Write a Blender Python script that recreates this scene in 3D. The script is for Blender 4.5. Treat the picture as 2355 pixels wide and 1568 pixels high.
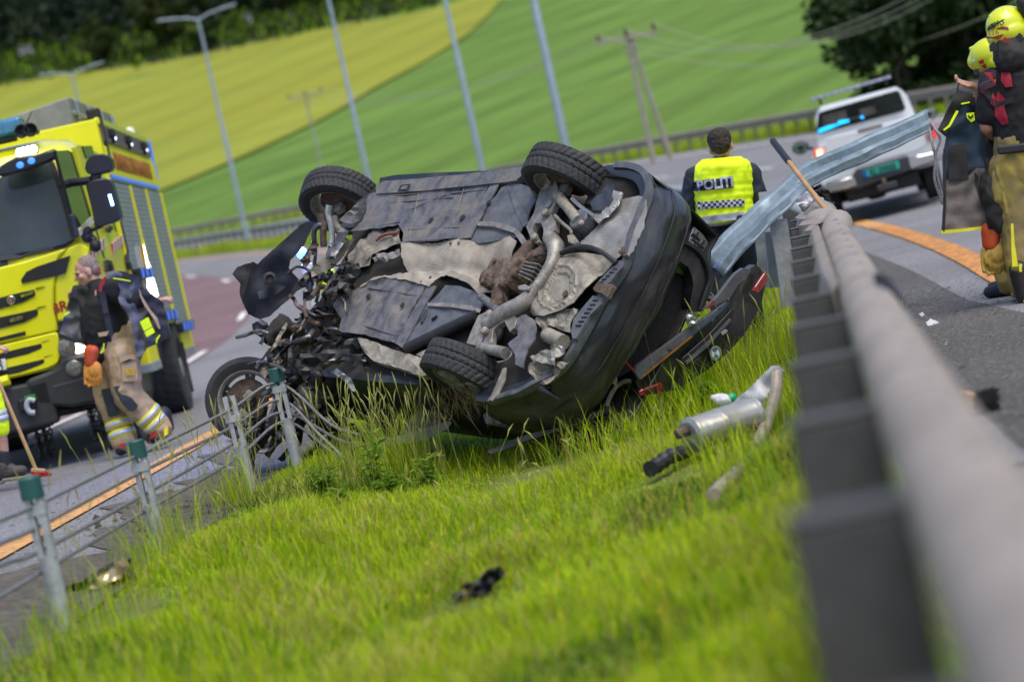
import bpy, bmesh, math, random
import numpy as np
from mathutils import Vector, Matrix, Euler, noise
from mathutils.geometry import delaunay_2d_cdt
random.seed(7)
rng = np.random.default_rng(7)
for o in list(bpy.data.objects): bpy.data.objects.remove(o)
scene = bpy.context.scene
COL = scene.collection
PI = math.pi

# ------------------------------------------------------------------ camera
CAMPOS = np.array([0, 0, 1.2]); ROLL = math.radians(12.5); PITCH = math.radians(2.47)
FPX, CX, CY = 5558.0, 1177.0, 784.0
_c, _s = math.cos(ROLL), math.sin(ROLL)
_f = np.array([0, math.cos(PITCH), -math.sin(PITCH)]); _u = np.array([0, math.sin(PITCH), math.cos(PITCH)])
CR = _c*np.array([1, 0, 0]) - _s*_u
CU = _s*np.array([1, 0, 0]) + _c*_u
cam_d = bpy.data.cameras.new('camera'); cam = bpy.data.objects.new('camera', cam_d); COL.objects.link(cam)
cam.matrix_world = Matrix([[CR[0], CU[0], -_f[0], 0], [CR[1], CU[1], -_f[1], 0], [CR[2], CU[2], -_f[2], 1.2], [0, 0, 0, 1]])
cam_d.lens = 85; cam_d.sensor_width = 36; cam_d.clip_start = 0.1; cam_d.clip_end = 3000
cam_d.dof.use_dof = True; cam_d.dof.focus_distance = 16.6; cam_d.dof.aperture_fstop = 1.5; cam_d.dof.aperture_blades = 9
scene.camera = cam

# ------------------------------------------------------------------ light
world = bpy.data.worlds.new('World'); scene.world = world; world.use_nodes = True
wn = world.node_tree.nodes; wl = world.node_tree.links
sky = wn.new('ShaderNodeTexSky'); sky.sky_type = 'NISHITA'; sky.sun_disc = False
SUN_EL, SUN_AZ = math.radians(66), math.radians(150)      # high, veiled evening light
sky.sun_elevation = SUN_EL; sky.sun_rotation = SUN_AZ; sky.air_density = 1.0; sky.dust_density = 2.5; sky.ozone_density = 1.0
wl.new(sky.outputs[0], wn['Background'].inputs[0]); wn['Background'].inputs[1].default_value = 0.15
sun_d = bpy.data.lights.new('sun', 'SUN'); sun_d.energy = 2.2; sun_d.angle = math.radians(45); sun_d.color = (1, .95, .86)
sun = bpy.data.objects.new('sun', sun_d); COL.objects.link(sun)
sdir = Vector((math.sin(SUN_AZ)*math.cos(SUN_EL), math.cos(SUN_AZ)*math.cos(SUN_EL), math.sin(SUN_EL)))
sun.rotation_euler = sdir.to_track_quat('Z', 'Y').to_euler()
scene.view_settings.view_transform = 'Standard'; scene.view_settings.look = 'None'
scene.view_settings.gamma = 1; scene.view_settings.exposure = 0.4

# ------------------------------------------------------------------ helpers: photo point -> place in the world
def ray(px, py): return _f + ((px-CX)/FPX)*CR - ((py-CY)/FPX)*CU
def at(px, py, y):
    r = ray(px, py); return CAMPOS + r*(y/r[1])
def gz(px, py, z):
    r = ray(px, py); return CAMPOS + r*((z-CAMPOS[2])/r[2])
class Frame:
    """a rigid frame (vehicle): local <-> world, and the point where a line of sight meets a local plane"""
    def __init__(s, M, t): s.M = np.array(M, float); s.t = np.array(t, float)
    def w(s, p): return s.M @ np.asarray(p, float) + s.t
    def on(s, px, py, axis, val):
        o = s.M.T @ (CAMPOS-s.t); d = s.M.T @ ray(px, py); return o + d*((val-o[axis])/d[axis])
    def mat(s):
        m = Matrix.Identity(4)
        for i in range(3):
            for j in range(3): m[i][j] = s.M[i, j]
            m[i][3] = s.t[i]
        return m

# ------------------------------------------------------------------ materials
MATS = {}
def mat(name, col, rough=.6, metal=0, var=.18, vs=9, bump=0, bs=80, coat=0, col2=None, split=(.45, .6), trans=0, emit=0, spec=.5, stretch=None, em=None, alpha=1):
    if name in MATS: return MATS[name]
    m = bpy.data.materials.new(name); m.use_nodes = True; nt = m.node_tree; n = nt.nodes; L = nt.links
    b = n['Principled BSDF']; b.inputs['Roughness'].default_value = rough; b.inputs['Metallic'].default_value = metal
    b.inputs['Coat Weight'].default_value = coat; b.inputs['Coat Roughness'].default_value = .06
    b.inputs['Specular IOR Level'].default_value = spec
    c1 = (*col, 1); dark = tuple(x*(1-var) for x in col)+(1,); lite = tuple(min(1, x*(1+var)) for x in col)+(1,)
    tc = n.new('ShaderNodeTexCoord'); src = tc.outputs['Object']
    if stretch:
        mp = n.new('ShaderNodeMapping'); mp.inputs['Scale'].default_value = stretch; L.new(src, mp.inputs[0]); src = mp.outputs[0]
    nz = n.new('ShaderNodeTexNoise'); nz.inputs['Scale'].default_value = vs; nz.inputs['Detail'].default_value = 6; nz.inputs['Roughness'].default_value = .65
    L.new(src, nz.inputs['Vector'])
    rp = n.new('ShaderNodeValToRGB'); rp.color_ramp.elements[0].position = .3; rp.color_ramp.elements[1].position = .7
    rp.color_ramp.elements[0].color = dark; rp.color_ramp.elements[1].color = lite
    L.new(nz.outputs[0], rp.inputs[0]); out = rp.outputs[0]
    if col2:
        nz2 = n.new('ShaderNodeTexNoise'); nz2.inputs['Scale'].default_value = vs*.45; nz2.inputs['Detail'].default_value = 8; nz2.inputs['Roughness'].default_value = .7
        L.new(src, nz2.inputs['Vector'])
        r2 = n.new('ShaderNodeValToRGB'); r2.color_ramp.elements[0].position = split[0]; r2.color_ramp.elements[1].position = split[1]
        L.new(nz2.outputs[0], r2.inputs[0])
        mx = n.new('ShaderNodeMix'); mx.data_type = 'RGBA'
        L.new(r2.outputs[0], mx.inputs[0]); L.new(out, mx.inputs[6]); mx.inputs[7].default_value = (*col2, 1); out = mx.outputs[2]
    L.new(out, b.inputs['Base Color'])
    if bump:
        nb = n.new('ShaderNodeTexNoise'); nb.inputs['Scale'].default_value = bs; nb.inputs['Detail'].default_value = 4
        L.new(src, nb.inputs['Vector'])
        bp = n.new('ShaderNodeBump'); bp.inputs['Strength'].default_value = bump; bp.inputs['Distance'].default_value = .01
        L.new(nb.outputs[0], bp.inputs['Height']); L.new(bp.outputs[0], b.inputs['Normal'])
    if trans:
        tr = n.new('ShaderNodeBsdfTranslucent'); L.new(out, tr.inputs[0]); ms = n.new('ShaderNodeMixShader'); ms.inputs[0].default_value = trans
        L.new(b.outputs[0], ms.inputs[1]); L.new(tr.outputs[0], ms.inputs[2]); L.new(ms.outputs[0], n['Material Output'].inputs[0])
    if emit:
        b.inputs['Emission Color'].default_value = (*(em or col), 1); b.inputs['Emission Strength'].default_value = emit
    if alpha < 1:
        b.inputs['Alpha'].default_value = alpha
    MATS[name] = m; return m

# ------------------------------------------------------------------ object helpers
def tag(o, label=None, cat=None, group=None, kind=None):
    if label: o['label'] = label
    if cat: o['category'] = cat
    if group: o['group'] = group
    if kind: o['kind'] = kind
    return o
def link(name, me, m=None, parent=None, smooth=False):
    o = bpy.data.objects.new(name, me); COL.objects.link(o)
    if m is not None:
        for k in (m if isinstance(m, (list, tuple)) else [m]): me.materials.append(k)
    if parent is not None: o.parent = parent
    if smooth: me.shade_smooth()
    return o
def empty(name, label, cat, loc=(0, 0, 0), group=None, matrix=None):
    o = bpy.data.objects.new(name, None); COL.objects.link(o); o.empty_display_size = .2
    if matrix is not None: o.matrix_world = matrix
    else: o.location = loc
    return tag(o, label, cat, group)
def bm_obj(name, bm, m=None, parent=None, smooth=False, bevel=0, seg=1):
    bmesh.ops.remove_doubles(bm, verts=bm.verts, dist=1e-6)
    bmesh.ops.recalc_face_normals(bm, faces=bm.faces)
    me = bpy.data.meshes.new(name); bm.to_mesh(me); bm.free()
    o = link(name, me, m, parent, smooth)
    if bevel:
        md = o.modifiers.new('bevel', 'BEVEL'); md.width = bevel; md.segments = seg; md.limit_method = 'ANGLE'; md.angle_limit = .6
    return o
def pyd(name, V, Fc, m=None, parent=None, smooth=False):
    me = bpy.data.meshes.new(name); me.from_pydata([tuple(map(float, v)) for v in V], [], Fc); me.update()
    return link(name, me, m, parent, smooth)
def copy_tree(o, parent=None):
    c = o.copy(); COL.objects.link(c)
    if parent is not None: c.parent = parent
    for ch in list(o.children): copy_tree(ch, c)
    return c
def basis(d, up=(0, 0, 1)):
    d = Vector(d).normalized(); up = Vector(up)
    if abs(d.dot(up)) > .98: up = Vector((1, 0, 0)) if abs(d.x) < .9 else Vector((0, 1, 0))
    a = up.cross(d).normalized(); b = d.cross(a).normalized(); return d, a, b
def add_box(bm, c, size, rot=None):
    g = bmesh.ops.create_cube(bm, size=1)['verts']
    m = Matrix.Translation(Vector(c)) @ ((rot.to_4x4() if rot else Matrix.Identity(4))) @ Matrix.Diagonal((*size, 1))
    bmesh.ops.transform(bm, matrix=m, verts=g); return g
def add_bar(bm, p, q, w, h, up=(0, 0, 1)):
    p = Vector(p); q = Vector(q); d, a, b = basis(q-p, up)
    R = Matrix((d, a, b)).transposed(); add_box(bm, (p+q)/2, ((q-p).length, w, h), R)
def add_tube(bm, pts, r, n=8, cap=True):
    """swept tube through pts; r scalar or list"""
    pts = [Vector(p) for p in pts]; rs = r if isinstance(r, (list, tuple)) else [r]*len(pts); rings = []
    prev = None
    for i, p in enumerate(pts):
        d = (pts[min(i+1, len(pts)-1)]-pts[max(i-1, 0)]).normalized()
        if prev is None: _, a, b = basis(d)
        else:
            a = (prev - d*prev.dot(d)); a = a.normalized() if a.length > 1e-6 else basis(d)[1]; b = d.cross(a)
        prev = a
        rings.append([bm.verts.new(p+(a*math.cos(2*PI*k/n)+b*math.sin(2*PI*k/n))*rs[i]) for k in range(n)])
    for i in range(len(rings)-1):
        for k in range(n): bm.faces.new((rings[i][k], rings[i][(k+1) % n], rings[i+1][(k+1) % n], rings[i+1][k]))
    if cap: bm.faces.new(rings[0][::-1]); bm.faces.new(rings[-1])
def add_lathe(bm, prof, c=(0, 0, 0), axis='Z', n=24, R=None):
    """prof = [(radius, height)] closed at ends when radius 0"""
    ax = {'X': Matrix.Rotation(PI/2, 3, 'Y'), 'Y': Matrix.Rotation(-PI/2, 3, 'X'), 'Z': Matrix.Identity(3)}[axis]
    if R is not None: ax = R
    c = Vector(c); rings = []
    for r, h in prof:
        if r < 1e-6: rings.append([bm.verts.new(c+ax @ Vector((0, 0, h)))])
        else: rings.append([bm.verts.new(c+ax @ Vector((r*math.cos(2*PI*k/n), r*math.sin(2*PI*k/n), h))) for k in range(n)])
    for A, B in zip(rings, rings[1:]):
        for k in range(n):
            if len(A) == 1 and len(B) == 1: continue
            if len(A) == 1: bm.faces.new((A[0], B[(k+1) % n], B[k]))
            elif len(B) == 1: bm.faces.new((A[k], A[(k+1) % n], B[0]))
            else: bm.faces.new((A[k], A[(k+1) % n], B[(k+1) % n], B[k]))
def smooth_path(pts, n=6):
    """Catmull-Rom through pts"""
    P = [np.asarray(p, float) for p in pts]; P = [2*P[0]-P[1]]+P+[2*P[-1]-P[-2]]; out = []
    for i in range(1, len(P)-2):
        a, b, c, d = P[i-1:i+3]
        for k in range(n):
            t = k/n; out.append(.5*((2*b)+(c-a)*t+(2*a-5*b+4*c-d)*t*t+(-a+3*b-3*c+d)*t**3))
    out.append(P[-2]); return out
def sheet(name, poly, to3d, m, parent=None, th=.01, step=.06, disp=0, ds=5, seed=0, fn=None, holes=(), smooth=True, nrm=None, jag=0, bevel=0, crease=0):
    """thick plate: outline poly (2-d), to3d maps 2-d -> 3-d; interior meshed so that it can be dented. fn(u,v)->offset along the normal"""
    rs = random.Random(seed+len(poly)); V = []; E = []
    def loop(pl, jg=0):
        s0 = len(V)
        for i in range(len(pl)):
            a = Vector(pl[i][:2]); b = Vector(pl[(i+1) % len(pl)][:2]); k = max(1, int((b-a).length/step))
            pr = Vector((-(b-a).y, (b-a).x)).normalized() if (b-a).length > 0 else Vector((0, 0))
            for j in range(k):
                q = a.lerp(b, j/k)
                if jg and 0 < j: q = q+pr*rs.uniform(-jg, jg)
                V.append(q)
        for i in range(s0, len(V)): E.append((i, i+1 if i+1 < len(V) else s0))
    loop(poly, jag)
    for h in holes: loop(h, jag*.5)
    xs = [p[0] for p in poly]; ys = [p[1] for p in poly]
    if disp or fn:
        def inside(x, y, pl):
            c = False; j = len(pl)-1
            for i in range(len(pl)):
                if (pl[i][1] > y) != (pl[j][1] > y) and x < (pl[j][0]-pl[i][0])*(y-pl[i][1])/(pl[j][1]-pl[i][1]+1e-12)+pl[i][0]: c = not c
                j = i
            return c
        x = min(xs)+step/2
        while x < max(xs):
            y = min(ys)+step/2
            while y < max(ys):
                if inside(x, y, poly) and not any(inside(x, y, h) for h in holes):
                    V.append(Vector((x+rs.uniform(-.1, .1)*step, y+rs.uniform(-.1, .1)*step)))
                y += step
            x += step
    r = delaunay_2d_cdt(V, E, [], 1 if not holes else 3, 1e-7)
    vo, fo = r[0], r[2]
    if holes:
        def ins(x, y, pl):
            c = False; j = len(pl)-1
            for i in range(len(pl)):
                if (pl[i][1] > y) != (pl[j][1] > y) and x < (pl[j][0]-pl[i][0])*(y-pl[i][1])/(pl[j][1]-pl[i][1]+1e-12)+pl[i][0]: c = not c
                j = i
            return c
        keep = []
        for f in fo:
            cx = sum(vo[i][0] for i in f)/len(f); cy = sum(vo[i][1] for i in f)/len(f)
            if ins(cx, cy, poly) and not any(ins(cx, cy, h) for h in holes): keep.append(f)
        fo = keep
    P3 = [Vector(to3d(v[0], v[1])) for v in vo]
    if nrm is None:
        cx, cy = sum(xs)/len(xs), sum(ys)/len(ys); e = .01
        p0 = Vector(to3d(cx, cy)); nn = (Vector(to3d(cx+e, cy))-p0).cross(Vector(to3d(cx, cy+e))-p0).normalized()
    else: nn = Vector(nrm).normalized()
    for i, p in enumerate(P3):
        d = 0
        if disp:
            q = (vo[i][0]*ds+seed*3.1, vo[i][1]*ds-seed, seed*.7); d += disp*((1-crease)*noise.noise(q)+crease*(1-2.6*abs(noise.noise((q[0]*1.9, q[1]*1.9, q[2]+4))))+.35*crease*noise.noise((q[0]*4.3, q[1]*4.3, q[2])))
        if fn: d += fn(vo[i][0], vo[i][1])
        P3[i] = p+nn*d
    bm = bmesh.new(); bv = [bm.verts.new(p) for p in P3]
    for f in fo:
        try: bm.faces.new([bv[i] for i in f])
        except ValueError: pass
    for v in [v for v in bm.verts if not v.link_faces]: bm.verts.remove(v)
    if th:
        ex = bmesh.ops.extrude_face_region(bm, geom=bm.faces[:])
        bmesh.ops.translate(bm, verts=[v for v in ex['geom'] if isinstance(v, bmesh.types.BMVert)], vec=-nn*th)
    o = bm_obj(name, bm, m, parent, False, bevel)
    if smooth: shade_auto(o)
    return o
def shade_auto(o, ang=.42):
    me = o.data; me.shade_smooth()
    bm = bmesh.new(); bm.from_mesh(me)
    for e in bm.edges: e.smooth = not (len(e.link_faces) == 2 and e.calc_face_angle(0) > ang)
    bm.to_mesh(me); bm.free()
def add_cap(bm, p, q, r0, r1, n=14, m=5):
    """tapered capsule"""
    p = Vector(p); q = Vector(q); L = (q-p).length; d, a, b = basis(q-p); rings = []
    prof = [(r0*math.cos(t), -r0*math.sin(t)) for t in np.linspace(PI/2, 0, m)] + [(r1*math.cos(t), L+r1*math.sin(t)) for t in np.linspace(0, PI/2, m)]
    R = Matrix((a, b, d)).transposed(); add_lathe(bm, [(max(r, 0), h) for r, h in prof], p, n=n, R=R)
def add_ell(bm, c, rad, R=None, n=18):
    g = bmesh.ops.create_uvsphere(bm, u_segments=n, v_segments=max(8, n*2//3), radius=1)['verts']
    m = Matrix.Translation(Vector(c)) @ (R.to_4x4() if R else Matrix.Identity(4)) @ Matrix.Diagonal((*rad, 1))
    bmesh.ops.transform(bm, matrix=m, verts=g)
def blob(name, bm, m, parent=None, voxel=.012, smooth=4, wr=0, ws=.08, wseed=0, fn=None, dec=None):
    """join overlapping volumes into ONE continuous surface (voxel remesh), soften, add cloth folds"""
    me = bpy.data.meshes.new(name); bmesh.ops.recalc_face_normals(bm, faces=bm.faces); bm.to_mesh(me); bm.free()
    o = bpy.data.objects.new(name, me); COL.objects.link(o)
    md = o.modifiers.new('r', 'REMESH'); md.mode = 'VOXEL'; md.voxel_size = voxel
    if smooth:
        sm = o.modifiers.new('s', 'SMOOTH'); sm.iterations = smooth; sm.factor = .5
    dg = bpy.context.evaluated_depsgraph_get(); dg.update()
    nm = bpy.data.meshes.new_from_object(o.evaluated_get(dg)); bpy.data.objects.remove(o); bpy.data.meshes.remove(me)
    nm.name = name
    if wr or fn:
        N = len(nm.vertices); co = np.empty(N*3); nm.vertices.foreach_get('co', co); co = co.reshape(-1, 3)
        no = np.empty(N*3); nm.vertices.foreach_get('normal', no); no = no.reshape(-1, 3); k = 1/ws
        if wr:
            for i in range(N):
                c = co[i]*k
                v = noise.noise((c[0]+wseed, c[1], c[2]*.8)); v2 = noise.noise((c[0]*2.3, c[1]*2.3+wseed, c[2]*1.6))
                co[i] += no[i]*wr*((1-2*abs(v))*.8+v2*.4)
        if fn: co = fn(co)
        nm.vertices.foreach_set('co', co.ravel()); nm.update()
    return link(name, nm, m, parent, True)
def text_mesh(name, s, size, m, parent, origin, xdir, ydir, depth=.003, align='CENTER', bold=0, shear=0, xs=1, space=1):
    cu = bpy.data.curves.new(name, 'FONT'); cu.body = s; cu.size = size; cu.align_x = align; cu.align_y = 'CENTER'; cu.extrude = depth
    cu.offset = bold; cu.shear = shear; cu.space_character = space; cu.resolution_u = 2
    o = bpy.data.objects.new(name, cu); COL.objects.link(o)
    dg = bpy.context.evaluated_depsgraph_get(); dg.update()
    me = bpy.data.meshes.new_from_object(o.evaluated_get(dg)); bpy.data.objects.remove(o); bpy.data.curves.remove(cu); me.name = name
    X = Vector(xdir).normalized(); Z = X.cross(Vector(ydir)).normalized(); Y = Z.cross(X)
    T = Matrix((X*xs, Y, Z)).transposed().to_4x4(); T.translation = Vector(origin); me.transform(T)
    return link(name, me, m, parent)
def conform(o, target_fn):
    """move every vertex by target_fn(co)->co (flat print laid onto a curved surface)"""
    for v in o.data.vertices: v.co = target_fn(v.co)
# ------------------------------------------------------------------ road alignment: s along the median barrier, n to its right
TH0 = math.atan(.13); S1 = 21.0; RAD = 180.0; X0 = .12
def curve(s):
    if s < S1: return np.array([X0+math.sin(TH0)*s, math.cos(TH0)*s]), TH0
    p = np.array([X0+math.sin(TH0)*S1, math.cos(TH0)*S1]); th = TH0-(s-S1)/RAD
    return p + RAD*np.array([math.cos(th)-math.cos(TH0), math.sin(TH0)-math.sin(th)]), th
def prof(s):
    s = max(0, s-17); k = .042/38
    return .5*k*s*s if s < 38 else .5*k*38*38+.042*(s-38)
def ilerp(x, T):
    if x <= T[0][0]: return T[0][1]
    for (a, b), (c, d) in zip(T, T[1:]):
        if x <= c: return b+(d-b)*(x-a)/(c-a)
    return T[-1][1]
def nLO(s): return -ilerp(s, [(-30, 3.3), (0, 4.2), (14.5, 5.25), (22.6, 5.85), (32, 6.2), (60, 6.0), (110, 5.4), (400, 5.4)])
def nLE(s): return nLO(s)+ilerp(s, [(0, .9), (18, 1.15), (40, 1.0)])
NRE = .32; NRO = 12.6
def bank(s): return .03*min(1, max(0, (s-20)/20))
def smst(t): t = min(1, max(0, t)); return t*t*(3-2*t)
def drop(s): return .13*(1-smst((s-21)/8))
def zsn(s, n):
    z = prof(s); a = nLE(s)
    if n <= a: z -= drop(s)*smst((n-nLO(s)-.15)/(a-nLO(s)-.15))
    if n > a and n < NRE:
        t = (n-a)/(NRE-a); z += -.21*math.sin(PI*t)**.8*smst(t*3) - drop(s)*(1-t)
        return z
    if n > NRO:
        e = n-NRO; z += bank(s)*NRO
        z += -.25*smst(e/1.5) + .02*e + .135*max(0, e-6)
        if e > 215: z += .10*(e-215)
        return z
    return z+bank(s)*n if n > 0 else z+bank(s)*.8*(n-a)
def P3(s, n, dz=0):
    p, th = curve(s); return np.array([p[0]+n*math.cos(th), p[1]-n*math.sin(th), zsn(s, n)+dz])
def sn(x, y):
    s = (x-X0)*math.sin(TH0)+y*math.cos(TH0)
    if s <= S1: return s, (x-X0)*math.cos(TH0)-y*math.sin(TH0)
    p, _ = curve(S1); c = p-RAD*np.array([math.cos(TH0), -math.sin(TH0)]); dx, dy = x-c[0], y-c[1]
    a = math.atan2(dy, dx)+TH0; return S1+RAD*a, math.hypot(dx, dy)-RAD
def gh(x, y): return zsn(*sn(x, y))
def hit(px, py, d0=3., d1=700.):
    """where a line of sight meets the ground"""
    d = d0; last = d0
    while d < d1:
        p = at(px, py, d)
        if p[2] < gh(p[0], p[1]):
            a, b = last, d
            for _ in range(24):
                m_ = (a+b)/2; q = at(px, py, m_)
                if q[2] < gh(q[0], q[1]): b = m_
                else: a = m_
            return at(px, py, b)
        last = d; d *= 1.03
    return at(px, py, d1)
def strip(name, sl, na, nb, k, dz, m, kind='structure', parent=None):
    V = []; Fc = []
    for s in sl:
        a = na(s) if callable(na) else na; b = nb(s) if callable(nb) else nb
        for j in range(k+1): V.append(P3(s, a+(b-a)*j/k, dz))
    for i in range(len(sl)-1):
        for j in range(k): q = i*(k+1)+j; Fc.append((q, q+1, q+k+2, q+k+1))
    o = pyd(name, V, Fc, m, parent, True)
    if kind: o['kind'] = kind
    return o
SL = list(np.concatenate([np.arange(-30, 40, 1.0), np.arange(40, 160, 3), np.arange(160, 330, 8)]))

def asphalt(name, base, spk, patch=None, sc=1.0):
    m = bpy.data.materials.new(name); m.use_nodes = True; n = m.node_tree.nodes; L = m.node_tree.links; b = n['Principled BSDF']
    tc = n.new('ShaderNodeTexCoord'); g = n.new('ShaderNodeTexNoise'); g.inputs['Scale'].default_value = 55*sc; g.inputs['Detail'].default_value = 3
    v = n.new('ShaderNodeTexVoronoi'); v.inputs['Scale'].default_value = 75*sc
    big = n.new('ShaderNodeTexNoise'); big.inputs['Scale'].default_value = .35; big.inputs['Detail'].default_value = 5
    for t in (g, v, big): L.new(tc.outputs['Object'], t.inputs['Vector'])
    r = n.new('ShaderNodeValToRGB'); r.color_ramp.elements[0].position = .36; r.color_ramp.elements[1].position = .62
    r.color_ramp.elements[0].color = (*[x*.55 for x in base], 1); r.color_ramp.elements[1].color = (*[min(1, x*1.35) for x in base], 1)
    L.new(g.outputs[0], r.inputs[0])
    mx = n.new('ShaderNodeMix'); mx.data_type = 'RGBA'; rr = n.new('ShaderNodeValToRGB'); rr.color_ramp.elements[0].position = .0; rr.color_ramp.elements[1].position = .75
    rr.color_ramp.elements[0].color = (0, 0, 0, 1)
    L.new(v.outputs['Color'], rr.inputs[0]); rr.color_ramp.elements[0].position = .72; rr.color_ramp.elements[1].position = .8
    L.new(rr.outputs[0], mx.inputs[0]); L.new(r.outputs[0], mx.inputs[6]); mx.inputs[7].default_value = (*spk, 1)
    m2 = n.new('ShaderNodeMix'); m2.data_type = 'RGBA'; m2.blend_type = 'MULTIPLY'; m2.inputs[0].default_value = .6
    r3 = n.new('ShaderNodeValToRGB'); r3.color_ramp.elements[0].position = .3; r3.color_ramp.elements[1].position = .65
    r3.color_ramp.elements[0].color = (.55, .54, .53, 1); r3.color_ramp.elements[1].color = (1.0, 1.0, 1.0, 1)
    L.new(big.outputs[0], r3.inputs[0]); L.new(mx.outputs[2], m2.inputs[6]); L.new(r3.outputs[0], m2.inputs[7])
    L.new(m2.outputs[2], b.inputs['Base Color']); b.inputs['Roughness'].default_value = .82
    bp = n.new('ShaderNodeBump'); bp.inputs['Strength'].default_value = .5; bp.inputs['Distance'].default_value = .006
    L.new(g.outputs[0], bp.inputs['Height']); L.new(bp.outputs[0], b.inputs['Normal'])
    return m
m_asph = asphalt('asphalt_grey', (.175, .172, .185), (.31, .31, .32))
m_asph_dark = asphalt('asphalt_shoulder', (.065, .06, .058), (.2, .19, .18))
m_red = asphalt('asphalt_red', (.165, .09, .10), (.25, .19, .19))
m_line = mat('road_paint_orange', (.60, .30, .10), .7, var=.35, vs=14, bump=.3, bs=60, col2=(.20, .15, .10), split=(.5, .66))
m_white = mat('road_paint_white', (.72, .72, .7), .6, var=.15)

# ground sheet: verge, median and hillside in one
m_gr = mat('soil_and_turf', (.10, .13, .022), .95, var=.4, vs=3, bump=.6, bs=30, col2=(.10, .085, .04), split=(.5, .75))
m_field = mat('crop_green', (.105, .185, .04), 1, spec=.05, var=.35, vs=.11, stretch=(.35, 1.4, 1), bump=0, col2=(.13, .21, .045), split=(.4, .7))
m_rape = mat('crop_yellow', (.225, .25, .04), 1, spec=.05, var=.16, vs=.05, stretch=(.5, 1.5, 1), col2=(.24, .25, .035), split=(.4, .7))
def rows(m, ang, sc, amt):
    nt = m.node_tree; n = nt.nodes; L = nt.links; b = n['Principled BSDF']; src = b.inputs['Base Color'].links[0].from_socket
    tc = n.new('ShaderNodeTexCoord'); mp = n.new('ShaderNodeMapping'); mp.inputs['Rotation'].default_value = (0, 0, ang); w = n.new('ShaderNodeTexWave'); w.inputs['Scale'].default_value = sc; w.inputs['Distortion'].default_value = 2.5; w.inputs['Detail'].default_value = 3; w.inputs['Detail Scale'].default_value = .6
    L.new(tc.outputs['Object'], mp.inputs[0]); L.new(mp.outputs[0], w.inputs[0]); r = n.new('ShaderNodeValToRGB'); r.color_ramp.elements[0].color = (1-amt,)*3+(1,); r.color_ramp.elements[1].position = .45
    mx = n.new('ShaderNodeMix'); mx.data_type = 'RGBA'; mx.blend_type = 'MULTIPLY'; mx.inputs[0].default_value = 1; L.new(w.outputs[0], r.inputs[0]); L.new(src, mx.inputs[6]); L.new(r.outputs[0], mx.inputs[7]); L.new(mx.outputs[2], b.inputs['Base Color'])
rows(m_field, .5, .028, .14); rows(m_field, .42, .11, .07); rows(m_rape, .35, .02, .12)
m_rough = mat('rough_grass', (.075, .10, .022), .95, var=.5, vs=.25, col2=(.14, .13, .045), split=(.5, .7))
ns = lambda a, b: [a+(b-a)*k/24 for k in range(25)]
NL = list(np.arange(-60, -8, 4)) + list(np.arange(-8, 1.01, .25)) + list(np.arange(2, 13.1, 1)) + list(np.arange(13.6, 20, .8)) + list(np.arange(22, 60, 4)) + list(np.arange(65, 700, 14))
SLg = list(np.concatenate([np.arange(-40, 45, .8), np.arange(45, 160, 4), np.arange(160, 420, 10)]))
V = []; Fc = []; fm = []
for s in SLg:
    a = nLE(s)
    for n_ in NL:
        dz = -.03 if (n_ < a or NRE < n_ < NRO+.3) else 0
        V.append(P3(s, n_, dz))
k = len(NL)
for i in range(len(SLg)-1):
    for j in range(k-1):
        q = i*k+j; Fc.append((q, q+1, q+k+1, q+k)); n_ = NL[j]
        fm.append(1 if 22 <= n_ < 228 else (2 if n_ >= 228 else 0))
ground = pyd('ground', V, Fc, [m_gr, m_field, m_rough], None, True); ground['kind'] = 'structure'
ground.data.polygons.foreach_set('material_index', fm)
strip('right_road', SL, NRE, NRO, 12, 0, m_asph)
strip('right_shoulder', [s for s in SL if s < 60], NRE-.1, lambda s: ilerp(s, [(0, 2.6), (7, 2.2), (12, 1.4), (18, .9), (30, .6)]), 5, .006, m_asph_dark)
strip('left_road', SL, lambda s: nLE(s)-15, nLE, 75, 0, m_asph)
m_dirtst = mat('gravel_and_dirt', (.075, .066, .055), .95, var=.55, vs=18, bump=1.0, bs=60, col2=(.13, .12, .105), split=(.45, .7))
strip('gravel_strip', list(np.arange(-30, 36, .25)), lambda s: nLE(s)-.62-.14*math.sin(s*1.7)-.12*math.sin(s*4.1)-.08*math.sin(s*9.7), lambda s: nLE(s)+.12, 8, .008, m_dirtst)
strip('red_lane', SL, lambda s: nLO(s)-7.6, lambda s: nLO(s)-3.6, 4, .006, m_red)
strip('left_edge_line', SL, lambda s: nLO(s)-.13, lambda s: nLO(s)+.13, 1, .012, m_line)
strip('right_edge_line', SL, 1.18, 1.42, 1, .012, m_line)
strip('outer_edge_line', SL, 11.0, 11.2, 1, .012, m_white)
# rumble grooves: short raised bars on the right edge line, one joined strip
bm = bmesh.new()
for s in np.arange(8, 34, .16):
    p = P3(s, 1.30); th = curve(s)[1]
    add_box(bm, (p[0], p[1], p[2]+.014), (.25, .07, .014), Matrix.Rotation(-th, 3, 'Z'))
tag(bm_obj('rumble_bars', bm, m_line), kind='structure')
bm = bmesh.new()
for base, fn_ in ((0, lambda s: 5.0), (1, lambda s: nLO(s)-3.8)):
    for s in np.arange(30, 260, 12.0):
        for q in range(3):
            a, b = s+q, s+q+1
            vs_ = [bm.verts.new(P3(ss, fn_(ss)+dn, .014)) for ss, dn in ((a, -.07), (a, .07), (b, .07), (b, -.07))]; bm.faces.new(vs_)
tag(bm_obj('lane_dashes', bm, m_white), kind='structure')

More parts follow.
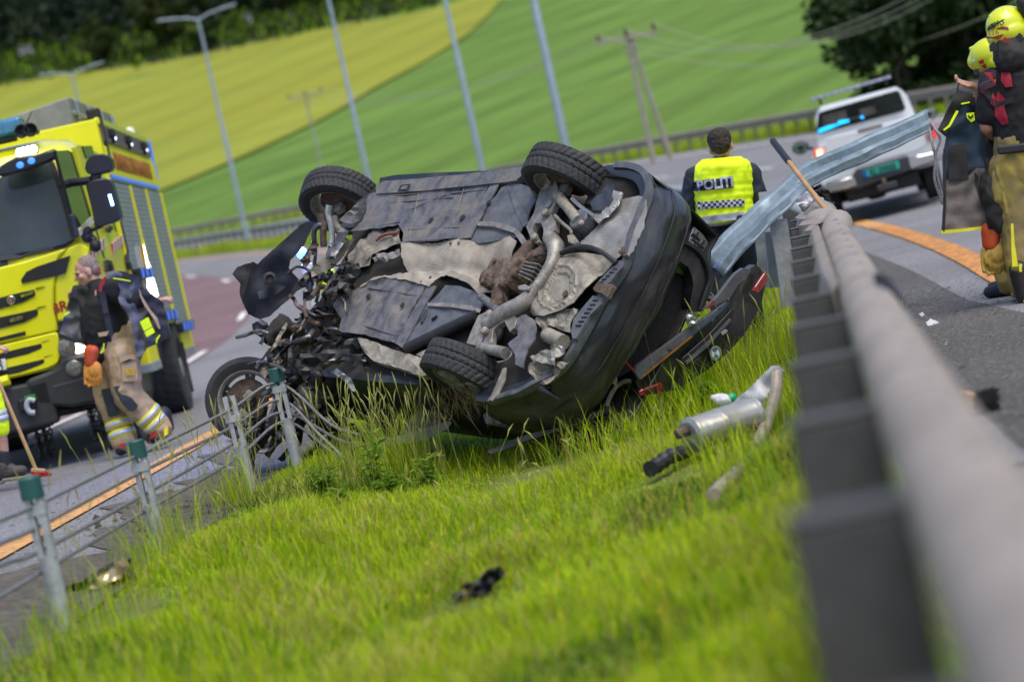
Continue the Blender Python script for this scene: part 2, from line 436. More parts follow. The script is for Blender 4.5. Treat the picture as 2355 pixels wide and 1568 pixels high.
# the ripening strip of the field: draped over the hillside
edge_r = [(375, 442), (560, 372), (720, 290), (870, 203), (1000, 132), (1100, 62), (1160, -5), (1190, -60)]
edge_b = [hit(*p) for p in edge_r]
def drape(name, A, B, k, dz, m):
    V = []; Fc = []
    A = smooth_path(A, 6); B = smooth_path(B, 6)
    for a, b in zip(A, B):
        for j in range(k+1):
            x, y = (a+(b-a)*j/k)[:2]; V.append((x, y, gh(x, y)+dz))
    for i in range(len(A)-1):
        for j in range(k): q = i*(k+1)+j; Fc.append((q, q+1, q+k+2, q+k+1))
    o = pyd(name, V, Fc, m, None, True); o['kind'] = 'structure'; return o
top_r = [(-300, 255), (0, 200), (180, 172), (380, 145), (600, 100), (800, 58), (1000, 22), (1150, -40)]
edge_l = [(-500, 500), (0, 560), (375, 442), (720, 290), (870, 203), (1000, 132), (1100, 62), (1180, -35)]
drape('ripening_field', [hit(*p, d0=60) for p in edge_l], [hit(*p, d0=60) for p in top_r], 14, .25, m_rape)
# ------------------------------------------------------------------ near median barrier (right of the picture)
m_galv = mat('galvanised_steel', (.40, .42, .45), .5, .3, var=.25, vs=14, bump=.15, bs=40)
m_post = mat('dull_post_steel', (.075, .072, .074), .55, .3, var=.3, vs=10)
m_rail = mat('dusty_rail_beam', (.28, .24, .215), .65, .1, var=.2, vs=5, bump=.15, bs=60, col2=(.17, .14, .125), split=(.52, .72))
m_rope = mat('wire_rope', (.27, .27, .29), .5, .6, var=.3, vs=40, bump=.8, bs=160)
m_capg = mat('green_plastic_cap', (.012, .075, .07), .5, var=.2)
def post_sigma(bm, base, h, th, w=.105, d=.055, lean=0):
    R = Matrix.Rotation(-th, 3, 'Z'); b = Vector(base)
    prof_ = [(-w/2, -d/2), (w/2, -d/2), (w/2, -d/2+.012), (.012, -d/2+.016), (.012, d/2-.016), (w/2, d/2-.012), (w/2, d/2), (-w/2, d/2)]
    lo = [bm.verts.new(b+R @ Vector((x, y, -.3))) for x, y in prof_]; hi = [bm.verts.new(b+R @ Vector((x+lean, y, h))) for x, y in prof_]
    n = len(lo)
    for i in range(n): bm.faces.new((lo[i], lo[(i+1) % n], hi[(i+1) % n], hi[i]))
    bm.faces.new(hi); bm.faces.new(lo[::-1])
def beam(name, m, parent, sl, nfn, zfn, half=.075, hh=.155):
    """folded beam section swept along the barrier: flat rounded crown, two flutes on the traffic face"""
    prof_ = [(-half, .0), (-half*.95, .04), (-half*.75, .07), (-half*.4, .09), (0, .097), (half*.4, .09), (half*.75, .07), (half*.95, .04), (half, .0), (half*.3, -.03), (half*.3, -.08), (half, -.11), (half, -.17), (half*.55, -.2), (-half*.2, -.2), (-half*.3, -.07), (-half*.8, -.05)]
    V = []; Fc = []
    for s in sl:
        p, th = curve(s); n0 = nfn(s); z0 = zfn(s)
        for a, z in prof_: V.append((p[0]+(n0+a)*math.cos(th), p[1]-(n0+a)*math.sin(th), z0+z))
    k = len(prof_)
    for i in range(len(sl)-1):
        for j in range(k): q = i*k; Fc.append((q+j, q+(j+1) % k, q+k+(j+1) % k, q+k+j))
    Fc.append(list(range(k))); Fc.append(list(range((len(sl)-1)*k, len(sl)*k))[::-1])
    o = pyd(name, V, Fc, m, parent); shade_auto(o, .9); return o
ztop = lambda s: ilerp(s, [(-5, .76), (0, .77), (5, .77), (9, .80), (13, .86), (17.3, .93)])
near_bar = empty('crash_barrier', 'grey posted crash barrier with pale dusty beam running along the right foreground', 'crash barrier', (.12, 0, 0))
sl = list(np.arange(.6, 15.2, .35)) + list(np.arange(15.2, 17.6, .12))
wob = lambda s: (0 if s < 14.3 else .045*math.sin(s*5.2)+.02*math.sin(s*13)-.02*(s-14.3))
b0 = beam('rail_beam', m_rail, near_bar, sl, lambda s: .02+wob(s), lambda s: ztop(s)-.09+(0 if s < 14 else .03*math.sin(s*7)), half=.088)
b0.data.transform(Matrix.Translation((-near_bar.location.x, 0, 0)))
me0 = None
for i in range(12):
    s = 3.42-1.33*1+1.33*i
    if s > 17.4: break
    p, th = curve(s); zt = ztop(s)-.03
    bm = bmesh.new(); post_sigma(bm, (0, 0, 0), zt-.03, 0, w=.17, d=.1, lean=0); add_box(bm, (0, 0, zt-.022), (.175, .105, .012))
    o = bm_obj('post', bm, m_post, near_bar, False, .012, 2); q = P3(s, -.15); o.location = (q[0]-near_bar.location.x, q[1], 0); o.rotation_euler = (0, 0, -th)
    bm = bmesh.new(); add_box(bm, (0, 0, 0), (.1, .05, .09)); o = bm_obj('bracket', bm, m_post, near_bar); q = P3(s, -.06); o.location = (q[0]-near_bar.location.x, q[1], zt-.06); o.rotation_euler = (0, 0, -th)
for s in np.arange(2.0, 15, .665):
    p, th = curve(s); bm = bmesh.new(); add_lathe(bm, [(.0, .004), (.014, .004), (.02, 0), (0, 0)], (p[0]-near_bar.location.x+.035*math.cos(th), p[1], ztop(s)+.001), n=10); bm_obj('bolt_head', bm, m_post, near_bar)
for s in (4.4, 8.4, 12.4):
    sj = [s, s+.04]; o = beam('lap_joint', m_rail, near_bar, sj, lambda q: .02, lambda q: ztop(q)-.086, half=.09); o.data.transform(Matrix.Translation((-near_bar.location.x, 0, 0)))
# torn ragged lip of the beam near its end
V = []; Fc = []; ss_ = np.arange(8.6, 17.3, .11)
for i, s in enumerate(ss_):
    p, th = curve(s); z = ztop(s)-.05; rag = .02+.03*abs(math.sin(s*9.4))+.02*(i % 3 == 0)
    if s < 10: rag *= (s-8.4)/1.6
    for n_, dz in ((-.06+wob(s), .03), (-.075-rag*.5+wob(s), .01), (-.07-rag+wob(s), -.05-.05*abs(math.sin(s*6.1)))):
        V.append((p[0]+n_*math.cos(th)-near_bar.location.x, p[1]-n_*math.sin(th), z+dz))
for i in range(len(ss_)-1):
    for j in range(2): Fc.append((i*3+j, i*3+j+1, i*3+j+4, i*3+j+3))
o = pyd('torn_lip', V, Fc, m_rail, near_bar); md = o.modifiers.new('t', 'SOLIDIFY'); md.thickness = .008

def posted_barrier(name, label, sl, n0, zof, step, mb, mp, zfn=None, hh=.78):
    root = empty(name, label, 'crash barrier', tuple(P3(sl[0], n0)))
    inv = Vector(root.location)
    zf = zfn or (lambda s: zsn(s, n0)+hh)
    b = beam('rail_beam', mb, root, sl, lambda s: n0, lambda s: zf(s)-.09); b.data.transform(Matrix.Translation(-inv))
    bm = bmesh.new(); post_sigma(bm, (0, 0, 0), 1.0, 0, w=.12, d=.07); pm = None
    cnt = 0
    for s in np.arange(sl[0]+.2, sl[-1], step):
        p, th = curve(s); q = P3(s, n0-.13 if n0 < 5 else n0+.13)
        if pm is None: o = bm_obj('post', bm, mp, root); pm = o.data
        else: o = link('post', pm, None, root)
        o.location = Vector(q)-inv; o.rotation_euler = (0, 0, -th); o.scale = (1, 1, max(.3, zf(s)-.05-q[2]))
    return root
# the same line further on: sagging where it was struck, then round the bend
sagz = lambda s: zsn(s, 0)+ilerp(s, [(21, .5), (24, .62), (27, .78), (60, .80), (300, .82)])
posted_barrier('crash_barrier', 'dark closely posted median barrier curving away behind the wreck and police officer', list(np.arange(21.5, 60, .7))+list(np.arange(60, 200, 2.)), 0., None, 1.0, m_galv, m_post, sagz)
posted_barrier('crash_barrier', 'pale outer barrier along the foot of the green field', list(np.arange(26, 210, 1.5)), NRO+.5, None, 1.33, m_rail, mat('weathered_post', (.16, .14, .12), .7, .2), None, .85)

# ------------------------------------------------------------------ wire rope fence on the left
fence = empty('rope_barrier', 'four-strand wire rope barrier on grey posts with green caps, left foreground', 'rope barrier', (-2.3, 11, 0))
fo = Vector(fence.location)
posts = [((66, 1100), 11.0, -.14, True), ((310, 1015), 13.6, -.12, True), ((524, 905), 16.3, -.1, False), ((632, 848), 17.2, -.13, True)]
tops = []
for (px, py), y, zb, cap in posts:
    top = at(px, py, y); base = np.array([top[0]+.012, top[1], zb-.25]); tops.append((top, y))
    bm = bmesh.new(); h = top[2]-base[2]
    up = Vector(top-base)
    # oval tube post with a slot cut into its head: two prongs and a solid lower stem
    hs = h-.36
    add_tube(bm, [base, base+np.array(up)*(hs/h)], .042, 14)
    for sx in (-1, 1):
        q0 = base+np.array(up)*(hs/h)*.98+np.array([sx*.026, 0, 0]); q1 = base+np.array(up)*((h-.02)/h)+np.array([sx*.026, 0, 0])
        add_bar(bm, q0, q1, .03, .06, (0, 1, 0))
    o = bm_obj('post', bm, m_galv, fence); o.data.transform(Matrix.Translation(-fo)); shade_auto(o)
    if cap:
        bm = bmesh.new(); add_lathe(bm, [(0, .012), (.045, .012), (.052, .004), (.054, -.09), (.048, -.09), (0, -.09)], top-np.array([0, 0, .004]), n=20)
        o2 = bm_obj('cap', bm, m_capg, o); o2.data.transform(Matrix.Translation(-fo)); shade_auto(o2)
    else:
        bm = bmesh.new(); add_box(bm, top-np.array([0, 0, .17]), (.105, .075, .045)); o2 = bm_obj('clip_band', bm, m_galv, o); o2.data.transform(Matrix.Translation(-fo))
    if cap:
        bm = bmesh.new(); add_box(bm, top-np.array([0, 0, .145]), (.098, .072, .05)); o2 = bm_obj('clip_band', bm, m_galv, o); o2.data.transform(Matrix.Translation(-fo))
# ropes: seen between the posts at these photo points
rope_px = [[(-40, 1215), (75, 1165), (310, 1050), (524, 945), (640, 882)], [(-40, 1270), (80, 1215), (318, 1088), (528, 985), (645, 920)],
           [(-40, 1318), (85, 1270), (322, 1142), (533, 1022), (650, 948)], [(-40, 1395), (90, 1318), (328, 1178), (538, 1058), (655, 970)]]
rd = [10.2, 11, 13.6, 16.3, 17.2]
tails = [[(760, 975), (830, 1000)], [(735, 1000), (800, 1060)], [(790, 1015), (900, 1025)], [(770, 1045), (850, 1090)]]
for i, rp in enumerate(rope_px):
    pts = [at(px, py, y) for (px, py), y in zip(rp, rd)]
    pts = [pts[0]+(pts[0]-pts[2])*1.2] + pts + [at(px, py, 17.0-.12*j) for j, (px, py) in enumerate(tails[i])]
    path = smooth_path(pts, 8); bm = bmesh.new(); add_tube(bm, path, .0115, 8)
    o = bm_obj('rope', bm, m_rope, fence, True); o.data.transform(Matrix.Translation(-fo))

# ------------------------------------------------------------------ lamp posts in the median, wooden line poles in the field
m_lamp = mat('lamp_post_steel', (.30, .36, .42), .5, .4, var=.12, vs=3)
def lamp(px, py, d, top=None, label=''):
    b = at(px, py, d); s, n = sn(b[0], b[1]); b[2] = gh(b[0], b[1])
    H = 11.0
    root = empty('street_lamp', label, 'street lamp', tuple(b), 'double-armed street lamps along the bend'); th = curve(s)[1]
    root.rotation_euler = (0, 0, -th-.35)
    bm = bmesh.new(); add_tube(bm, [(0, 0, -.3), (0, 0, 1.2), (0, 0, 1.25), (0, 0, 5.6), (0, 0, 5.65), (0, 0, H)], [.13, .13, .105, .095, .08, .06], 12); shade_auto(bm_obj('pole', bm, m_lamp, root))
    for sx in (-1, 1):
        bm = bmesh.new(); add_tube(bm, [(0, 0, H-.1), (sx*.5, 0, H+.08), (sx*1.0, 0, H+.16)], [.05, .045, .04], 8); bm_obj('arm', bm, m_lamp, root)
        bm = bmesh.new(); add_box(bm, (sx*1.42, 0, H+.2), (.9, .28, .1), Matrix.Rotation(-sx*.1, 3, 'Y')); bm_obj('lamp_head', bm, m_lamp, root, bevel=.03)
    return root
lamp(202, 330, 138, label='farthest double-armed street lamp, above the fire engine at upper left')
lamp(573, 565, 113, label='double-armed street lamp standing left of the wreck, both arms in view')
lamp(850, 425, 93, label='grey street lamp rising behind the raised front wheel of the wreck')
lamp(1116, 420, 78, label='grey street lamp rising behind the middle of the wreck')
lamp(1313, 392, 56, label='nearest and thickest street lamp, behind the raised rear wheel of the wreck')
m_wood = mat('weathered_wood', (.30, .275, .24), .9, var=.3, vs=3, stretch=(4, 4, .4), bump=.3, bs=20)
m_ins = mat('brown_insulator', (.10, .06, .035), .4)
def pole_cross(px, py0, py1, arm, legs, label, depth=None, pxt=None):
    b = hit(px, py0, 40) if depth is None else at(px, py0, depth); b[2] = gh(b[0], b[1])
    top = at(pxt, py1, b[1]); H = top[2]-b[2]
    root = empty('power_pole', label, 'power pole', tuple(b), 'wooden power poles in the green field')
    for lx in legs:
        bm = bmesh.new(); add_tube(bm, [(lx, 0, -.5), (0 if lx == legs[0] else .12, 0, H)], [.11, .08], 10); shade_auto(bm_obj('leg', bm, m_wood, root))
    bm = bmesh.new(); add_box(bm, (0, -.12, H-.15), (arm*2+.3, .1, .12), Matrix.Rotation(.04, 3, 'Y')); bm_obj('crossarm', bm, m_wood, root)
    for sx in (-1, 1):
        bm = bmesh.new(); add_bar(bm, (sx*arm*.5, -.12, H-.2), (0, -.1, H-.85), .05, .03); bm_obj('brace', bm, m_wood, root)
    for k in (-1, 0, 1):
        bm = bmesh.new(); add_lathe(bm, [(0, .32), (.07, .3), (.09, .22), (.06, .18), (.1, .12), (.05, .06), (.03, 0), (0, 0)], (k*arm, -.12, H-.1), n=10); bm_obj('insulator', bm, m_ins, root)
    return [np.array(b)+np.array([k*arm, -.12, H+.2]) for k in (-1, 0, 1)]
A = pole_cross(742, 400, 215, 1.25, [0], 'single wooden power pole with crossarm near the yellow field edge', pxt=702)
B = pole_cross(1492, 322, 75, 1.1, [0, .75], 'two-legged wooden power pole with crossarm in the green field', depth=95, pxt=1461)
C_ = [at(2120, -25, 70), at(2130, -12, 72), at(2140, 0, 74)]
m_wire = mat('power_line_wire', (.42, .42, .3), .5, .2)
for i in range(3):
    for P, Q, sag in ((A[i], B[i], 1.6), (B[i], C_[i], 1.2)):
        bm = bmesh.new(); add_tube(bm, [P+(Q-P)*t-np.array([0, 0, sag*4*t*(1-t)]) for t in np.linspace(0, 1, 17)], .016, 5)
        o = bm_obj('overhead_wire', bm, m_wire); tag(o, ('left' if i == 0 else 'middle' if i == 1 else 'right')+' overhead wire ' + ('strung between the two wooden poles' if Q is B[i] else 'running from the two-legged pole out to the upper right'), 'wire', 'overhead power wires')
bm = bmesh.new(); P, Q = at(1470, 120, 95), at(2330, 10, 80); add_tube(bm, [P+(Q-P)*t-np.array([0, 0, 1.2*4*t*(1-t)]) for t in np.linspace(0, 1, 17)], .016, 5)
tag(bm_obj('overhead_wire', bm, m_wire), 'lowest overhead wire sagging from the two-legged pole past the dark trees', 'wire', 'overhead power wires')
# ------------------------------------------------------------------ the overturned saloon (local frame: x forward, y to its left, z up)
CF = Frame([[-0.56794, 0.61453, 0.54757], [0.8132, 0.31799, 0.48743], [0.12641, 0.7221, -0.68013]], [-0.783, 17.022, 1.257])
def _orth(M):
    u, s, v = np.linalg.svd(M); return u @ v
CF.M = _orth(CF.M)
wreck = empty('wrecked_car', 'black saloon car overturned on its side with grey underbody showing and boot lid hanging open', 'car', matrix=CF.mat())
def CL(p): return CF.M.T @ (np.asarray(p, float)-CF.t)
def c1(x, y): return (470.8+x*.3003, 298.2+y*.3003)
def c2(x, y): return (1098.6+x*.3003, 298.2+y*.3003)
def c3(x, y): return (470.8+x*.3003, 690.5+y*.3003)
def c4(x, y): return (1098.6+x*.3003, 690.5+y*.3003)
def T1(*a): return [c1(*p) for p in a]
def T2(*a): return [c2(*p) for p in a]
def T3(*a): return [c3(*p) for p in a]
def T4(*a): return [c4(*p) for p in a]
m_tray = mat('dusty_undertray', (.10, .10, .115), .5, var=.6, vs=11, bump=.4, bs=60, col2=(.19, .17, .145), split=(.46, .66))
m_tray2 = mat('dusty_tank_cover', (.095, .10, .118), .5, var=.4, vs=9, bump=.3, bs=50, col2=(.15, .145, .14), split=(.52, .72))
m_black = mat('black_plastic', (.018, .018, .02), .5, var=.4, vs=12, bump=.2, bs=50, col2=(.05, .05, .05), split=(.55, .75))
m_paint = mat('black_car_paint', (.012, .013, .017), .32, var=.4, vs=7, coat=.5, col2=(.085, .078, .072), split=(.5, .78), bump=.12, bs=9, stretch=(1, .5, 2.2))
m_cav = mat('dirty_cavity', (.02, .018, .016), .9, var=.5, vs=9)
m_dust = mat('dusty_steel', (.26, .235, .195), .65, .15, var=.4, vs=14, bump=.4, bs=80, col2=(.10, .085, .075), split=(.5, .7))
m_alu = mat('dusty_aluminium', (.29, .27, .25), .48, .35, var=.35, vs=16, bump=.3, bs=70, col2=(.14, .12, .105), split=(.48, .7))
m_bright = mat('bright_metal', (.45, .47, .5), .3, .8, var=.2, vs=9, bump=.2, bs=40)
m_rust = mat('rusty_cast_iron', (.085, .055, .04), .8, var=.5, vs=18, bump=.7, bs=60, col2=(.19, .15, .12), split=(.5, .68))
m_rubber = mat('tyre_rubber', (.022, .024, .028), .75, var=.3, vs=20, bump=.15, bs=120, col2=(.055, .052, .048), split=(.55, .8))
m_redp = mat('red_lamp_plastic', (.28, .012, .015), .2, coat=1, var=.3)
m_hose = mat('dark_hose', (.03, .03, .032), .55, var=.3)
m_steel = mat('bare_torn_steel', (.20, .20, .21), .45, .6, var=.5, vs=10, bump=.4, bs=40, col2=(.07, .06, .055), split=(.45, .65))
m_blue = mat('dark_blue_grey_plastic', (.04, .046, .065), .4, var=.4, vs=9, bump=.25, bs=50)
m_ltrim = mat('pale_grey_trim', (.28, .31, .34), .5, var=.25, vs=8)
def quilt(name, col, metal, cell, str_, rough=.45, col2=None):
    m = mat(name, col, rough, metal, var=.25, vs=5, col2=col2, split=(.48, .68)); nt = m.node_tree; n = nt.nodes; L = nt.links
    v = n.new('ShaderNodeTexVoronoi'); v.inputs['Scale'].default_value = cell; v.inputs['Randomness'].default_value = .15
    tc = n.new('ShaderNodeTexCoord'); L.new(tc.outputs['Object'], v.inputs['Vector'])
    bp = n.new('ShaderNodeBump'); bp.inputs['Strength'].default_value = str_; bp.inputs['Distance'].default_value = .012
    L.new(v.outputs['Distance'], bp.inputs['Height']); L.new(bp.outputs[0], n['Principled BSDF'].inputs['Normal']); return m
m_shield = quilt('tan_heat_shield', (.35, .31, .26), .1, 95, .22, .7, (.22, .18, .14))
m_silver = quilt('quilted_foil_shield', (.40, .385, .37), .5, 62, .55, .42, (.22, .175, .13))
def tr(name, px, axis, val, m, th=.012, step=13, disp=0, ds=.02, seed=0, fn=None, holes=(), parent=wreck, jag=0, F=CF, out=-1, bevel=0, crease=.3):
    nv = [0, 0, 0]; nv[axis] = out
    return sheet(name, px, lambda a, b: F.on(a, b, axis, val), m, parent, th, step, disp, ds, seed, fn, holes, True, nv, jag, bevel, crease if disp > .012 else 0)
def cpt(p, z): q = CF.on(p[0], p[1], 2, z); return Vector(q)
def ctube(name, px, zs, r, m, n=10, k=6, parent=wreck):
    zs = zs if isinstance(zs, (list, tuple)) else [zs]*len(px)
    pts = smooth_path([cpt(p, z) for p, z in zip(px, zs)], k) if len(px) > 2 else [cpt(p, z) for p, z in zip(px, zs)]
    if isinstance(r, (list, tuple)): r = list(np.interp(np.linspace(0, 1, len(pts)), np.linspace(0, 1, len(r)), r))
    bm = bmesh.new(); add_tube(bm, pts, r, n); o = bm_obj(name, bm, m, parent); shade_auto(o, .9); return o

# body shell: lofted cross-sections with wheel-arch recesses, open at the boot
def shell():
    secs = []
    #        x    floor  arch  belt  roofz  roofy  width crush
    spec = [(-2.22, .40, 0, .96, 1.00, .62, .80), (-1.95, .30, 0, .97, 1.02, .64, .85), (-1.68, .28, 0, .97, 1.06, .64, .87), (-1.665, .28, 1, .97, 1.06, .64, .87), (-1.3, .28, 1, .96, 1.22, .60, .87),
            (-.965, .28, 1, .95, 1.32, .58, .87), (-.95, .28, 0, .95, 1.32, .58, .87), (-.4, .28, 0, .94, 1.36, .57, .87), (.3, .28, 0, .93, 1.34, .57, .87), (.8, .28, 0, .92, 1.15, .60, .86), (1.0, .29, 0, .90, .98, .62, .84)]
    V = []; Fc = []
    for i, (x, zf, arch, zb, zr, yr, w) in enumerate(spec):
        zw = .69 if arch else zf-.03; zs = .70 if arch else .24; yi = .57
        half = [(0, zf), (yi, zf), (yi+.01, zw), (w-.06, zw), (w, zs), (w+.005, .62 if not arch else .72), (w-.02, zb), (yr+.04, zr-.05), (yr-.06, zr), (0, zr+.02)]
        ring = half + [(-y, z) for y, z in half[-2:0:-1]]
        for y, z in ring:
            d = noise.noise((x*2.1, y*2.3, z*2.2))*.02
            if y < -.3: d += noise.noise((x*5, y*5, z*5+7))*.06; z = z-(.05 if z > 1.0 else 0)
            V.append((x+d*.4, y+d, z+d*.8))
    k = 18
    for i in range(len(spec)-1):
        for j in range(k): Fc.append((i*k+j, i*k+(j+1) % k, (i+1)*k+(j+1) % k, (i+1)*k+j))
    Fc.append(list(range((len(spec)-1)*k, len(spec)*k)))
    o = pyd('body', V, Fc, [m_paint, m_cav], wreck)
    for p in o.data.polygons:
        j = p.index % k
        if p.index < k*(len(spec)-1) and (j in (0, 1, 2, 15, 16, 17)): p.material_index = 1
    b_ = bmesh.new(); b_.from_mesh(o.data); bmesh.ops.recalc_face_normals(b_, faces=b_.faces); b_.to_mesh(o.data); b_.free()
    md = o.modifiers.new('th', 'SOLIDIFY'); md.thickness = .02; md.offset = -1; md.material_offset = 1
    shade_auto(o, .7)
shell()
# underbody panels, each traced on its own level
tr('floor_pan', T1((1150, 560), (1320, 440), (2480, 280), (2600, 900), (2400, 1400), (1500, 1690), (1000, 1560), (1100, 1200)), 2, .275, m_cav, .01)
tr('sill', T1((1310, 440), (1365, 395), (1530, 385), (2100, 330), (2476, 275), (2476, 330), (2430, 350), (2380, 388), (2260, 405), (1850, 450), (1640, 470), (1310, 492)), 2, .175, m_tray, .06, disp=.008, seed=1)
tr('jack_pad', T1((1475, 470), (1500, 425), (1575, 415), (1560, 465)), 2, .168, m_black, .02)
tr('jack_pad_recess', T1((1497, 458), (1512, 434), (1552, 428), (1542, 456)), 2, .164, m_tray, .004)
tr('undertray', T1((1115, 780), (1180, 720), (1235, 640), (1245, 520), (1300, 490), (1640, 476), (1850, 458), (2150, 418), (2175, 424), (2130, 520), (1960, 830), (1640, 860), (1540, 862), (1535, 890), (1515, 880), (1520, 790), (1480, 725), (1440, 740), (1370, 752), (1300, 760), (1200, 775)), 2, .195, m_tray, .008, step=8, disp=.022, ds=.022, seed=2, jag=1.2,
   holes=[T1((1310, 640), (1335, 657), (1390, 635), (1392, 682), (1350, 710), (1318, 695))])
tr('tray_edge_bar', T1((2178, 428), (2252, 408), (2030, 828), (1948, 836)), 2, .185, m_tray, .012, disp=.006, seed=3)
for i, a in enumerate([((1885, 488), (2140, 462)), ((1560, 765), (1950, 748)), ((1330, 738), (1500, 705)), ((1560, 620), (1850, 500)), ((1990, 440), (1870, 800)), ((1300, 520), (1660, 490)), ((1640, 480), (1560, 860)), ((1420, 560), (1900, 520))]):
    ctube('tray_rib', T1(*a), .192, .006, m_tray, 6)
def disc(name, p, z, r, m, th=.012, parent=wreck):
    bm = bmesh.new(); q = cpt(p, z); add_lathe(bm, [(0, -th), (r*.6, -th), (r, -th*.6), (r, th*.5), (0, th*.5)], q, n=14); o = bm_obj(name, bm, m, parent); shade_auto(o); return o
for p in ((1730, 695), (1970, 675)): disc('tray_plug', c1(*p), .187, .026, m_black, .004)
for p in ((1510, 1342), (1250, 1275), (2170, 560), (1955, 440), (1740, 437)): disc('tray_plug', c1(*p), .183, .02, m_black, .004)
tr('tank_cover', T2((180, 445), (235, 415), (330, 415), (390, 440), (440, 545), (400, 640), (375, 700), (300, 830), (255, 832), (0, 872), (-60, 842), (-20, 730), (100, 560)), 2, .205, m_tray2, .01, step=9, disp=.018, seed=4)
tr('cover_rib', T2((222, 430), (240, 440), (375, 640), (380, 720), (345, 740), (300, 660)), 2, .188, m_tray2, .02, step=8, disp=.006, seed=5)
tr('tank_strap', T2((-15, 700), (130, 706), (240, 735), (300, 762), (345, 810), (425, 945), (398, 965), (315, 850), (275, 792), (120, 742), (-5, 735)), 2, .178, m_alu, .008, bevel=.002)
tr('undertray', T1((955, 1295), (1100, 1260), (1180, 1208), (1320, 1142), (1400, 1132), (1560, 1162), (1690, 1202), (1640, 1300), (1560, 1440), (1450, 1630), (1230, 1570), (1060, 1555), (1030, 1540), (1045, 1440), (1000, 1380)), 2, .195, m_tray, .008, step=8, disp=.02, ds=.02, seed=8, jag=1.2)
tr('tray_edge_bar', T1((1695, 1205), (1770, 1192), (1640, 1430), (1515, 1672), (1455, 1632), (1560, 1440)), 2, .186, m_tray, .012, disp=.006, seed=9)
for a in (((1190, 1490), (1450, 1570)), ((1250, 1210), (1620, 1270)), ((1080, 1400), (1180, 1280))): ctube('tray_rib', T1(*a), .192, .006, m_tray, 6)
tr('tank_cover', T1((1790, 1250), (1840, 1190), (1960, 1200), (2075, 1240), (2140, 1340), (2090, 1400), (2060, 1420), (1870, 1500), (1700, 1600), (1560, 1690), (1530, 1665), (1600, 1540), (1700, 1350)), 2, .2, m_tray2, .01, step=9, disp=.015, seed=11)
tr('tank_strap', T1((1700, 1325), (1880, 1325), (2040, 1348), (2112, 1370), (2100, 1402), (2040, 1385), (1880, 1358), (1705, 1350)), 2, .178, m_alu, .008, bevel=.002)
for a in (((1660, 1480), (1700, 1380)), ((1740, 1455), (1780, 1430))): ctube('cover_slot', T1(*a), .192, .012, m_black, 6)
ctube('brake_duct', T3((1550, 372), (1700, 300), (1900, 205), (2080, 120)), .19, .042, m_black, 12)
tr('heat_shield', T1((1515, 872), (1640, 866), (1760, 856), (1960, 842), (2090, 872), (2350, 826), (2402, 866), (2396, 900), (2330, 1030), (2240, 1080), (2210, 1130), (2215, 1180), (2240, 1232), (2100, 1257), (2000, 1150), (1850, 1100), (1760, 1092), (1550, 1088), (1530, 1050), (1512, 960)), 2, .21, m_shield, .006, step=6, disp=.016, ds=.028, crease=.2, seed=12, jag=1.5,
   fn=lambda u, v: -.035*math.exp(-((v-(640-.02*u*1)+(0)-0)-0)**2/300.0)+.02*math.sin(u*.05+v*.02), holes=[])
tr('heat_shield_lip', T1((1180, 1200), (1320, 1128), (1560, 1092), (1770, 1082), (1900, 1082), (2010, 1122), (2150, 1172), (2238, 1212), (2195, 1247), (2090, 1257), (2000, 1165), (1850, 1112), (1770, 1142), (1720, 1205), (1560, 1155), (1380, 1127), (1250, 1168), (1195, 1203)), 2, .185, m_shield, .005, step=6, disp=.02, ds=.045, crease=.2, seed=13, jag=1.5)
for p in ((1708, 882), (1797, 876), (1880, 870), (1942, 866), (1725, 1130), (1655, 1165)): disc('rivet_hole', c1(*p), .183, .012, m_rust, .004)
tr('torn_lining', T1((1280, 980), (1350, 955), (1510, 930), (1500, 975), (1460, 1000), (1400, 1015), (1350, 1000), (1300, 1010)), 2, .2, m_alu, .006, step=7, disp=.05, ds=.05, seed=14, jag=2)
tr('tunnel_floor', T1((1180, 860), (1300, 780), (1490, 745), (1515, 880), (1440, 900), (1290, 960), (1260, 1040), (1180, 1060), (1060, 1150), (1100, 960)), 2, .23, m_dust, .006, step=7, disp=.035, ds=.03, seed=15, jag=1.5)
ctube('red_hose', T1((1310, 850), (1345, 820), (1400, 800), (1480, 790)), .2, .013, mat('red_brown_hose', (.22, .07, .06), .5), 8)
tr('sill', T3((1168, 290), (1250, 302), (1460, 382), (1650, 432), (1722, 472), (1722, 560), (1650, 582), (1500, 522), (1390, 500), (1300, 470), (1225, 400)), 2, .18, m_dust, .05, step=8, disp=.035, ds=.035, seed=16, jag=1)
tr('arch_plate', T3((1615, 415), (1760, 345), (1815, 320), (1790, 400), (1735, 455), (1690, 445)), 2, .2, m_dust, .02, disp=.02, seed=17)

# rear axle: carrier, arms, differential, struts
tr('subframe_bracket', T2((500, 455), (470, 480), (440, 600), (400, 690), (375, 750), (400, 830), (440, 872), (475, 862), (430, 800), (420, 760), (440, 720), (485, 716), (500, 760), (500, 830), (530, 852), (560, 800), (592, 770), (592, 700), (552, 640), (600, 560), (600, 500), (612, 450), (600, 392), (580, 390), (572, 440)), 2, .15, m_alu, .045, step=8, disp=.01, ds=.04, seed=18, bevel=.006)
ctube('subframe_beam', T2((550, 830), (595, 900), (570, 1010), (500, 1130), (420, 1240), (340, 1335), (200, 1410), (60, 1510)), [.16, .155, .15, .15, .15, .15, .15, .16], [.05, .06, .042, .04, .045, .06, .06, .05], m_alu, 14)
tr('subframe_bracket', T4((0, 110), (60, 85), (130, 60), (190, 85), (250, 80), (300, 140), (280, 210), (240, 240), (200, 160), (150, 190), (110, 230), (105, 330), (60, 330), (0, 350), (-90, 330), (-60, 250)), 2, .15, m_alu, .045, step=8, disp=.012, seed=19, bevel=.006)
